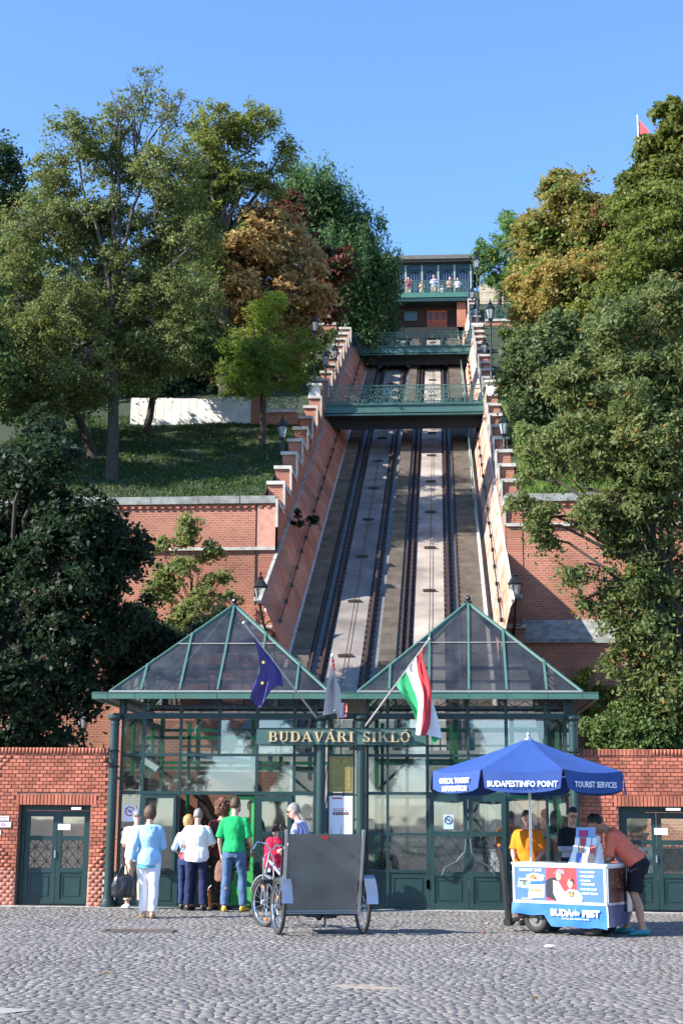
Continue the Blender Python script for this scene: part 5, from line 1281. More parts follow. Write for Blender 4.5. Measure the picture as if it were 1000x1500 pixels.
b.add(vs, fs); cano = part('canopy', b, M['blue_fabric'], um, world=False, smooth=False)
b = MB(); b.lathe([(.07,-.03),(.05,0),(.022,.02),(.03,.045),(.02,.07),(.004,.085)], (0,0,ZT), 10); part('finial', b, M['steel'], um, world=False)
words = {}
for k in range(8):
    p, q = vert(k), vert(k+1); b = MB(); vs = []
    d_ = (q-p).normalized(); nrm = Vector((d_.y,-d_.x,0)); 
    if nrm.dot((p+q)/2) < 0: nrm = -nrm
    for j in range(9):
        s_ = j/8; base = p.lerp(q, .01+.98*s_); base.z -= .036*math.sin(math.pi*s_)
        for i in range(4):
            t_ = i/3; off = nrm*(.012+.02*t_+.016*t_*math.sin(s_*7+k)); inw = (1-abs(2*s_-1)); dz = -ZV*t_*(1 - .10*(abs(2*s_-1)**6)) ; pp = base+off+Vector((0,0,dz)); 
            pp += d_*(.5-s_)*.05*t_
            vs.append(pp)
    b.add(vs, [(j*4+i,(j+1)*4+i,(j+1)*4+i+1,j*4+i+1) for j in range(8) for i in range(3)]); part('valance', b, M['blue_fabric'], um, world=False, smooth=True)
def valance_text(k, lines, size, xs=1.0):
    p, q = vert(k), vert(k+1); c_ = (p+q)/2; d_ = (q-p).normalized(); nrm = Vector((d_.y,-d_.x,0))
    if nrm.dot(c_) < 0: nrm = -nrm; 
    ang_ = math.atan2(nrm.y,nrm.x)+math.pi/2
    for i, s_ in enumerate(lines):
        z = c_.z-.036-ZV*.58+(len(lines)-1)*.5*size*1.0-i*size*1.05
        text_part(s_, size, um, M['paper'], c_+nrm*.051+Vector((0,0,z-c_.z)), (H90,0,ang_), xscale=xs, bold=.0022, ext=.001)
valance_text(0, ['OFFICAL TOURIST','INFORMATION'], .098, .80); valance_text(1, ['BUDAPESTINFO POINT'], .106, .83); valance_text(2, ['TOURIST SERVICES'], .106, .83)
for k in range(8):
    b = MB(); b.tube([(0,0,ZT-.05), vert(k,.97)-Vector((0,0,.03))], .009, 5); b.tube([(0,0,ZT-.62), vert(k,.5)-Vector((0,0,.03))], .007, 5); part('rib', b, M['steel'], um, world=False)
b = MB(); b.lathe([(.035,0),(.035,.08)], (0,0,ZT-.66), 10); part('runner', b, M['iron'], um, world=False)
b = MB(); b.ball((2.98,-7.2,.03),.07,.05,.015,10,5); tag(part('litter', b, M['paper']), 'crumpled white paper lying on the cobbles before the cart', 'litter')
b = MB(); b.ball((2.25,-5.2,.02),.018,.018,.012,8,4); tag(part('litter', b, M['red']), 'tiny red scrap on the cobbles left of the cart', 'litter')

# ============================================================ PASSENGER TRICYCLE
AR = R(14.4)
rk = thing('cargo_tricycle', 'passenger tricycle seen from behind with a large grey cabin board', 'tricycle', (.115,-5.45,0), AR)
def L_(name, mb, mt, parent=None, smooth=False, loc=None): return part(name, mb, M[mt] if isinstance(mt,str) else mt, parent or rk, world=False, smooth=smooth, loc=loc)
def bike_wheel(x, y, r_=.36, yaw=0.0, cam_=0.0, spokes=18):
    b = MB(); b.ring((0,0,0), r_-.025, .027, 'X', 32, 8); o = L_('wheel_tyre', b, 'rubber', smooth=True, loc=(x,y,r_)); o.rotation_euler = (0,cam_,yaw)
    b = MB(); b.ring((0,0,0), r_-.058, .013, 'X', 32, 6); part('rim', b, M['chrome'], o, world=False, smooth=True)
    b = MB(); b.tube([(-.045,0,0),(.045,0,0)], .022, 10); b.tube([(-.05,0,0),(-.04,0,0)],.032,10); b.tube([(.04,0,0),(.05,0,0)],.032,10); part('hub', b, M['steel'], o, world=False)
    b = MB()
    for k in range(spokes):
        a = 2*math.pi*k/spokes; s_ = .035 if k%2 else -.035; a2 = a+.35*(1 if (k//2)%2 else -1)
        b.bar((s_,.028*math.cos(a2),.028*math.sin(a2)),(0,(r_-.06)*math.cos(a),(r_-.06)*math.sin(a)),.0045,.0045)
    part('spokes', b, M['chrome'], o, world=False); 
    return o
wl_ = bike_wheel(-.565,0,yaw=R(6)); wr_ = bike_wheel(.565,0,yaw=R(4))
b = MB(); b.ball((.02,.12,.10),.012,.03,.03,8,5); part('spoke_reflector', b, M['orange'], wl_, world=False)
wf = bike_wheel(-.57,1.33,yaw=R(24),r_=.34)
# mudguards
def guard(x, r_, y, z, a0, a1, wd, parent=None, mt='fender', yaw=0):
    b = MB(); vs=[]; n_=12
    for i in range(n_+1):
        a = R(a0+(a1-a0)*i/n_)
        for xx, rr_ in ((-wd/2,r_-.015),(-wd/2,r_),(wd/2,r_),(wd/2,r_-.015)): vs.append((xx,rr_*math.cos(a),rr_*math.sin(a)))
    b.add(vs,[(i*4+j,(i+1)*4+j,(i+1)*4+j+1,i*4+j+1) for i in range(n_) for j in range(3)]); o = L_('mudguard', b, mt, loc=(x,y,z)); o.rotation_euler=(0,0,yaw); return o
guard(-.50,.405,0,.36,112,172,.14); guard(.62,.405,0,.36,100,174,.15)
guard(-.57,.375,1.33,.34,20,180,.06,mt='steel',yaw=R(24))
# cabin: raked back board, side rails, floor, canopy side
yb, yt, zb_, zt_ = -.06, -.30, .27, 1.29
def bp_(x, t_, off=0.0): return Vector((x, yb+(yt-yb)*t_+off, zb_+(zt_-zb_)*t_))
b = MB(); q = [bp_(-.47,0),bp_(.47,0),bp_(.475,1),bp_(-.475,1)]; n2 = Vector((0,.02,0)); b.add(q+[p_+n2 for p_ in q], [(0,1,2,3),(7,6,5,4),(0,4,5,1),(1,5,6,2),(2,6,7,3),(3,7,4,0)]); bdp = L_('cabin_board', b, 'grey_board')
b = MB()
for t0 in (.0,.03): b.bar(bp_(-.47,t0,-.006),bp_(.47,t0,-.006),.008,.014)
L_('board_ledge', b, 'fender')
b = MB(); b.bar(bp_(-.04,.955,-.008),bp_(.04,.955,-.008),.012,.038); part('rear_reflector', b, M['red'], bdp, world=False)
b = MB()
for x_, t0 in ((-.38,.72),(.38,.72),(-.02,.74)): b.ball(tuple(bp_(x_,t0,-.004)),.009,.004,.009,8,4)
part('bolt', b, M['iron'], bdp, world=False)
for s_ in (-1,1):
    b = MB(); b.bar(bp_(s_*.50,-.02), bp_(s_*.515,1.05), .035,.05); L_('side_rail', b, 'steel')
    b = MB(); b.bar(bp_(s_*.535,.10,.05), bp_(s_*.55,1.0,.05), .02,.06); L_('slotted_rail', b, 'iron')
b = MB(); b.tube([bp_(-.515,.42), (-.53,-.10,.66),(-.50,.0,.74)],.022,8); L_('arm_tube', b, 'steel')
b = MB(); b.box(-.46,.46,-.04,.72,.30,.34); b.box(-.46,.46,.02,.45,.58,.64); L_('seat_box', b, 'iron')
for s_ in (-1,1):
    b = MB(); b.add([(s_*.45,-.05,.34),(s_*.45,.62,.34),(s_*.45,.55,.86),(s_*.45,.05,.95),(s_*.45,-.27,1.24),(s_*.47,-.05,.34),(s_*.47,.62,.34),(s_*.47,.55,.86),(s_*.47,.05,.95),(s_*.47,-.27,1.24)],[(0,1,2,3,4),(9,8,7,6,5),(0,5,6,1),(1,6,7,2),(2,7,8,3),(3,8,9,4),(4,9,5,0)]); L_('cabin_side', b, 'iron')
b = MB(); b.tube([(-.60,0,.36),(.60,0,.36)],.018,8); b.box(-.52,.52,-.03,.05,.235,.27); L_('axle', b, 'iron')
b = MB(); b.ball((-.02,.0,.23),.05,.05,.06,8,6); b.bar((.04,-.05,.27),(.05,-.08,.13),.02,.02); b.bar((.05,-.08,.13),(.02,-.08,.10),.04,.02); b.bar((.02,-.02,.30),(.10,-.06,.20),.03,.03); b.tube([(-.2,0,.25),(.22,.02,.23)],.03,8); L_('differential', b, 'iron')
b = MB(); b.tube([(-.33,-.02,.25),(-.28,-.06,.16),(-.10,-.08,.09),(.02,-.06,.12)],.005,5); L_('hanging_cable', b, 'iron')
# front fork, head tube, handlebar, carrier
b = MB(); b.tube([(-.57,1.33,.34),(-.57,1.30,.72),(-.52,1.20,1.02)],.018,8); b.tube([(-.62,1.33,.34),(-.60,1.30,.72)],.012,6); b.tube([(-.52,1.22,.9),(-.1,.7,.34)],.028,8); L_('fork_and_frame', b, 'chrome')
b = MB(); b.tube([(-.52,1.18,1.04),(-.58,1.14,1.14),(-.72,1.10,1.16),(-.80,.98,1.06)],.014,7); b.tube([(-.52,1.18,1.04),(-.44,1.10,1.12),(-.26,1.06,1.10),(-.20,.92,.96)],.014,7); L_('handlebar', b, 'chrome')
b = MB(); b.tube([(-.80,.98,1.06),(-.81,.90,1.0)],.02,7); b.tube([(-.20,.92,.96),(-.19,.84,.90)],.02,7); L_('grip', b, 'rubber')
b = MB(); b.tube([(-.64,.98,.62),(-.64,.98,.95),(-.60,.98,1.0),(-.54,.98,1.0),(-.50,.98,.95),(-.50,.98,.62)],.011,6); b.tube([(-.64,.98,.62),(-.64,1.2,.62),(-.50,1.2,.62),(-.50,.98,.62)],.009,6); b.tube([(-.64,.98,.8),(-.50,.98,.86)],.008,5); L_('front_rack', b, 'chrome')
b = MB(); b.box(-.66,-.48,.97,1.2,.60,.66); b.box(-.50,-.30,.80,1.0,.60,.69); L_('rack_box', b, 'iron')
b = MB(); b.tube([(-.57,1.0,.60),(-.57,1.05,.40)],.014,6); b.tube([(-.60,1.02,.62),(-.64,.98,.50),(-.60,.98,.47)],.010,6); L_('rack_stay', b, 'chrome')
b = MB(); b.tube([(-.5,1.2,1.05),(-.5,1.1,1.22),(-.42,1.0,1.1),(-.35,.9,.9)],.005,5); b.tube([(-.54,1.2,1.05),(-.62,1.15,1.24),(-.7,1.05,1.1)],.005,5); L_('brake_cable', b, 'iron')
b = MB(); b.ball((-.62,1.1,.55),.03,.02,.03,8,5); b.ball((-.55,1.30,.10),.03,.03,.025,8,5); L_('side_reflector', b, 'orange')
# ============================================================ PEOPLE
SK = {'fair': mat('skin_fair', (.58,.33,.24), .55, var=.06), 'tan': mat('skin_tan', (.42,.21,.13), .5, var=.06), 'lip': mat('lip', (.38,.10,.08), .5), 'eye': mat('eye_dark', (.03,.02,.02), .2)}
def cloth(name, c, var=.10, bump=.8, bs=8): return mat(name, c, .85, var=var, scale=6, bump=bump, bscale=bs, spec=.2, geo=False)
HAIR = {k: mat(k+'_hair', c, .6, var=.35, scale=40, bump=.6, bscale=60, geo=False) for k, c in (('brown',(.085,.04,.022)),('blonde',(.42,.26,.10)),('grey',(.24,.22,.20)),('dark',(.022,.015,.012)),('auburn',(.13,.045,.02)))}
def fuse(mb, vox, smooth=3, disp=0.0, seed=0, fr=9.0):
    me = mb.mesh('w', M['white']); o = bpy.data.objects.new('w', me); TS_.collection.objects.link(o)
    md = o.modifiers.new('r', 'REMESH'); md.mode = 'VOXEL'; md.voxel_size = vox; md.adaptivity = 0
    ms = o.modifiers.new('s', 'SMOOTH'); ms.iterations = smooth; ms.factor = .5
    TS_.view_layers[0].update(); r_ = bpy.data.meshes.new_from_object(o.evaluated_get(TS_.view_layers[0].depsgraph)); bpy.data.objects.remove(o)
    if disp:
        no = [v.normal.copy() for v in r_.vertices]
        for v, nn in zip(r_.vertices, no):
            p = v.co; k = noise.noise(Vector((p.x*fr, p.y*fr, p.z*fr*.45+seed))) + .5*noise.noise(Vector((p.x*fr*2.2+3, p.y*fr*2.2, p.z*fr*1.3+seed)))
            v.co = p + nn*disp*k
    r_.materials.clear(); r_.polygons.foreach_set('use_smooth', [True]*len(r_.polygons)); r_.update(); return r_
def mesh_arrays(me):
    V = [tuple(v.co) for v in me.vertices]; F = [tuple(p.vertices) for p in me.polygons]; return V, F
def hand_mb(b, wrist, d, palm_n, side, s=1.0, curl=.35):
    """palm and five fingers; d: the way the hand points, palm_n: out of the palm, side: +1 right hand"""
    d = Vector(d).normalized(); nrm = Vector(palm_n); nrm = (nrm-d*nrm.dot(d)).normalized(); x = d.cross(nrm).normalized()*side
    w = Vector(wrist)
    b.loft([w-d*.01*s, w+d*.03*s, w+d*.075*s, w+d*.092*s], [.025*s,.036*s,.041*s,.038*s], [.018*s,.016*s,.014*s,.011*s], side=tuple(x), n=8)
    for k, (off, ln) in enumerate(((-.031,.062),(-.011,.074),(.010,.070),(.029,.056))):
        p = w+d*.085*s+x*off*s; dd = d.copy(); pts = [p]
        for j, f_ in enumerate((.45,.32,.23)):
            dd = (dd*math.cos(curl*(.6+.5*j)) + nrm*math.sin(curl*(.6+.5*j))).normalized(); p = p+dd*ln*f_*s; pts.append(p)
        b.tube(pts, [.0095*s,.0088*s,.0080*s,.0060*s], 6)
    p = w+d*.025*s-x*.026*s; q = p+(d*.5-x*.8+nrm*.3).normalized()*.034*s; r_ = q+(d*.85-x*.25+nrm*.35).normalized()*.030*s; t_ = r_+(d*.9+nrm*.4).normalized()*.022*s
    b.tube([p,q,r_,t_], [.013*s,.0115*s,.0100*s,.007*s], 6)
def person(label, loc, rz, H=1.72, lean=0.0, tilt=0.0, head=(0,0), feet=None, arms=None, skin='fair', hair=('brown','short'), top=None, bottom=None, shoes=None, build=1.0, female=False, group=None, lod=0, hip_shift=0.0, knees=None, turn=0.0, face=True, crouch=0.0):
    """one standing figure; +y is forward, x to the figure's right hand"""
    s = H/1.75; t = thing('person', label, 'person', loc, R(rz), group)
    Lr = Matrix.Rotation(-R(lean), 4, 'X') @ Matrix.Rotation(R(tilt), 4, 'Y') @ Matrix.Rotation(R(turn), 4, 'Z')
    hip = Vector((hip_shift, -math.sin(R(lean))*.10, .94-crouch)); sw = .172*(.92 if female else 1.0)*build**.5
    def up(x,y,z): return hip + Lr @ Vector((x,y,z))
    NB = up(0,-.01,.53); sh = {1: up(sw,-.005,.435), -1: up(-sw,-.005,.435)}
    Hr = Lr @ Matrix.Rotation(-R(head[0]),4,'X') @ Matrix.Rotation(R(head[1]),4,'Z')
    HC = NB + Lr @ Vector((0,.015,.055)) + Hr @ Vector((0,.02,.112))
    feet = feet or ((.10,0),(-.10,.03)); arms = arms or {}
    J = {}
    for i, sd in enumerate((1,-1)):
        hp = hip + Vector((sd*.09,0,-.02)); fx_, fy_ = feet[i][:2]; ftw = feet[i][2] if len(feet[i])>2 else 8
        an = Vector((fx_, fy_, .08)); kn = (hp+an)/2 + Vector((sd*.005,.035,.02)); 
        if knees: kn = Vector(knees[i])
        e_, w_ = arms.get(sd, ((.040,-.03,-.27),(.045,.05,-.51)))
        e_ = sh[sd]+Vector((sd*e_[0],e_[1],e_[2])); w_ = sh[sd]+Vector((sd*w_[0],w_[1],w_[2]))
        J[sd] = (hp,kn,an,e_,w_,ftw)
    def S(p): return tuple(Vector(p)*s)
    bw = build; vox = (.013,.022)[lod]
    def torso_rings(g):     # g: extra girth
        zs = [(-.10,.135,.105,0),(-.03,.165,.125,-.01),(.04,.160,.118,-.005),(.14,.140,.102,.01),(.24,.150,.110,.01),(.34,.168,.118,.01),(.40,.176,.108,.005),(.455,.160,.090,-.003),(.495,.115,.072,-.008),(.525,.075,.062,-.01)]
        if female: zs = [(z_,a_*(1.0 if z_<.06 else .86),c_*(1.05 if .25<z_<.4 else .95),y_) for z_,a_,c_,y_ in zs]
        return ([up(0,y_,z_) for z_,_,_,y_ in zs], [a_*bw**.7+g for _,a_,_,_ in zs], [c_*bw+g for _,_,c_,_ in zs])
    # ---- body, one skin
    b = MB(); cs, rx, ry = torso_rings(-.008); b.loft([S(p) for p in cs],[q*s for q in rx],[q*s for q in ry],n=16)
    b.loft([S(NB-Lr@Vector((0,0,.05))),S(NB+Lr@Vector((0,.005,.03))),S(NB+Lr@Vector((0,.015,.09)))],[.06*s,.052*s,.050*s],[.06*s,.055*s,.052*s],n=10)
    hr = Hr.to_3x3()
    def hp_(x,y,z): return HC + hr @ Vector((x,y,z))
    b.loft([S(hp_(0,.025,-.125)),S(hp_(0,.022,-.105)),S(hp_(0,.012,-.06)),S(hp_(0,0,-.01)),S(hp_(0,-.006,.04)),S(hp_(0,-.008,.08)),S(hp_(0,-.008,.105)),S(hp_(0,-.008,.118))],[q*s for q in (.028,.046,.062,.071,.074,.062,.038,.010)],[q*s for q in (.030,.052,.080,.092,.094,.080,.050,.012)],side=tuple(hr@Vector((1,0,0))),n=14)
    b.loft([S(hp_(0,.085,.015)),S(hp_(0,.105,-.020)),S(hp_(0,.100,-.036))],[.008*s,.014*s,.012*s],[.012*s,.016*s,.010*s],side=tuple(hr@Vector((1,0,0))),n=8)
    b.loft([S(hp_(-.02,.088,-.068)),S(hp_(0,.096,-.068)),S(hp_(.02,.088,-.068))],[.008*s]*3,[.008*s]*3,side=(0,0,1),n=6)
    for sd in (1,-1):
        b.loft([S(hp_(sd*.072,-.012,-.032)),S(hp_(sd*.079,-.016,-.005)),S(hp_(sd*.080,-.020,.018))],[.007*s,.009*s,.007*s],[.010*s,.017*s,.012*s],side=tuple(hr@Vector((1,0,0))),n=8)
        hpj,kn,an,el,wr,ftw = J[sd]
        l1 = lambda t_: hpj.lerp(kn,t_); l2 = lambda t_: kn.lerp(an,t_)
        b.loft([S(hpj+Vector((0,0,.05))),S(l1(.15)),S(l1(.5)),S(l1(.85)),S(kn),S(l2(.2)+Vector((0,-.012,0))),S(l2(.38)+Vector((0,-.016,0))),S(l2(.7)),S(l2(.93)),S(an-Vector((0,0,.03)))],[q*s*bw**.5 for q in (.085,.088,.072,.056,.054,.054,.056,.042,.036,.040)],[q*s*bw**.5 for q in (.088,.092,.076,.058,.056,.060,.062,.044,.040,.046)],n=12)
        fd = Vector((math.sin(R(ftw*sd)), math.cos(R(ftw*sd)),0)); b.loft([S(an+Vector((0,0,-.045))-fd*.05),S(an+Vector((0,0,-.045))),S(an+Vector((0,0,-.052))+fd*.08),S(an+Vector((0,0,-.060))+fd*.15)],[.028*s,.036*s,.042*s,.028*s],[.03*s,.034*s,.024*s,.014*s],side=tuple(fd.cross(Vector((0,0,1)))),n=10)
        b.loft([S(sh[sd]+(Lr@Vector((-sd*.04,0,.0)))),S(sh[sd]),S(sh[sd].lerp(el,.35)),S(sh[sd].lerp(el,.8)),S(el),S(el.lerp(wr,.2)),S(el.lerp(wr,.6)),S(wr)],[q*s*bw**.5 for q in (.055,.054,.047,.040,.038,.040,.033,.025)],[q*s*bw**.5 for q in (.055,.054,.048,.040,.038,.038,.030,.022)],side=(0,1,0) if abs((el-sh[sd]).normalized().y)<.9 else (1,0,0),n=10)
    me = fuse(b, vox*.85*s, 3)
    V, F = mesh_arrays(me); hb = MB(); hb.add(V, F)
    if lod == 0:
        for sd in (1,-1):
            el, wr = J[sd][3], J[sd][4]; hd = arms.get(('h',sd))
            d_, nn_ = hd if hd else ((wr-el).normalized(), Vector((-sd,0.2,0)))
            hand_mb(hb, S(wr), d_, nn_, sd, s*1.0, .45)
    link('body', hb.mesh('body', SK[skin], True), t)
    # eyes, lips
    if face and lod == 0:
        for sd in (1,-1):
            e = MB(); e.ball(S(hp_(sd*.031,.082,.006)), .011*s,.007*s,.008*s,8,5); part('eye', e, SK['eye'], t, world=False)
        e = MB(); e.loft([S(hp_(-.022,.092,-.066)),S(hp_(0,.103,-.066)),S(hp_(.022,.092,-.066))],[.006*s]*3,[.005*s]*3,side=(0,0,1),n=6); part('lips', e, SK['lip'], t, world=False)
        e = MB()
        for sd in (1,-1): e.bar(S(hp_(sd*.015,.092,.026)),S(hp_(sd*.045,.082,.026)),.006*s,.006*s)
        part('eyebrows', e, HAIR[hair[0]], t, world=False)
    # ---- clothes
    def sleeve(b, sd, frac, g):
        hpj,kn,an,el,wr,_ = J[sd]
        pts = [sh[sd]+(Lr@Vector((-sd*.075,0,.030))), sh[sd]+(Lr@Vector((-sd*.012,0,.006))), sh[sd].lerp(el,.18)+(Lr@Vector((-sd*.004,0,0))), sh[sd].lerp(el,.4)]; rs = [.040+g,.054+g,.056+g,.053+g]
        if frac <= .5: pts += [sh[sd].lerp(el, frac*2)]; rs += [.058+g]
        else:
            pts += [sh[sd].lerp(el,.8), el, el.lerp(wr,(frac-.5))]; rs += [.050+g,.047+g,.045+g]
            if frac > .8: pts += [el.lerp(wr,(frac-.5)*2)]; rs += [.037+g]
        b.loft([S(p) for p in pts],[q*s*bw**.5 for q in rs],[q*s*bw**.5 for q in rs],side=(0,1,0),n=12)
    if top:
        mt_, sl, hem, g = top; b = MB(); cs, rx, ry = torso_rings(g); 
        k0 = 1 if hem >= -.02 else 0
        cs = [up(0,-.0,hem)]+[c for c in cs[k0:] if (c-hip).length*1 > 0 and (Lr.inverted()@(c-hip)).z > hem+.03]; m0 = len(cs)-1
        rx = [rx[k0]*1.0+.008 if hem>-.12 else rx[1]+.012]+rx[-m0:]; ry = [ry[1]+.004]+ry[-m0:]
        rx[-1] = .064; ry[-1] = .064; cs[-1] = up(0,-.005,.520)
        b.loft([S(p) for p in cs],[q*s for q in rx],[q*s for q in ry],n=18)
        for sd in (1,-1): sleeve(b, sd, sl, g*.5)
        me = fuse(b, vox*s, 1, .013*s, seed=len(label)); me.name='shirt'; me.materials.append(mt_); link('top', me, t)
    if bottom:
        mt_, ln, flare = bottom; b = MB()
        b.loft([S(up(0,0,.09)),S(up(0,0,.03)),S(up(0,-.005,-.04)),S(hip+Vector((0,-.005,-.12)))],[q*s*bw**.6 for q in (.150,.166,.178,.165)],[q*s*bw for q in (.110,.124,.136,.122)],n=16)
        for sd in (1,-1):
            hpj,kn,an,el,wr,_ = J[sd]
            pts = [hpj+Vector((0,0,.03)), hpj.lerp(kn,.2), hpj.lerp(kn,.6)]; rs = [.092,.097,.082+flare*.3]
            if ln < .5: pts += [hpj.lerp(kn, ln*2)]; rs += [.085+flare*.3]
            else: pts += [kn, kn.lerp(an,.35)+Vector((0,-.008,0)), kn.lerp(an,.75), kn.lerp(an,min(1,(ln-.5)*2))]; rs += [.068+flare*.5,.066+flare*.7,.060+flare,.060+flare]
            b.loft([S(p) for p in pts],[q*s*bw**.5 for q in rs],[q*s*bw**.5*1.04 for q in rs],n=14)
        me = fuse(b, vox*s, 1, .014*s, seed=len(label)+7); me.name='trousers'; me.materials.append(mt_); link('trousers' if ln>.5 else 'shorts', me, t)
    if shoes:
        for sd in (1,-1):
            an, ftw = J[sd][2], J[sd][5]; fd = Vector((math.sin(R(ftw*sd)), math.cos(R(ftw*sd)),0)); b = MB()
            b.loft([S(an+Vector((0,0,-.040))-fd*.075),S(an+Vector((0,0,-.034))-fd*.05),S(an+Vector((0,0,-.030))),S(an+Vector((0,0,-.042))+fd*.08),S(an+Vector((0,0,-.056))+fd*.15),S(an+Vector((0,0,-.062))+fd*.185)],[q*s for q in (.022,.036,.042,.046,.040,.018)],[q*s for q in (.030,.044,.046,.036,.022,.012)],side=tuple(fd.cross(Vector((0,0,1)))),n=12)
            o = part('shoe', b, shoes, t, world=False, smooth=True)
    # ---- hair
    hk, style = hair; b = MB()
    if style != 'none':
        n1, n2 = 18, 12; vs = []; rg_ = random.Random(len(label)); big = {'short':1.07,'bob':1.20,'curly':1.55,'crop':1.05,'bun':1.08}[style]; c0 = (0,-.014,.012)
        for i in range(n2+1):
            th = math.pi*i/n2
            for j in range(n1):
                ph = 2*math.pi*j/n1; x_, y_, z_ = math.sin(th)*math.cos(ph), math.sin(th)*math.sin(ph), math.cos(th)
                q = big*(1+.05*rg_.uniform(-1,1)*(3 if style=='curly' else 1.6)); zl = z_
                lowb = {'short':-.62,'bob':-.95,'curly':-.85,'crop':-.45,'bun':-.55}[style]     # how far down at the nape
                lowf = .42 if style!='curly' else .25; lim = lowb + (lowf-lowb)*max(0,min(1,(y_/max(.15,math.sin(th))+.25)/.9))
                inside = z_ < lim
                if inside: q *= .72 
                vs.append(S(hp_(c0[0]+.080*q*x_*(1.06 if style=='bob' else 1), c0[1]+.100*q*y_, c0[2]+.112*q*z_*(1.0 if z_>0 else 1.05))))
        b.add(vs, [(i*n1+j,(i+1)*n1+j,(i+1)*n1+(j+1)%n1,i*n1+(j+1)%n1) for i in range(n2) for j in range(n1)])
        if style == 'bun': b.ball(S(hp_(0,-.115,.01)), .04*s, .04*s, .045*s, 10, 6)
        if style == 'curly':
            for k in range(60):
                a_, c_ = rg_.uniform(0,6.28), rg_.uniform(-.5,1); q_ = math.sqrt(1-c_*c_)
                if math.sin(a_)*q_ > .55 and c_ < .5: continue
                b.ball(S(hp_(.12*q_*math.cos(a_), -.02+.135*q_*math.sin(a_), .03+.14*c_)), .03*s, n=6, m_=4)
        part('hair', b, HAIR[hk], t, world=False, smooth=(style!='curly'))
    t['_s'] = s
    return t, (lambda x,y,z: S(hp_(x,y,z))), J, S, up
def extra(pt_, name, mb, mt_, smooth=False): return part(name, mb, mt_, pt_, world=False, smooth=smooth)

white_c = cloth('white_cotton', (.78,.77,.80), .03); navy = cloth('navy_cloth', (.022,.026,.070)); jean = cloth('faded_denim', (.075,.135,.235), .22); jean_d = cloth('dark_denim', (.025,.045,.11), .15)
cream = cloth('cream_cotton', (.62,.56,.48), .05); skyb = cloth('pale_blue_linen', (.33,.55,.74), .12, .9); green_c = cloth('green_cotton', (.015,.36,.11), .06); maroon = cloth('maroon_cloth', (.12,.035,.035), .1)
coral = cloth('coral_cotton', (.74,.17,.10), .05); black_c = cloth('black_cloth', (.014,.014,.02), .1); orange_c = cloth('orange_cotton', (.80,.22,.015), .05); khaki = cloth('dark_olive_cloth', (.06,.05,.035), .15)
pink = cloth('pink_top', (.58,.09,.10), .05); greyc = cloth('grey_print', (.22,.24,.34), .1); beige = cloth('beige_cloth', (.42,.34,.24), .08)
leather = mat('black_leather', (.018,.018,.022), .35, var=.2); shoe_b = mat('black_shoe', (.02,.018,.018), .4); shoe_w = mat('white_shoe', (.75,.75,.75), .5); shoe_y = mat('yellow_suede', (.60,.38,.06), .7); shoe_t = mat('tan_shoe', (.42,.24,.12), .6); shoe_teal = mat('teal_running_shoe', (.02,.22,.25), .5)
reach = {1: ((.03,.04,-.27),(-.02,.20,-.36)), -1: ((.03,.06,-.26),(-.02,.22,-.30))}

# woman walking away, pale blue jacket
p, hp_, J, S, up = person('woman walking away in pale blue jacket and white trousers with a black handbag', (-2.74,-2.77,0), 10, 1.66, feet=((.09,-.10,5),(-.05,.16,8)), head=(12,14), hair=('brown','bob'), female=True, build=1.12,
    top=(skyb,.86,-.10,.030), bottom=(white_c,.97,.012), shoes=shoe_t, arms={-1: ((.08,-.06,-.27),(.13,-.03,-.54)), 1: ((.06,.02,-.26),(.0,.20,-.30))}, knees=((.10,-.06,.47),(-.07,.14,.50)))
b = MB(); b.loft([S(up(0,-.0,-.10)),S(up(0,0,-.155))],[.178*.95,.182*.95],[.15*.95,.15*.95],n=16); extra(p, 'undershirt_hem', b, cloth('turquoise_knit',(.08,.42,.55)))
wx, wy, wz = S(J[-1][4])
def handbag(lab, x, y, z, w, h, d, mt_, rz=0):
    t = thing('handbag', lab, 'handbag', (x,y,z), R(rz)); b = MB()
    b.loft([(0,0,-h),(0,0,-h*.9),(0,0,-h*.5),(0,0,-h*.12),(0,0,0)],[w*.40,w*.52,w*.54,w*.42,w*.34],[d*.4,d*.5,d*.55,d*.4,d*.15],n=16); me = fuse(b, .012, 2, .012, fr=14); me.materials.append(mt_); link('bag_body', me, t)
    b = MB()
    for y_ in (-d*.2,d*.2): b.tube([(-w*.22,y_,-.03),(-w*.14,y_*.7,.10),(0,y_*.3,.20),(w*.14,y_*.7,.10),(w*.22,y_,-.03)], .010, 6)
    part('bag_strap', b, mt_, t, world=False, smooth=True); return t
handbag('slouchy black leather handbag hanging from the hand of the woman in white trousers', -2.74-.37, -2.80, .64, .33, .34, .16, leather, 15)
# man in cap, half hidden left of her
p, hp_, J, S, up = person('man in blue cap and cream shirt at the glass beside the left column', (-3.40,-.55,0), 15, 1.62, hair=('grey','crop'), top=(cream,.45,-.06,.028), bottom=(beige,.92,.012), shoes=shoe_w, arms=reach, build=1.12, feet=((.12,-.02,10),(-.13,.05,25)), head=(18,0))
b = MB(); b.ball(hp_(0,-.005,.048), .088,.104,.078, 14, 8); b.loft([hp_(0,.06,.045),hp_(0,.12,.038),hp_(0,.165,.025)],[.07,.066,.03],[.012,.009,.006],n=10); extra(p, 'cap', b, cloth('blue_grey_cap',(.12,.16,.28)), True)
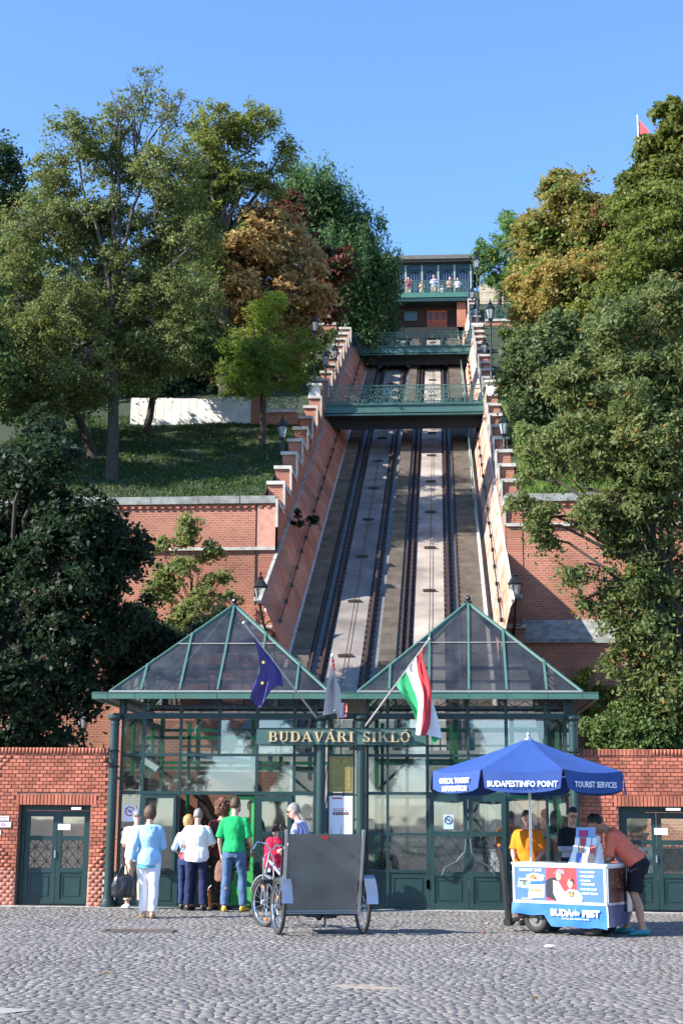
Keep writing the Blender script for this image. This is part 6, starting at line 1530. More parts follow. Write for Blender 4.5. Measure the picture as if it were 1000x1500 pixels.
# blonde woman
p, hp_, J, S, up = person('blonde woman with pale blue top, pink hem and crossbody strap in the ticket queue', (-2.52,-.62,0), -6, 1.52, hair=('blonde','bob'), female=True, top=(cloth('icy_blue_top',(.45,.58,.72),.08),.62,.10,.024), bottom=(jean_d,.97,.006), shoes=shoe_b, arms={1:((.05,.05,-.24),(.0,.20,-.30)),-1:((.10,.0,-.24),(.06,.16,-.34))}, head=(5,-20))
b = MB(); b.loft([S(up(0,0,.13)),S(up(0,0,.0))],[.150*.87,.172*.87],[.115*.87,.135*.87],n=16); extra(p, 'pink_hem', b, pink)
b = MB(); b.tube([S(up(.10,-.05,.52)),S(up(.05,-.15,.40)),S(up(-.05,-.15,.25)),S(up(-.16,-.10,.08))], .012, 6); extra(p, 'bag_strap', b, leather)
# man in white shirt
p, hp_, J, S, up = person('grey haired man in untucked white short sleeved shirt and navy trousers in the queue', (-2.33,-.80,0), 4, 1.64, hair=('grey','short'), top=(white_c,.48,-.08,.034), bottom=(navy,.98,.012), shoes=shoe_b, build=1.2, arms={1:((.09,.05,-.25),(.06,.24,-.30)),-1:((.08,.05,-.25),(.02,.24,-.32))}, head=(20,0), feet=((.13,0,8),(-.14,.02,8)))
# curly haired person
p, hp_, J, S, up = person('curly haired person in maroon top and dark trousers behind the man in green', (-1.96,-.55,0), -10, 1.76, hair=('auburn','curly'), top=(maroon,.86,-.06,.026), bottom=(khaki,.97,.01), shoes=shoe_b, arms={1:((.06,.0,-.26),(.05,.10,-.46)),-1:((.08,.05,-.25),(.0,.25,-.30))})
handbag('soft brown shoulder bag hanging between the maroon and green shirted people', -1.86, -.86, .80, .30, .34, .14, cloth('brown_bag',(.20,.11,.085)), 0)
# man in green
p, hp_, J, S, up = person('man in bright green t-shirt, blue jeans and yellow shoes seen from behind', (-1.68,-1.0,0), -4, 1.82, hair=('brown','short'), top=(green_c,.46,-.02,.024), bottom=(jean,.98,.008), shoes=shoe_y, arms={1:((.07,.0,-.27),(.09,.17,-.44)),-1:((.06,-.02,-.27),(.05,.06,-.50))}, head=(6,-12), feet=((.15,.05,20),(-.13,-.05,15)))
# man in plaid shirt with sunglasses, walking left
plaid = cloth('plaid_shirt', (.5,.5,.6)); n = plaid.node_tree; bb = n.nodes['Principled BSDF']
for l in list(bb.inputs['Base Color'].links): n.links.remove(l)
tc = N(n,'ShaderNodeTexCoord'); cks = []
for axis, sc in (('X',22),('Z',18)):
    wv = N(n,'ShaderNodeTexWave', wave_type='BANDS', bands_direction=axis); wv.inputs['Scale'].default_value = sc/6.28*1.6; n.links.new(tc.outputs['Object'], wv.inputs[0]); cks.append(wv)
ad = N(n,'ShaderNodeMath', operation='MULTIPLY'); n.links.new(cks[0].outputs['Fac'], ad.inputs[0]); n.links.new(cks[1].outputs['Fac'], ad.inputs[1])
mx = N(n,'ShaderNodeMix', data_type='RGBA'); mx.inputs[6].default_value=(.62,.64,.75,1); mx.inputs[7].default_value=(.12,.12,.38,1); n.links.new(cks[0].outputs['Fac'], mx.inputs[0]); n.links.new(mx.outputs[2], bb.inputs['Base Color'])
p, hp_, J, S, up = person('grey haired man with sunglasses and plaid blue shirt behind the tricycle', (-.52,-.95,0), 78, 1.76, lean=18, hair=('grey','short'), top=(plaid,.46,-.05,.026), bottom=(navy,.97,.01), shoes=shoe_b, arms={1:((.04,.05,-.26),(.0,.24,-.36)),-1:((.05,.05,-.26),(.0,.25,-.38))}, head=(-2,10))
b = MB()
for sd in (1,-1): b.ball(hp_(sd*.033,.094,.006), .026,.012,.018, 8, 5); b.tube([hp_(sd*.05,.085,.01),hp_(sd*.078,-.01,.008)], .004, 4)
extra(p, 'sunglasses', b, leather)
# child or person in red rucksack behind the tricycle
p, hp_, J, S, up = person('dark haired person with a red rucksack stooping behind the tricycle handlebars', (-1.02,-.70,0), 12, 1.42, lean=16, hair=('dark','short'), top=(cloth('dark_red_jacket',(.25,.015,.03)),.9,-.05,.03), bottom=(black_c,.97,.01), shoes=shoe_b)
rp_ = thing('rucksack', 'bright crimson rucksack with white tabs worn behind the tricycle handlebars', 'rucksack', (-1.04,-.92,.66), R(12)); b = MB()
b.loft([(0,0,0),(0,-.01,.04),(0,-.03,.25),(0,-.02,.44),(0,0,.52)],[.13,.16,.17,.15,.09],[.05,.09,.10,.08,.04],n=14); me = fuse(b,.012,2,.012,fr=12); me.materials.append(cloth('crimson_nylon',(.62,.02,.06))); link('rucksack_body', me, rp_)
for x_ in (-.09,.08): b = MB(); b.box(x_-.035,x_+.035,-.10,-.07,-.03,.03); part('tab', b, M['white'], rp_, world=False)
# man in orange polo behind the cart
p, hp_, J, S, up = person('heavy set man in bright orange polo shirt looking down behind the cart', (2.97,-3.32,0), 168, 1.63, hair=('brown','short'), build=1.08, top=(orange_c,.45,-.08,.028), bottom=(black_c,.97,.01), shoes=shoe_b, head=(24,20), arms={1:((.05,.05,-.26),(.0,.24,-.42)),-1:((.06,.05,-.26),(-.02,.26,-.40))})
# woman in black and white
bw_top = cloth('black_and_grey_knit', (.02,.02,.025)); n = bw_top.node_tree; bb = n.nodes['Principled BSDF']
for l in list(bb.inputs['Base Color'].links): n.links.remove(l)
tc = N(n,'ShaderNodeTexCoord'); sx = N(n,'ShaderNodeSeparateXYZ'); n.links.new(tc.outputs['Object'], sx.inputs[0])
cr_ = N(n,'ShaderNodeValToRGB'); cr_.color_ramp.interpolation='CONSTANT'; el_ = cr_.color_ramp.elements; el_[0].position=0; el_[0].color=(.02,.02,.03,1); el_[1].position=.55; el_[1].color=(.38,.38,.46,1)
e2 = el_.new(.64); e2.color=(.015,.015,.02,1)
dv = N(n,'ShaderNodeMath', operation='DIVIDE'); dv.inputs[1].default_value=1.75; n.links.new(sx.outputs[2], dv.inputs[0]); n.links.new(dv.outputs[0], cr_.inputs[0]); n.links.new(cr_.outputs[0], bb.inputs['Base Color'])
p, hp_, J, S, up = person('dark haired woman with glasses in black and grey sweater, arms folded behind the cart', (3.60,-3.42,0), 205, 1.67, hair=('dark','bun'), female=True, skin='fair', top=(bw_top,.92,-.04,.024), bottom=(black_c,.97,.01), shoes=shoe_b, head=(16,-14), arms={1:((.07,.05,-.24),(-.16,.20,-.22)),-1:((.07,.05,-.24),(-.18,.22,-.26))})
b = MB()
for sd in (1,-1): b.ring(hp_(sd*.033,.098,.006), .022, .0035, 'Y', 10, 4); b.tube([hp_(sd*.055,.09,.01),hp_(sd*.076,-.01,.008)], .003, 4)
extra(p, 'glasses', b, leather)
# man bending over the counter
p, hp_, J, S, up = person('man in coral t-shirt and black shorts bending over the right end of the cart', (4.26,-4.95,0), 80, 1.84, lean=44, hair=('dark','short'), skin='tan', top=(coral,.44,-.0,.026), bottom=(black_c,.46,.05), shoes=shoe_teal, feet=((.13,.10,10),(-.13,-.12,10)), head=(8,0), crouch=.04,
    arms={1:((.05,.03,-.29),(.02,.24,-.33)),-1:((.05,.05,-.28),(.0,.26,-.30))}, knees=((.10,.06,.50),(-.11,-.02,.50)))
b = MB(); b.loft([S(up(.0,.125,.34)),S(up(.0,.150,.20)),S(up(0,.135,.12))],[.10,.12,.09],[.03,.025,.02],n=12); extra(p, 'grey_shirt_print', b, greyc, True)
b = MB(); b.tube([S(up(.02,.15,.02)),S(up(.03,.17,-.05))], .006, 5); b.tube([S(up(-.01,.15,.02)),S(up(-.02,.17,-.06))], .006, 5); extra(p, 'drawstring', b, M['white'])
# ---- people on the balcony, small in the picture
def bal(lab, x, H, rz, top_c, bot_c, sk='fair', hr='brown', up_=False, ln=.97):
    arms = {1:((.10,.08,.05),(-.04,.14,.20)),-1:((.10,.08,.05),(-.04,.14,.20))} if up_ else {1:((.05,.03,-.25),(.02,.22,-.22)),-1:((.05,.03,-.25),(.02,.22,-.22))}
    return person(lab, (x,69.0,36.60), rz, H, hair=(hr,'short'), top=(top_c,.46,-.04,.024), bottom=(bot_c,ln,.01), shoes=shoe_b, skin=sk, arms=arms, lod=1, group='people looking out from the upper balcony')
bal('person in red top with both arms raised on the balcony', -.30, 1.72, 180, cloth('red_top',(.45,.02,.05)), beige, up_=True)
bal('person in tan clothes second from the left on the balcony', .98-.35, 1.45, 190, cloth('tan_top',(.5,.30,.2)), beige)
bal('tall person in pale lilac shirt and shorts in the middle of the balcony', 1.45, 1.85, 165, cloth('lilac_top',(.5,.5,.66)), beige, hr='dark', ln=.45)
bal('child barely above the balcony rail right of the person in lilac', 2.28-.25, 1.05, 180, cloth('pale_child_top',(.6,.5,.48)), beige)
bal('person in peach top and dark trousers right of the child on the balcony', 2.55, 1.68, 200, cloth('peach_top',(.62,.32,.20)), black_c, hr='brown')
bal('person in white and pink at the right end of the balcony', 3.10, 1.60, 170, white_c, black_c, hr='auburn')
TREES = [
 {'name': 'ash_tree', 'label': 'tall olive green tree with thin see-through top rising at the left', 'cat': 'tree', 'base': (-9.55, 22.5, 13.64), 'blobs': [(-7.77, 21.72, 26.22, 1.11), (-9.66, 22.34, 26.73, 1.15), (-8.92, 22.83, 27.93, 0.78), (-11.27, 21.93, 25.49, 1.02), (-11.99, 22.5, 24.32, 1.11), (-10.06, 23.3, 25.06, 1.43), (-7.73, 21.92, 23.94, 1.38), (-10.58, 22.75, 22.41, 1.8), (-8.26, 23.66, 22.35, 1.66), (-12.41, 22.13, 22.19, 1.34), (-9.55, 23.03, 20.02, 1.89), (-11.08, 21.43, 18.81, 1.52), (-7.19, 22.33, 19.58, 1.2), (-9.0, 23.14, 17.99, 1.52), (-10.59, 21.78, 16.81, 1.29), (-7.17, 22.5, 17.99, 1.06), (-13.11, 23.2, 20.29, 1.25), (-6.72, 22.11, 21.53, 0.92), (-12.35, 22.69, 18.02, 1.38), (-8.59, 23.08, 16.95, 0.83), (-11.15, 22.29, 15.67, 0.74), (-12.35, 22.73, 15.51, 0.83), (-9.96, 22.08, 15.98, 0.6), (-13.03, 22.37, 16.41, 0.92)], 'mat': 'olive', 'L': 0.15, 'W': 0.058, 'n': 84000, 'thin': [0, 1, 2], 'tr': 0.22, 'pale': 1, 'gap': 0.34, 'cs': 0.34},
 {'name': 'dark_tree', 'label': 'dense dark tree behind the left end of the hill against the sky', 'cat': 'tree', 'base': (-16.5, 34, 20.08), 'blobs': [(-17.75, 33.16, 30.51, 1.2), (-16.72, 33.83, 29.58, 1.2), (-17.97, 34.7, 28.75, 1.66), (-15.96, 33.42, 27.48, 1.03), (-17.74, 34.0, 25.82, 1.72)], 'mat': 'darkgreen', 'L': 0.2, 'W': 0.11, 'n': 12000, 'tr': 0.25, 'gap': 0.2, 'cs': 0.5},
 {'name': 'shade_tree', 'label': 'broad tree filling the left edge above the lawn', 'cat': 'tree', 'base': (-11.1, 26, 15.17), 'blobs': [(-14.04, 24.79, 19.57, 1.73), (-13.18, 25.8, 17.48, 1.44), (-15.01, 26.62, 17.49, 1.49), (-14.55, 25.17, 21.89, 1.49), (-11.65, 26.0, 16.99, 0.94), (-16.35, 26.97, 20.11, 1.73), (-13.08, 25.73, 15.86, 0.64)], 'mat': 'midgreen', 'L': 0.17, 'W': 0.07, 'n': 26000, 'tr': 0.2, 'gap': 0.3, 'cs': 0.4},
 {'name': 'shade_tree', 'label': 'broad tree whose low boughs hang over the white fence', 'cat': 'tree', 'base': (-9.95, 29.5, 16.32), 'blobs': [(-10.53, 28.94, 18.84, 0.79), (-8.71, 29.35, 19.8, 1.06), (-7.67, 29.81, 19.51, 0.74), (-9.31, 28.76, 20.33, 1.32), (-11.75, 29.5, 18.61, 0.79), (-7.46, 30.03, 20.74, 0.95), (-8.15, 28.94, 21.81, 1.32), (-6.67, 29.59, 19.71, 0.64)], 'mat': 'midgreen', 'L': 0.16, 'W': 0.065, 'n': 22000, 'tr': 0.16, 'gap': 0.3, 'cs': 0.38},
 {'name': 'pale_tree', 'label': 'airy yellow green tree with open crown left of centre against the sky', 'cat': 'tree', 'base': (-7.78, 36, 20.57), 'blobs': [(-8.23, 35.05, 32.36, 1.36), (-6.7, 35.83, 32.78, 1.24), (-5.47, 36.34, 31.73, 0.8), (-9.12, 35.3, 30.82, 1.24), (-7.54, 36.0, 30.6, 1.63), (-9.07, 36.8, 29.47, 1.42), (-5.81, 35.68, 29.96, 0.77), (-7.83, 36.2, 28.16, 1.42), (-9.15, 36.62, 33.53, 0.89), (-9.84, 35.67, 29.66, 1.19), (-7.97, 36.41, 25.92, 1.48), (-8.99, 34.96, 26.02, 1.48)], 'mat': 'yellowgreen', 'L': 0.2, 'W': 0.07, 'n': 36000, 'tr': 0.3, 'gap': 0.38, 'cs': 0.42, 'pale': 1},
 {'name': 'chestnut_tree', 'label': 'russet brown autumn chestnut on the left bank', 'cat': 'tree', 'base': (-5.73, 37, 19.56), 'blobs': [(-6.83, 35.99, 26.88, 1.45), (-5.78, 36.81, 27.88, 1.33), (-4.89, 37.56, 26.64, 1.33), (-7.23, 36.19, 24.99, 1.45), (-5.82, 37.0, 24.94, 1.75), (-4.67, 37.61, 23.98, 1.08), (-7.22, 36.42, 22.95, 1.39), (-5.8, 37.2, 22.21, 1.45), (-7.97, 37.76, 24.26, 1.08), (-6.48, 36.7, 28.35, 1.08), (-4.11, 37.25, 25.17, 0.9), (-7.66, 36.41, 26.24, 0.84), (-7.46, 36.83, 21.63, 1.2)], 'mat': 'rust', 'L': 0.22, 'W': 0.11, 'n': 36000, 'tr': 0.3, 'gap': 0.22, 'cs': 0.42},
 {'name': 'copper_tree', 'label': 'dark red leaved tree glimpsed between the russet chestnut and the drooping tree', 'cat': 'tree', 'base': (-4.88, 44, 24.45), 'blobs': [(-5.78, 43.3, 31.93, 1.01), (-5.12, 43.84, 30.65, 1.14), (-4.28, 44.48, 29.4, 1.14), (-3.15, 43.55, 29.19, 0.8), (-4.22, 44.0, 27.36, 1.14)], 'mat': 'red', 'L': 0.28, 'W': 0.13, 'n': 7000, 'tr': 0.25, 'gap': 0.25, 'cs': 0.5},
 {'name': 'weeping_tree', 'label': 'dark green drooping tree overhanging the left side of the upper station', 'cat': 'tree', 'base': (-4.41, 57, 29.61), 'blobs': [(-6.07, 56.0, 39.13, 1.43), (-4.95, 56.73, 38.32, 1.91), (-3.33, 57.74, 37.15, 1.75), (-4.02, 55.71, 34.1, 2.31), (-2.23, 57.0, 34.59, 1.67), (-5.8, 57.94, 37.52, 1.67), (-1.8, 56.6, 32.67, 0.96), (-3.28, 57.23, 32.28, 1.67), (-4.68, 57.84, 36.54, 1.19), (-1.52, 56.78, 34.04, 0.8), (-4.82, 57.38, 31.71, 1.35), (-6.58, 56.16, 38.55, 1.19), (-2.63, 56.87, 31.26, 0.96), (-4.12, 57.5, 31.08, 1.19), (-7.05, 56.51, 40.07, 0.88), (-1.77, 57.0, 31.51, 0.8), (-1.37, 57.29, 30.44, 0.52), (-2.21, 56.73, 29.83, 0.64), (-1.12, 57.07, 32.83, 0.48), (-5.47, 57.67, 40.48, 0.96)], 'mat': 'weeping', 'L': 0.31, 'W': 0.105, 'n': 40000, 'tr': 0.35, 'gap': 0.25, 'cs': 0.5, 'droop': 1.1},
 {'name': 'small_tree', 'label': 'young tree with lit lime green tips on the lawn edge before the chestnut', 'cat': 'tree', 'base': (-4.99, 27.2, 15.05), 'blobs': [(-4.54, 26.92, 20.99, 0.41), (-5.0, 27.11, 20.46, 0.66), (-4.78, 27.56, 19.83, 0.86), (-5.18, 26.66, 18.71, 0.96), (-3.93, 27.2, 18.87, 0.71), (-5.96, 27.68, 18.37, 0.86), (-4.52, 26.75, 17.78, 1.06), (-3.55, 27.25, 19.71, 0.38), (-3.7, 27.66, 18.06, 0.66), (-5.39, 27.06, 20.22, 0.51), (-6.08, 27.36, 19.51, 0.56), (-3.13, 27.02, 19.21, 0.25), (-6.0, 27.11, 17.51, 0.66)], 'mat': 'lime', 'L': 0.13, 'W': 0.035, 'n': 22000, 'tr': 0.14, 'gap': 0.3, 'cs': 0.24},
 {'name': 'dark_tree', 'label': 'huge shaded dark green tree in the left foreground before the brick wall', 'cat': 'tree', 'base': (-10.2, 10.5, 0.0), 'blobs': [(-8.71, 9.85, 10.37, 0.93), (-8.13, 10.43, 10.75, 0.52), (-9.23, 10.99, 9.1, 1.17), (-7.38, 9.94, 8.87, 1.0), (-6.61, 10.5, 8.44, 0.72), (-6.22, 10.75, 8.22, 0.45), (-7.76, 9.95, 7.65, 1.31), (-6.77, 10.62, 7.32, 0.86), (-9.36, 11.32, 6.99, 1.17), (-7.66, 10.2, 6.04, 1.07), (-6.31, 10.64, 6.65, 0.52), (-8.42, 9.7, 4.97, 1.14), (-7.39, 10.39, 4.61, 0.76), (-8.87, 10.91, 3.62, 0.97), (-7.7, 10.15, 3.5, 0.62), (-6.95, 10.5, 5.99, 0.59), (-10.33, 11.27, 8.44, 1.38), (-9.73, 9.92, 5.58, 1.38), (-8.66, 10.57, 11.56, 0.48), (-5.94, 10.69, 8.3, 0.28)], 'mat': 'deep', 'L': 0.17, 'W': 0.088, 'n': 52000, 'tr': 0.28, 'gap': 0.22, 'cs': 0.33},
 {'name': 'street_tree', 'label': 'tall leafy tree standing left of the square out of the frame', 'cat': 'tree', 'base': (-17.5, 12.0, 0.0), 'blobs': [(-12.7, 10.87, 10.21, 1.62), (-12.7, 11.75, 8.17, 1.8), (-13.1, 12.75, 5.92, 1.8), (-14.25, 10.89, 8.76, 1.98), (-14.77, 12.0, 11.66, 1.62), (-12.95, 12.6, 12.58, 1.08), (-14.35, 11.17, 6.27, 1.98)], 'mat': 'deep', 'L': 0.3, 'W': 0.16, 'n': 14000, 'tr': 0.35, 'gap': 0.15, 'cs': 0.45},
 {'name': 'bank_tree', 'label': 'tall tree on the left bank standing out of the frame, its shade across the lawn', 'cat': 'tree', 'base': (-19.5, 21.5, 12.0), 'blobs': [(-17.42, 20.24, 15.82, 1.81), (-17.79, 21.28, 18.38, 1.58), (-20.98, 22.35, 18.57, 2.03), (-16.05, 20.79, 16.94, 1.26), (-19.58, 21.5, 15.25, 1.81)], 'mat': 'deep', 'L': 0.34, 'W': 0.2, 'n': 14000, 'tr': 0.3, 'gap': 0.1, 'cs': 0.5},
 {'name': 'bank_tree', 'label': 'second tree on the left bank at the edge of the frame, shading the lawn', 'cat': 'tree', 'base': (-14.6, 20.6, 12.0), 'blobs': [(-14.14, 19.73, 18.73, 1.24), (-14.04, 20.43, 17.16, 1.2), (-15.1, 21.07, 15.67, 1.11), (-13.07, 20.1, 16.19, 0.89), (-15.84, 20.6, 18.35, 1.46), (-16.44, 21.34, 16.15, 1.33)], 'mat': 'midgreen', 'L': 0.2, 'W': 0.09, 'n': 17000, 'tr': 0.22, 'gap': 0.1, 'cs': 0.4},
 {'name': 'wall_shrub', 'label': 'pale green self sown shrub growing up the left retaining wall', 'cat': 'shrub', 'base': (-5.93, 17.6, 5.25), 'blobs': [(-5.71, 17.34, 10.23, 0.37), (-6.68, 17.55, 9.6, 0.33), (-5.34, 17.77, 9.47, 0.41), (-6.09, 17.32, 8.93, 0.5), (-4.94, 17.6, 8.55, 0.37), (-6.7, 17.85, 8.39, 0.46), (-5.34, 17.36, 7.89, 0.58), (-6.0, 17.69, 7.42, 0.62), (-4.49, 17.77, 8.95, 0.25), (-6.82, 17.53, 8.97, 0.25), (-5.91, 17.68, 9.84, 0.29), (-4.62, 17.4, 7.89, 0.29)], 'mat': 'palegreen', 'L': 0.14, 'W': 0.065, 'n': 9000, 'tr': 0.05, 'gap': 0.45, 'cs': 0.22, 'pale': 1},
 {'name': 'dark_shrub', 'label': 'dark shaded bush behind the left glass roof', 'cat': 'shrub', 'base': (-6.31, 14.5, 4.41), 'blobs': [(-6.65, 13.94, 6.52, 0.81), (-5.95, 14.38, 6.0, 0.84), (-7.2, 14.82, 5.86, 0.77), (-4.98, 14.18, 6.55, 0.58), (-7.49, 14.5, 5.35, 0.58), (-6.56, 14.78, 7.21, 0.5), (-5.34, 14.21, 5.89, 0.69), (-4.28, 14.55, 7.07, 0.35)], 'mat': 'deep', 'L': 0.14, 'W': 0.07, 'n': 17000, 'tr': 0.08, 'gap': 0.3, 'cs': 0.3},
 {'name': 'ash_tree', 'label': 'large ash with seed clusters hanging over the right wall, branches drooping', 'cat': 'tree', 'base': (9.6, 12.5, 0.0), 'blobs': [(6.54, 11.91, 14.49, 0.84), (7.65, 12.36, 15.02, 1.02), (5.59, 12.9, 13.19, 0.95), (6.95, 11.81, 12.83, 1.24), (6.05, 12.5, 11.54, 1.2), (4.76, 12.74, 11.43, 0.44), (7.44, 11.92, 11.18, 1.38), (3.93, 12.54, 9.79, 0.26), (5.24, 12.86, 10.5, 0.51), (4.22, 12.41, 9.11, 0.31), (4.63, 12.55, 8.76, 0.18), (5.8, 12.07, 9.43, 0.62), (7.22, 12.35, 9.44, 1.06), (5.61, 12.67, 8.14, 0.4), (5.18, 12.38, 7.85, 0.22), (6.73, 12.5, 7.65, 0.77), (7.87, 13.05, 7.73, 0.98), (6.35, 12.24, 6.27, 0.62), (7.34, 12.63, 6.23, 0.95), (7.05, 12.98, 5.02, 0.69), (7.81, 12.28, 4.95, 0.8), (6.2, 12.61, 5.6, 0.4), (4.36, 12.3, 9.54, 0.29), (8.43, 12.35, 12.98, 1.09), (6.02, 12.64, 7.13, 0.33), (5.37, 12.4, 7.1, 0.18), (6.59, 12.5, 8.74, 0.55), (4.22, 12.64, 10.46, 0.26)], 'mat': 'ash', 'L': 0.15, 'W': 0.06, 'n': 86000, 'tr': 0.2, 'gap': 0.34, 'cs': 0.3},
 {'name': 'round_tree', 'label': 'rounded dark green maple on the bank right of the bridges', 'cat': 'tree', 'base': (5.69, 27, 14.4), 'blobs': [(5.47, 26.15, 18.37, 1.21), (4.79, 26.89, 17.55, 0.76), (6.64, 27.55, 18.27, 1.31), (5.57, 26.35, 16.71, 1.16), (7.13, 27.0, 19.16, 1.06), (4.92, 27.37, 18.92, 0.66), (5.44, 26.64, 15.49, 0.86), (7.33, 27.2, 16.54, 1.41), (4.51, 27.32, 18.09, 0.45), (6.31, 26.79, 19.64, 0.76)], 'mat': 'maple', 'L': 0.17, 'W': 0.12, 'n': 26000, 'tr': 0.2, 'gap': 0.2, 'cs': 0.36},
 {'name': 'light_shrub', 'label': 'light green sunlit bush on the bank just above the right wall', 'cat': 'shrub', 'base': (5.25, 21.5, 12.22), 'blobs': [(4.85, 21.12, 13.41, 0.54), (5.26, 21.41, 12.78, 0.68), (6.03, 21.86, 13.31, 0.86), (4.6, 21.27, 14.11, 0.41), (6.61, 21.5, 12.79, 0.81), (7.56, 21.96, 12.89, 0.81)], 'mat': 'palegreen', 'L': 0.13, 'W': 0.05, 'n': 14000, 'tr': 0.06, 'gap': 0.25, 'cs': 0.25},
 {'name': 'broad_tree', 'label': 'bushy mid green tree high on the right', 'cat': 'tree', 'base': (10.5, 32, 16.74), 'blobs': [(10.16, 30.91, 24.86, 1.55), (11.49, 31.82, 26.74, 1.27), (11.16, 32.67, 24.05, 1.61), (8.99, 31.41, 22.85, 1.05), (11.72, 32.0, 24.98, 1.27), (9.97, 32.47, 27.06, 0.83), (9.77, 31.42, 21.51, 1.38), (12.16, 32.23, 22.65, 1.66), (10.71, 32.7, 26.84, 1.0)], 'mat': 'bushgreen', 'L': 0.19, 'W': 0.1, 'n': 34000, 'tr': 0.28, 'gap': 0.25, 'cs': 0.42},
 {'name': 'chestnut_tree', 'label': 'golden brown autumn chestnut on the right hillside, upper of two', 'cat': 'tree', 'base': (9.01, 46, 24.89), 'blobs': [(8.52, 45.03, 32.74, 1.38), (7.42, 45.79, 31.76, 1.52), (9.54, 46.75, 30.71, 1.79), (6.99, 45.34, 29.7, 1.17), (9.7, 46.0, 34.11, 0.9), (7.96, 46.5, 34.19, 0.9), (8.78, 45.33, 31.35, 1.59), (11.14, 46.16, 30.7, 1.17), (6.2, 46.48, 30.75, 0.69), (6.87, 45.71, 31.17, 1.03), (8.24, 46.19, 34.82, 0.69), (9.84, 45.13, 31.99, 1.24)], 'mat': 'olivebrown', 'L': 0.24, 'W': 0.12, 'n': 32000, 'tr': 0.3, 'gap': 0.22, 'cs': 0.48},
 {'name': 'chestnut_tree', 'label': 'ochre brown autumn chestnut on the right hillside, lower of two', 'cat': 'tree', 'base': (8.36, 40, 21.57), 'blobs': [(7.49, 38.9, 25.73, 1.58), (9.51, 39.8, 26.55, 1.45), (6.58, 40.53, 25.34, 1.26), (8.21, 39.15, 24.64, 1.52), (10.14, 40.0, 27.48, 1.14), (10.49, 40.64, 26.16, 1.14), (5.95, 39.79, 25.59, 0.51), (8.86, 40.16, 27.4, 1.14), (5.95, 40.53, 26.73, 0.76), (6.88, 39.73, 26.92, 0.95), (10.96, 40.27, 27.05, 0.95)], 'mat': 'ochre', 'L': 0.23, 'W': 0.115, 'n': 32000, 'tr': 0.3, 'gap': 0.22, 'cs': 0.44},
 {'name': 'oak_tree', 'label': 'dark topped green oak against the sky at the upper right corner', 'cat': 'tree', 'base': (12.88, 42, 24.19), 'blobs': [(13.24, 41.32, 35.67, 0.98), (13.95, 41.8, 34.79, 1.43), (12.75, 42.49, 33.99, 1.17), (13.45, 41.09, 31.92, 1.63), (11.71, 42.0, 32.46, 0.91), (10.97, 42.47, 31.53, 0.85), (14.46, 41.32, 33.08, 1.63), (12.31, 42.07, 34.79, 0.52)], 'mat': 'oak', 'L': 0.27, 'W': 0.16, 'n': 17000, 'tr': 0.3, 'gap': 0.25, 'cs': 0.42},
 {'name': 'sumac_bush', 'label': 'small reddish pink bush between the golden chestnut and the oak', 'cat': 'bush', 'base': (10.64, 44, 28.53), 'blobs': [(10.2, 43.7, 31.91, 0.44), (10.83, 43.93, 31.52, 0.5), (9.89, 44.15, 31.49, 0.37)], 'mat': 'pinkred', 'L': 0.28, 'W': 0.13, 'n': 4500, 'tr': 0.1, 'gap': 0.2, 'cs': 0.4},
 {'name': 'feathery_tree', 'label': 'feathery light green tree right of the upper station', 'cat': 'tree', 'base': (5.48, 62, 32.52), 'blobs': [(4.97, 61.47, 37.16, 0.76), (6.44, 61.85, 38.22, 1.1), (5.64, 62.5, 36.17, 1.18), (6.97, 61.43, 35.48, 1.01), (4.5, 62.0, 36.78, 0.51), (6.14, 62.62, 34.34, 1.1), (7.29, 61.65, 33.73, 0.85), (7.21, 62.13, 39.03, 0.93), (6.36, 62.41, 39.64, 0.59), (6.84, 61.76, 32.41, 0.85)], 'mat': 'feather', 'L': 0.3, 'W': 0.07, 'n': 15000, 'tr': 0.16, 'gap': 0.32, 'cs': 0.42},
 {'name': 'low_bush', 'label': 'yellow tinted low bush at the foot of the ochre chestnut', 'cat': 'bush', 'base': (7.77, 34, 20.32), 'blobs': [(7.77, 33.4, 22.31, 0.86), (8.68, 33.9, 22.11, 0.69), (7.25, 34.29, 21.65, 0.69), (6.34, 33.65, 22.06, 0.63)], 'mat': 'yellowgreen', 'L': 0.2, 'W': 0.09, 'n': 7000, 'tr': 0.08, 'gap': 0.2, 'cs': 0.35},
 {'name': 'green_bush', 'label': 'leafy scrub on the bank right of the upper footbridge', 'cat': 'bush', 'base': (6.08, 50, 24.71), 'blobs': [(5.64, 49.54, 26.12, 0.66), (6.16, 49.89, 25.25, 0.8), (6.7, 50.37, 26.96, 0.87), (7.21, 49.47, 27.62, 0.95), (5.88, 50.0, 23.94, 0.66), (5.6, 50.29, 27.74, 0.51), (6.5, 49.72, 28.11, 0.66)], 'mat': 'midgreen', 'L': 0.22, 'W': 0.1, 'n': 8000, 'tr': 0.08, 'gap': 0.15, 'cs': 0.36},
 {'name': 'red_creeper', 'label': 'reddish autumn creeper beside the right pedestal of the lower bridge', 'cat': 'creeper', 'base': (4.5, 36, 19.13), 'blobs': [(4.54, 35.83, 20.33, 0.24), (4.65, 35.96, 19.59, 0.3), (4.5, 36.1, 19.16, 0.24), (4.79, 35.87, 20.97, 0.24)], 'mat': 'pinkred', 'L': 0.16, 'W': 0.1, 'n': 2200, 'tr': 0.03, 'gap': 0.1, 'cs': 0.2},
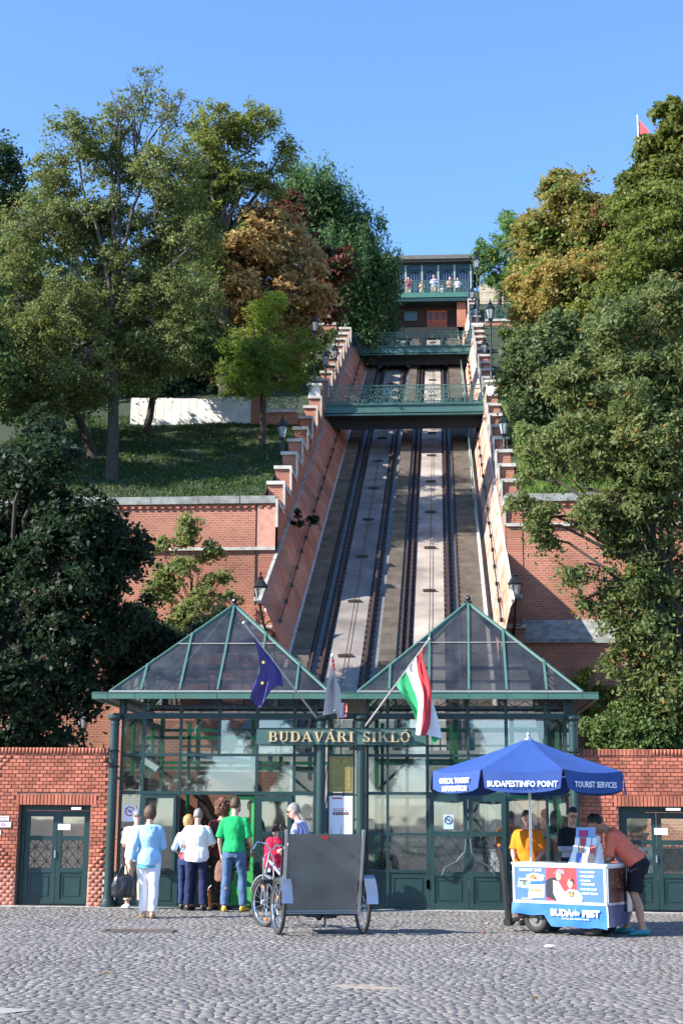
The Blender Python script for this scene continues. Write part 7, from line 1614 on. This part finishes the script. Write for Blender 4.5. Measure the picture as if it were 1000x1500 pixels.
 {'name': 'green_bush', 'label': 'rough green scrub behind the left lower footbridge wall', 'cat': 'bush', 'base': (-5.68, 42, 22.05), 'blobs': [(-5.62, 41.41, 22.22, 0.85), (-4.68, 41.88, 23.4, 0.85), (-6.73, 42.33, 21.99, 0.78), (-3.99, 41.56, 24.33, 0.78), (-7.68, 42.0, 21.39, 0.78)], 'mat': 'midgreen', 'L': 0.2, 'W': 0.1, 'n': 8000, 'tr': 0.08, 'gap': 0.2, 'cs': 0.35},
 {'name': 'shade_tree', 'label': 'dark undergrowth and trees on the bank beyond the white fence', 'cat': 'tree', 'base': (-10.62, 38, 20.25), 'blobs': [(-13.01, 37.01, 21.62, 1.41), (-11.28, 37.81, 22.17, 1.35), (-9.48, 38.51, 22.04, 1.22), (-7.69, 37.42, 21.01, 1.04), (-14.82, 38.0, 21.3, 1.41), (-12.36, 38.58, 20.94, 1.04), (-10.23, 37.56, 20.6, 1.04)], 'mat': 'deep2', 'L': 0.24, 'W': 0.13, 'n': 16000, 'tr': 0.2, 'gap': 0.05, 'cs': 0.45},
 {'name': 'ivy_hedge', 'label': 'dense sunlit ivy bank behind the low wall at the right edge', 'cat': 'ivy', 'base': (8.6, 13.0, 0.0), 'blobs': [(7.05, 12.43, 3.89, 0.81), (6.29, 12.91, 3.74, 0.63), (7.76, 13.34, 4.3, 0.81), (6.67, 12.65, 3.16, 0.63), (7.77, 13.0, 3.26, 0.74), (5.96, 13.23, 3.27, 0.41), (7.27, 12.72, 4.99, 0.66), (8.34, 13.13, 3.97, 0.92), (5.67, 13.16, 3.97, 0.22), (6.65, 12.87, 4.21, 0.48)], 'mat': 'ivy', 'L': 0.085, 'W': 0.075, 'n': 34000, 'tr': 0.08, 'gap': 0.08, 'cs': 0.26, 'flat': 1},
 {'name': 'wall_creeper', 'label': 'thin yellow green creeper trailing over the lower right brick wall', 'cat': 'creeper', 'base': (6.59, 17.7, 4.66), 'blobs': [(5.81, 17.55, 5.45, 0.21), (6.21, 17.67, 5.26, 0.19), (6.52, 17.8, 5.03, 0.25), (6.38, 17.58, 4.65, 0.21), (5.99, 17.7, 5.76, 0.12), (6.82, 17.82, 5.27, 0.21), (6.16, 17.56, 3.86, 0.33), (6.0, 17.72, 4.66, 0.17), (6.7, 17.9, 4.28, 0.29), (5.62, 17.67, 5.36, 0.1)], 'mat': 'creeper', 'L': 0.12, 'W': 0.08, 'n': 2600, 'tr': 0.02, 'gap': 0.3, 'cs': 0.16, 'flat': 1},
 {'name': 'sapling', 'label': 'small dark green plant rooted in the left cutting wall', 'cat': 'plant', 'base': (-3.06, 22.5, 11.23), 'blobs': [(-3.05, 22.39, 11.63, 0.16), (-2.87, 22.47, 11.46, 0.18), (-2.58, 22.57, 11.54, 0.16), (-3.12, 22.44, 11.33, 0.12)], 'mat': 'deep', 'L': 0.14, 'W': 0.07, 'n': 500, 'tr': 0.02, 'gap': 0.1, 'cs': 0.12},
 {'name': 'shade_tree', 'label': 'dark tree mass farther up behind the left ash', 'cat': 'tree', 'base': (-14.55, 48, 26.71), 'blobs': [(-16.17, 46.51, 28.91, 2.13), (-13.5, 47.7, 30.49, 2.13), (-19.51, 48.89, 31.09, 2.13), (-12.12, 46.81, 27.41, 2.13), (-20.62, 48.0, 27.6, 2.48), (-15.55, 49.19, 26.35, 2.13), (-10.67, 47.26, 25.63, 1.77), (-10.93, 48.2, 29.45, 1.42), (-18.12, 48.99, 33.94, 1.42)], 'mat': 'deep2', 'L': 0.3, 'W': 0.17, 'n': 20000, 'tr': 0.3, 'gap': 0.1, 'cs': 0.55},
 {'name': 'shade_tree', 'label': 'tree mass farther up behind the right hand ash', 'cat': 'tree', 'base': (12.38, 50, 26.93), 'blobs': [(11.11, 48.47, 27.2, 2.19), (13.42, 49.64, 26.79, 2.55), (15.63, 51.07, 30.41, 2.55), (9.29, 48.78, 25.42, 2.19), (12.89, 50.0, 30.85, 1.82), (7.3, 50.82, 27.3, 1.46)], 'mat': 'deep2', 'L': 0.3, 'W': 0.17, 'n': 14000, 'tr': 0.3, 'gap': 0.1, 'cs': 0.55},
]
# ============================================================ TREES
LM = {
 'olive': leaf_mat('leaves_olive', (0.099,0.132,0.037),(0.218,0.251,0.073),(0.264,0.225,0.093),.08),
 'darkgreen': leaf_mat('leaves_dark', (0.029,0.066,0.026),(0.081,0.125,0.044)),
 'midgreen': leaf_mat('leaves_mid', (0.066,0.112,0.031),(0.165,0.212,0.059)),
 'yellowgreen': leaf_mat('leaves_yellowgreen', (0.118,0.157,0.029),(0.252,0.274,0.056)),
 'rust': leaf_mat('leaves_rust', (.36,.215,.080),(.56,.38,.15),(.16,.20,.05),.18),
 'red': leaf_mat('leaves_copper', (.09,.032,.018),(.20,.065,.032),(.06,.09,.03),.4),
 'weeping': leaf_mat('leaves_weeping', (0.037,0.093,0.035),(0.125,0.212,0.066)),
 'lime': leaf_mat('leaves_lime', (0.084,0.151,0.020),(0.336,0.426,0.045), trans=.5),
 'deep': leaf_mat('leaves_deep', (.016,.034,.016),(.040,.070,.028)),
 'deep2': leaf_mat('leaves_deep_far', (0.031,0.059,0.026),(0.078,0.120,0.042)),
 'palegreen': leaf_mat('leaves_pale', (.14,.19,.05),(.28,.32,.11),(.32,.26,.08),.08),
 'ash': leaf_mat('leaves_ash', (0.090,0.132,0.038),(0.218,0.252,0.084),(0.381,0.213,0.056),.09),
 'maple': leaf_mat('leaves_maple', (0.069,0.112,0.040),(0.168,0.207,0.076)),
 'bushgreen': leaf_mat('leaves_bush', (0.106,0.146,0.027),(0.224,0.258,0.054)),
 'olivebrown': leaf_mat('leaves_olivebrown', (0.213,0.190,0.045),(0.358,0.302,0.078),(0.146,0.213,0.045),.3),
 'ochre': leaf_mat('leaves_ochre', (0.258,0.202,0.050),(0.414,0.302,0.084),(0.157,0.224,0.045),.25),
 'oak': leaf_mat('leaves_oak', (0.090,0.125,0.022),(0.213,0.230,0.047)),
 'pinkred': leaf_mat('leaves_pinkred', (.26,.11,.06),(.38,.20,.10),(.14,.17,.04),.45),
 'feather': leaf_mat('leaves_feather', (0.077,0.169,0.042),(0.199,0.307,0.077), trans=.5),
 'ivy': leaf_mat('leaves_ivy', (0.065,0.118,0.028),(0.183,0.242,0.071),(0.260,0.248,0.094),.06),
 'creeper': leaf_mat('leaves_creeper', (0.177,0.224,0.035),(0.401,0.354,0.059),(0.118,0.189,0.035),.3),
}
def tubes_np(P0, P1, r0, r1, k=3):
    """many thin tapered twigs in one go"""
    d = P1-P0; d /= np.linalg.norm(d,axis=1)[:,None]+1e-9; ref = np.where(np.abs(d[:,2:3])<.9, [[0,0,1.]], [[1.,0,0]]); x = np.cross(d,ref); x /= np.linalg.norm(x,axis=1)[:,None]+1e-9; y = np.cross(d,x)
    V = []
    for P, r_ in ((P0,r0),(P1,r1)):
        for j in range(k):
            a = 2*math.pi*j/k; V.append(P+(x*math.cos(a)+y*math.sin(a))*r_[:,None])
    V = np.stack(V,1); n_ = len(P0); q = np.array([[j,(j+1)%k,k+(j+1)%k,k+j] for j in range(k)])
    return V.reshape(-1,3), (q[None]+(np.arange(n_)*2*k)[:,None,None]).reshape(-1,4)
def build_tree(T, idx):
    rg_ = np.random.default_rng(100+idx); bx,by,bz = T['base']
    if T['blobs'] and T['cat'] in ('tree',) and T['base'][1] > 19.3: bz = min(bz, hill_z(bx,by)) if by < 70 else bz; bz = hill_z(bx,by)-.1
    t = thing(T['name'], T['label'], T['cat'], (bx,by,bz)); base = np.array([bx,by,bz])
    B = np.array(T['blobs']); n_ = T['n']; cs = T['cs']; thin = T.get('thin', [])
    wt = B[:,3]**2.0; 
    for i in thin: wt[i] *= .30
    wt /= wt.sum(); per = 34; nc = n_//per; which = rg_.choice(len(B), nc, p=wt)
    dr = rg_.normal(0,1,(nc,3)); dr /= np.linalg.norm(dr,axis=1)[:,None]; rad = rg_.random(nc)**.42
    sq = np.array([1,1 if not T.get('flat') else .55,.88])
    C = B[which,:3] + dr*(rad*B[which,3])[:,None]*sq
    # gaps: whole clumps are missing where a coarse noise is low
    g1 = np.array([noise.noise(Vector(c*(.9/cs*.35))+Vector((idx*7,0,0))) for c in C]); keep = g1 > np.quantile(g1, T['gap']*.75); C = C[keep]; dr = dr[keep]; which = which[keep]; rad = rad[keep]; nc = len(C)
    per = n_//nc; dro = T.get('droop',0)
    sp = cs*rg_.uniform(.6,1.25,nc)
    off = rg_.normal(0,1,(nc,per,3)); 
    # each clump is a drooping spray, wide and shallow, hung out along its own twig
    off *= (np.array([.50,.50,.26 if not dro else .95])*1.0); off *= sp[:,None,None]
    off[...,2] -= (np.hypot(off[...,0],off[...,1])**2)/np.maximum(sp[:,None],.1)*.45*(1+dro)
    L = (C[:,None,:]+off+dr[:,None,:]*sp[:,None,None]*.25).reshape(-1,3)
    og = np.repeat(dr,per,0)*.9
    V, F = leaf_quads(L-base, T['L']*1.0, T['W']*1.12, droop=.25+dro*.8, rg=rg_, up=.45, out=og)
    ct = rg_.random(nc)*.7; tint = np.clip(np.repeat(ct,per)+rg_.random(len(L))*.45-.08,0,1)
    # lighter leaf tint towards the top of the crown
    hz = (L[:,2]-B[:,2].min())/(np.ptp(B[:,2])+1e-6); tint = np.clip(tint*.8+.2*hz,0,1)
    if T['mat'] == 'lime': tint = np.clip(tint*.45 + .65*np.clip((hz-.55)*2,0,1)*(rg_.random(len(L))>.3),0,1)  # lime tips brightened, a highlight put into the leaf tint
    oddc = np.repeat(rg_.random(nc),per)*.75+.25*rg_.random(len(L))
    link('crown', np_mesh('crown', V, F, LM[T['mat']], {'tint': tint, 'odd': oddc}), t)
    # trunk, limbs, twigs
    tr = T['tr']; b = MB(); cen = (B[:,:3]*B[:,3:]).sum(0)/B[:,3].sum() - base
    bark = M['bark_pale'] if T.get('pale') else M['bark']
    if tr > .04:
        top = np.array([cen[0], cen[1], max(cen[2], .2)]); fork = np.array([top[0]*.25, top[1]*.25, top[2]*.45])
        pts = [(0,0,-.4),(0,0,.05),tuple(fork*.5+[.05,0,0]),tuple(fork),tuple(fork*.4+top*.6),tuple(top)]
        b.tube(pts, [tr*1.35,tr*1.1,tr*.9,tr*.8,tr*.5,tr*.3], 9)
    part('trunk', b if b.v else MB().tube([(0,0,-.1),(0,0,.3)],[tr,tr*.6],5), M['bark'], t, world=False, smooth=True)
    b = MB(); LP = []
    for i, (x,y,z,r_) in enumerate(B):
        e = np.array([x,y,z])-base; s0 = (np.array([cen[0]*.35,cen[1]*.35,max(.2,cen[2])*.55]) if tr > .04 else np.array([0,0,0.])); u_ = rg_.uniform(0,1)
        s0 = s0*(1-u_*.5) + cen*u_*.5; mid = (s0+e)/2+[rg_.normal(0,.1)*r_,rg_.normal(0,.1)*r_,.18*abs(e[0]-s0[0])]
        rr0 = max(tr*.42, .012); 
        ln_ = np.linalg.norm(e-s0); P5 = []
        for q_ in range(7):
            u2 = q_/6; pp = s0*(1-u2)**2+2*mid*u2*(1-u2)+e*u2*u2; P5.append(tuple(pp+rg_.normal(0,.035*ln_,3)*(0 if q_ in (0,6) else 1)*min(1,u2*2)))
        b.tube(P5, [rr0*(1-.12*q_) for q_ in range(7)], 6, cap=False)
        if i in thin or T.get('pale'):
            for k in range(16 if i in thin else 4):
                dd = rg_.normal(0,1,3); dd[2] = abs(dd[2])*1.1; dd /= np.linalg.norm(dd); q = e+dd*r_*rg_.uniform(.7,1.15); e0 = e*rg_.uniform(.8,1.0)+s0*0 if 0 else e+(s0-e)*rg_.uniform(0,.35); mm = (e0+q)/2+rg_.normal(0,.12,3)*r_; b.tube([tuple(e0),tuple(mm),tuple(q)],[rr0*.22,rr0*.14,.007],4,cap=False)
    part('limbs', b, bark if T.get('pale') else M['bark'], t, world=False)
    sel = rg_.random(nc) < (.55 if T.get('pale') else .3)
    P1 = C[sel]-base; P0 = B[which[sel],:3]-base; P0 = P0 + (P1-P0)*rg_.uniform(0,.35,(len(P0),1)); Mi = (P0+P1)/2+rg_.normal(0,.12,P0.shape)*B[which[sel],3:]*.8
    r_ = np.full(len(P0), max(.010, tr*.07))
    if len(P0):
        Va,Fa = tubes_np(P0,Mi,r_,r_*.7); Vb,Fb = tubes_np(Mi,P1,r_*.7,r_*.35); 
        o = link('twigs', np_mesh('twigs', np.concatenate([Va,Vb]), np.concatenate([Fa,Fb+len(Va)]), bark), t); o['kind'] = 'stuff'
for i, T in enumerate(TREES): build_tree(T, i)
# trees across the square, behind the viewer: the glass mirrors them; farther row added to darken the reflections
src = [o for o in bpy.data.objects if o.get('label','').startswith('huge shaded dark green')][0]
for k, (x, y, rz_) in enumerate(((-13,-47,.4),(-2.5,-52,2.1),(17,-46,4.0),(21,-50,5.2),(-26,-50,3.1),(-8,-61,1.2),(4,-63,2.9),(11,-59,5.0),(-19,-60,.2))):
    c = copy_tree(src); c.location = (x,y,0); c.rotation_euler = (0,0,rz_); c['group'] = 'trees across the square mirrored in the pavilion glass'
    c['label'] = ['leafy tree across the square, mirrored left in the pavilion glass','leafy tree across the square, mirrored in the middle of the pavilion glass','leafy tree across the square, mirrored in the right bay of the glass','leafy tree across the square behind the viewer, far right','leafy tree across the square behind the viewer, far left','tree added in a farther row to darken the reflections, left of the middle','tree added in a farther row to darken the reflections, right of the middle','tree added in a farther row to darken the reflections, to the right','tree added in a farther row to darken the reflections, to the left'][k]
# the wood goes on beyond the right edge of the picture
for frag, dx, dy, rz_, lab in (('bushy mid green tree high on the right',9,-4,1.3,'bushy tree farther right on the hillside, first beyond the frame'),('dark topped green oak',8,-12,2.2,'oak farther right on the hillside beyond the frame'),
                               ('bushy mid green tree high on the right',15,4,3.9,'bushy tree farther right on the hillside, second beyond the frame'),('large ash with seed',12,1.5,2.6,'large ash farther right before the wall beyond the frame'),('dense sunlit ivy bank',4.5,.3,0,'ivy bank farther right behind the low wall beyond the frame')):
    o_ = [o for o in bpy.data.objects if o.get('label','').startswith(frag)][0]
    c = copy_tree(o_); x_, y_ = o_.location.x+dx, o_.location.y+dy; c.location = (x_, y_, hill_z(x_,y_)-.1 if y_ > 19.3 else 0); c.rotation_euler = (0,0,rz_); c['label'] = lab
# bare sawn stump and a small plant on the hill are left to the grass; remove the workbench scene
bpy.data.scenes.remove(TS_)
for o in bpy.data.objects:
    if '_s' in o: del o['_s']
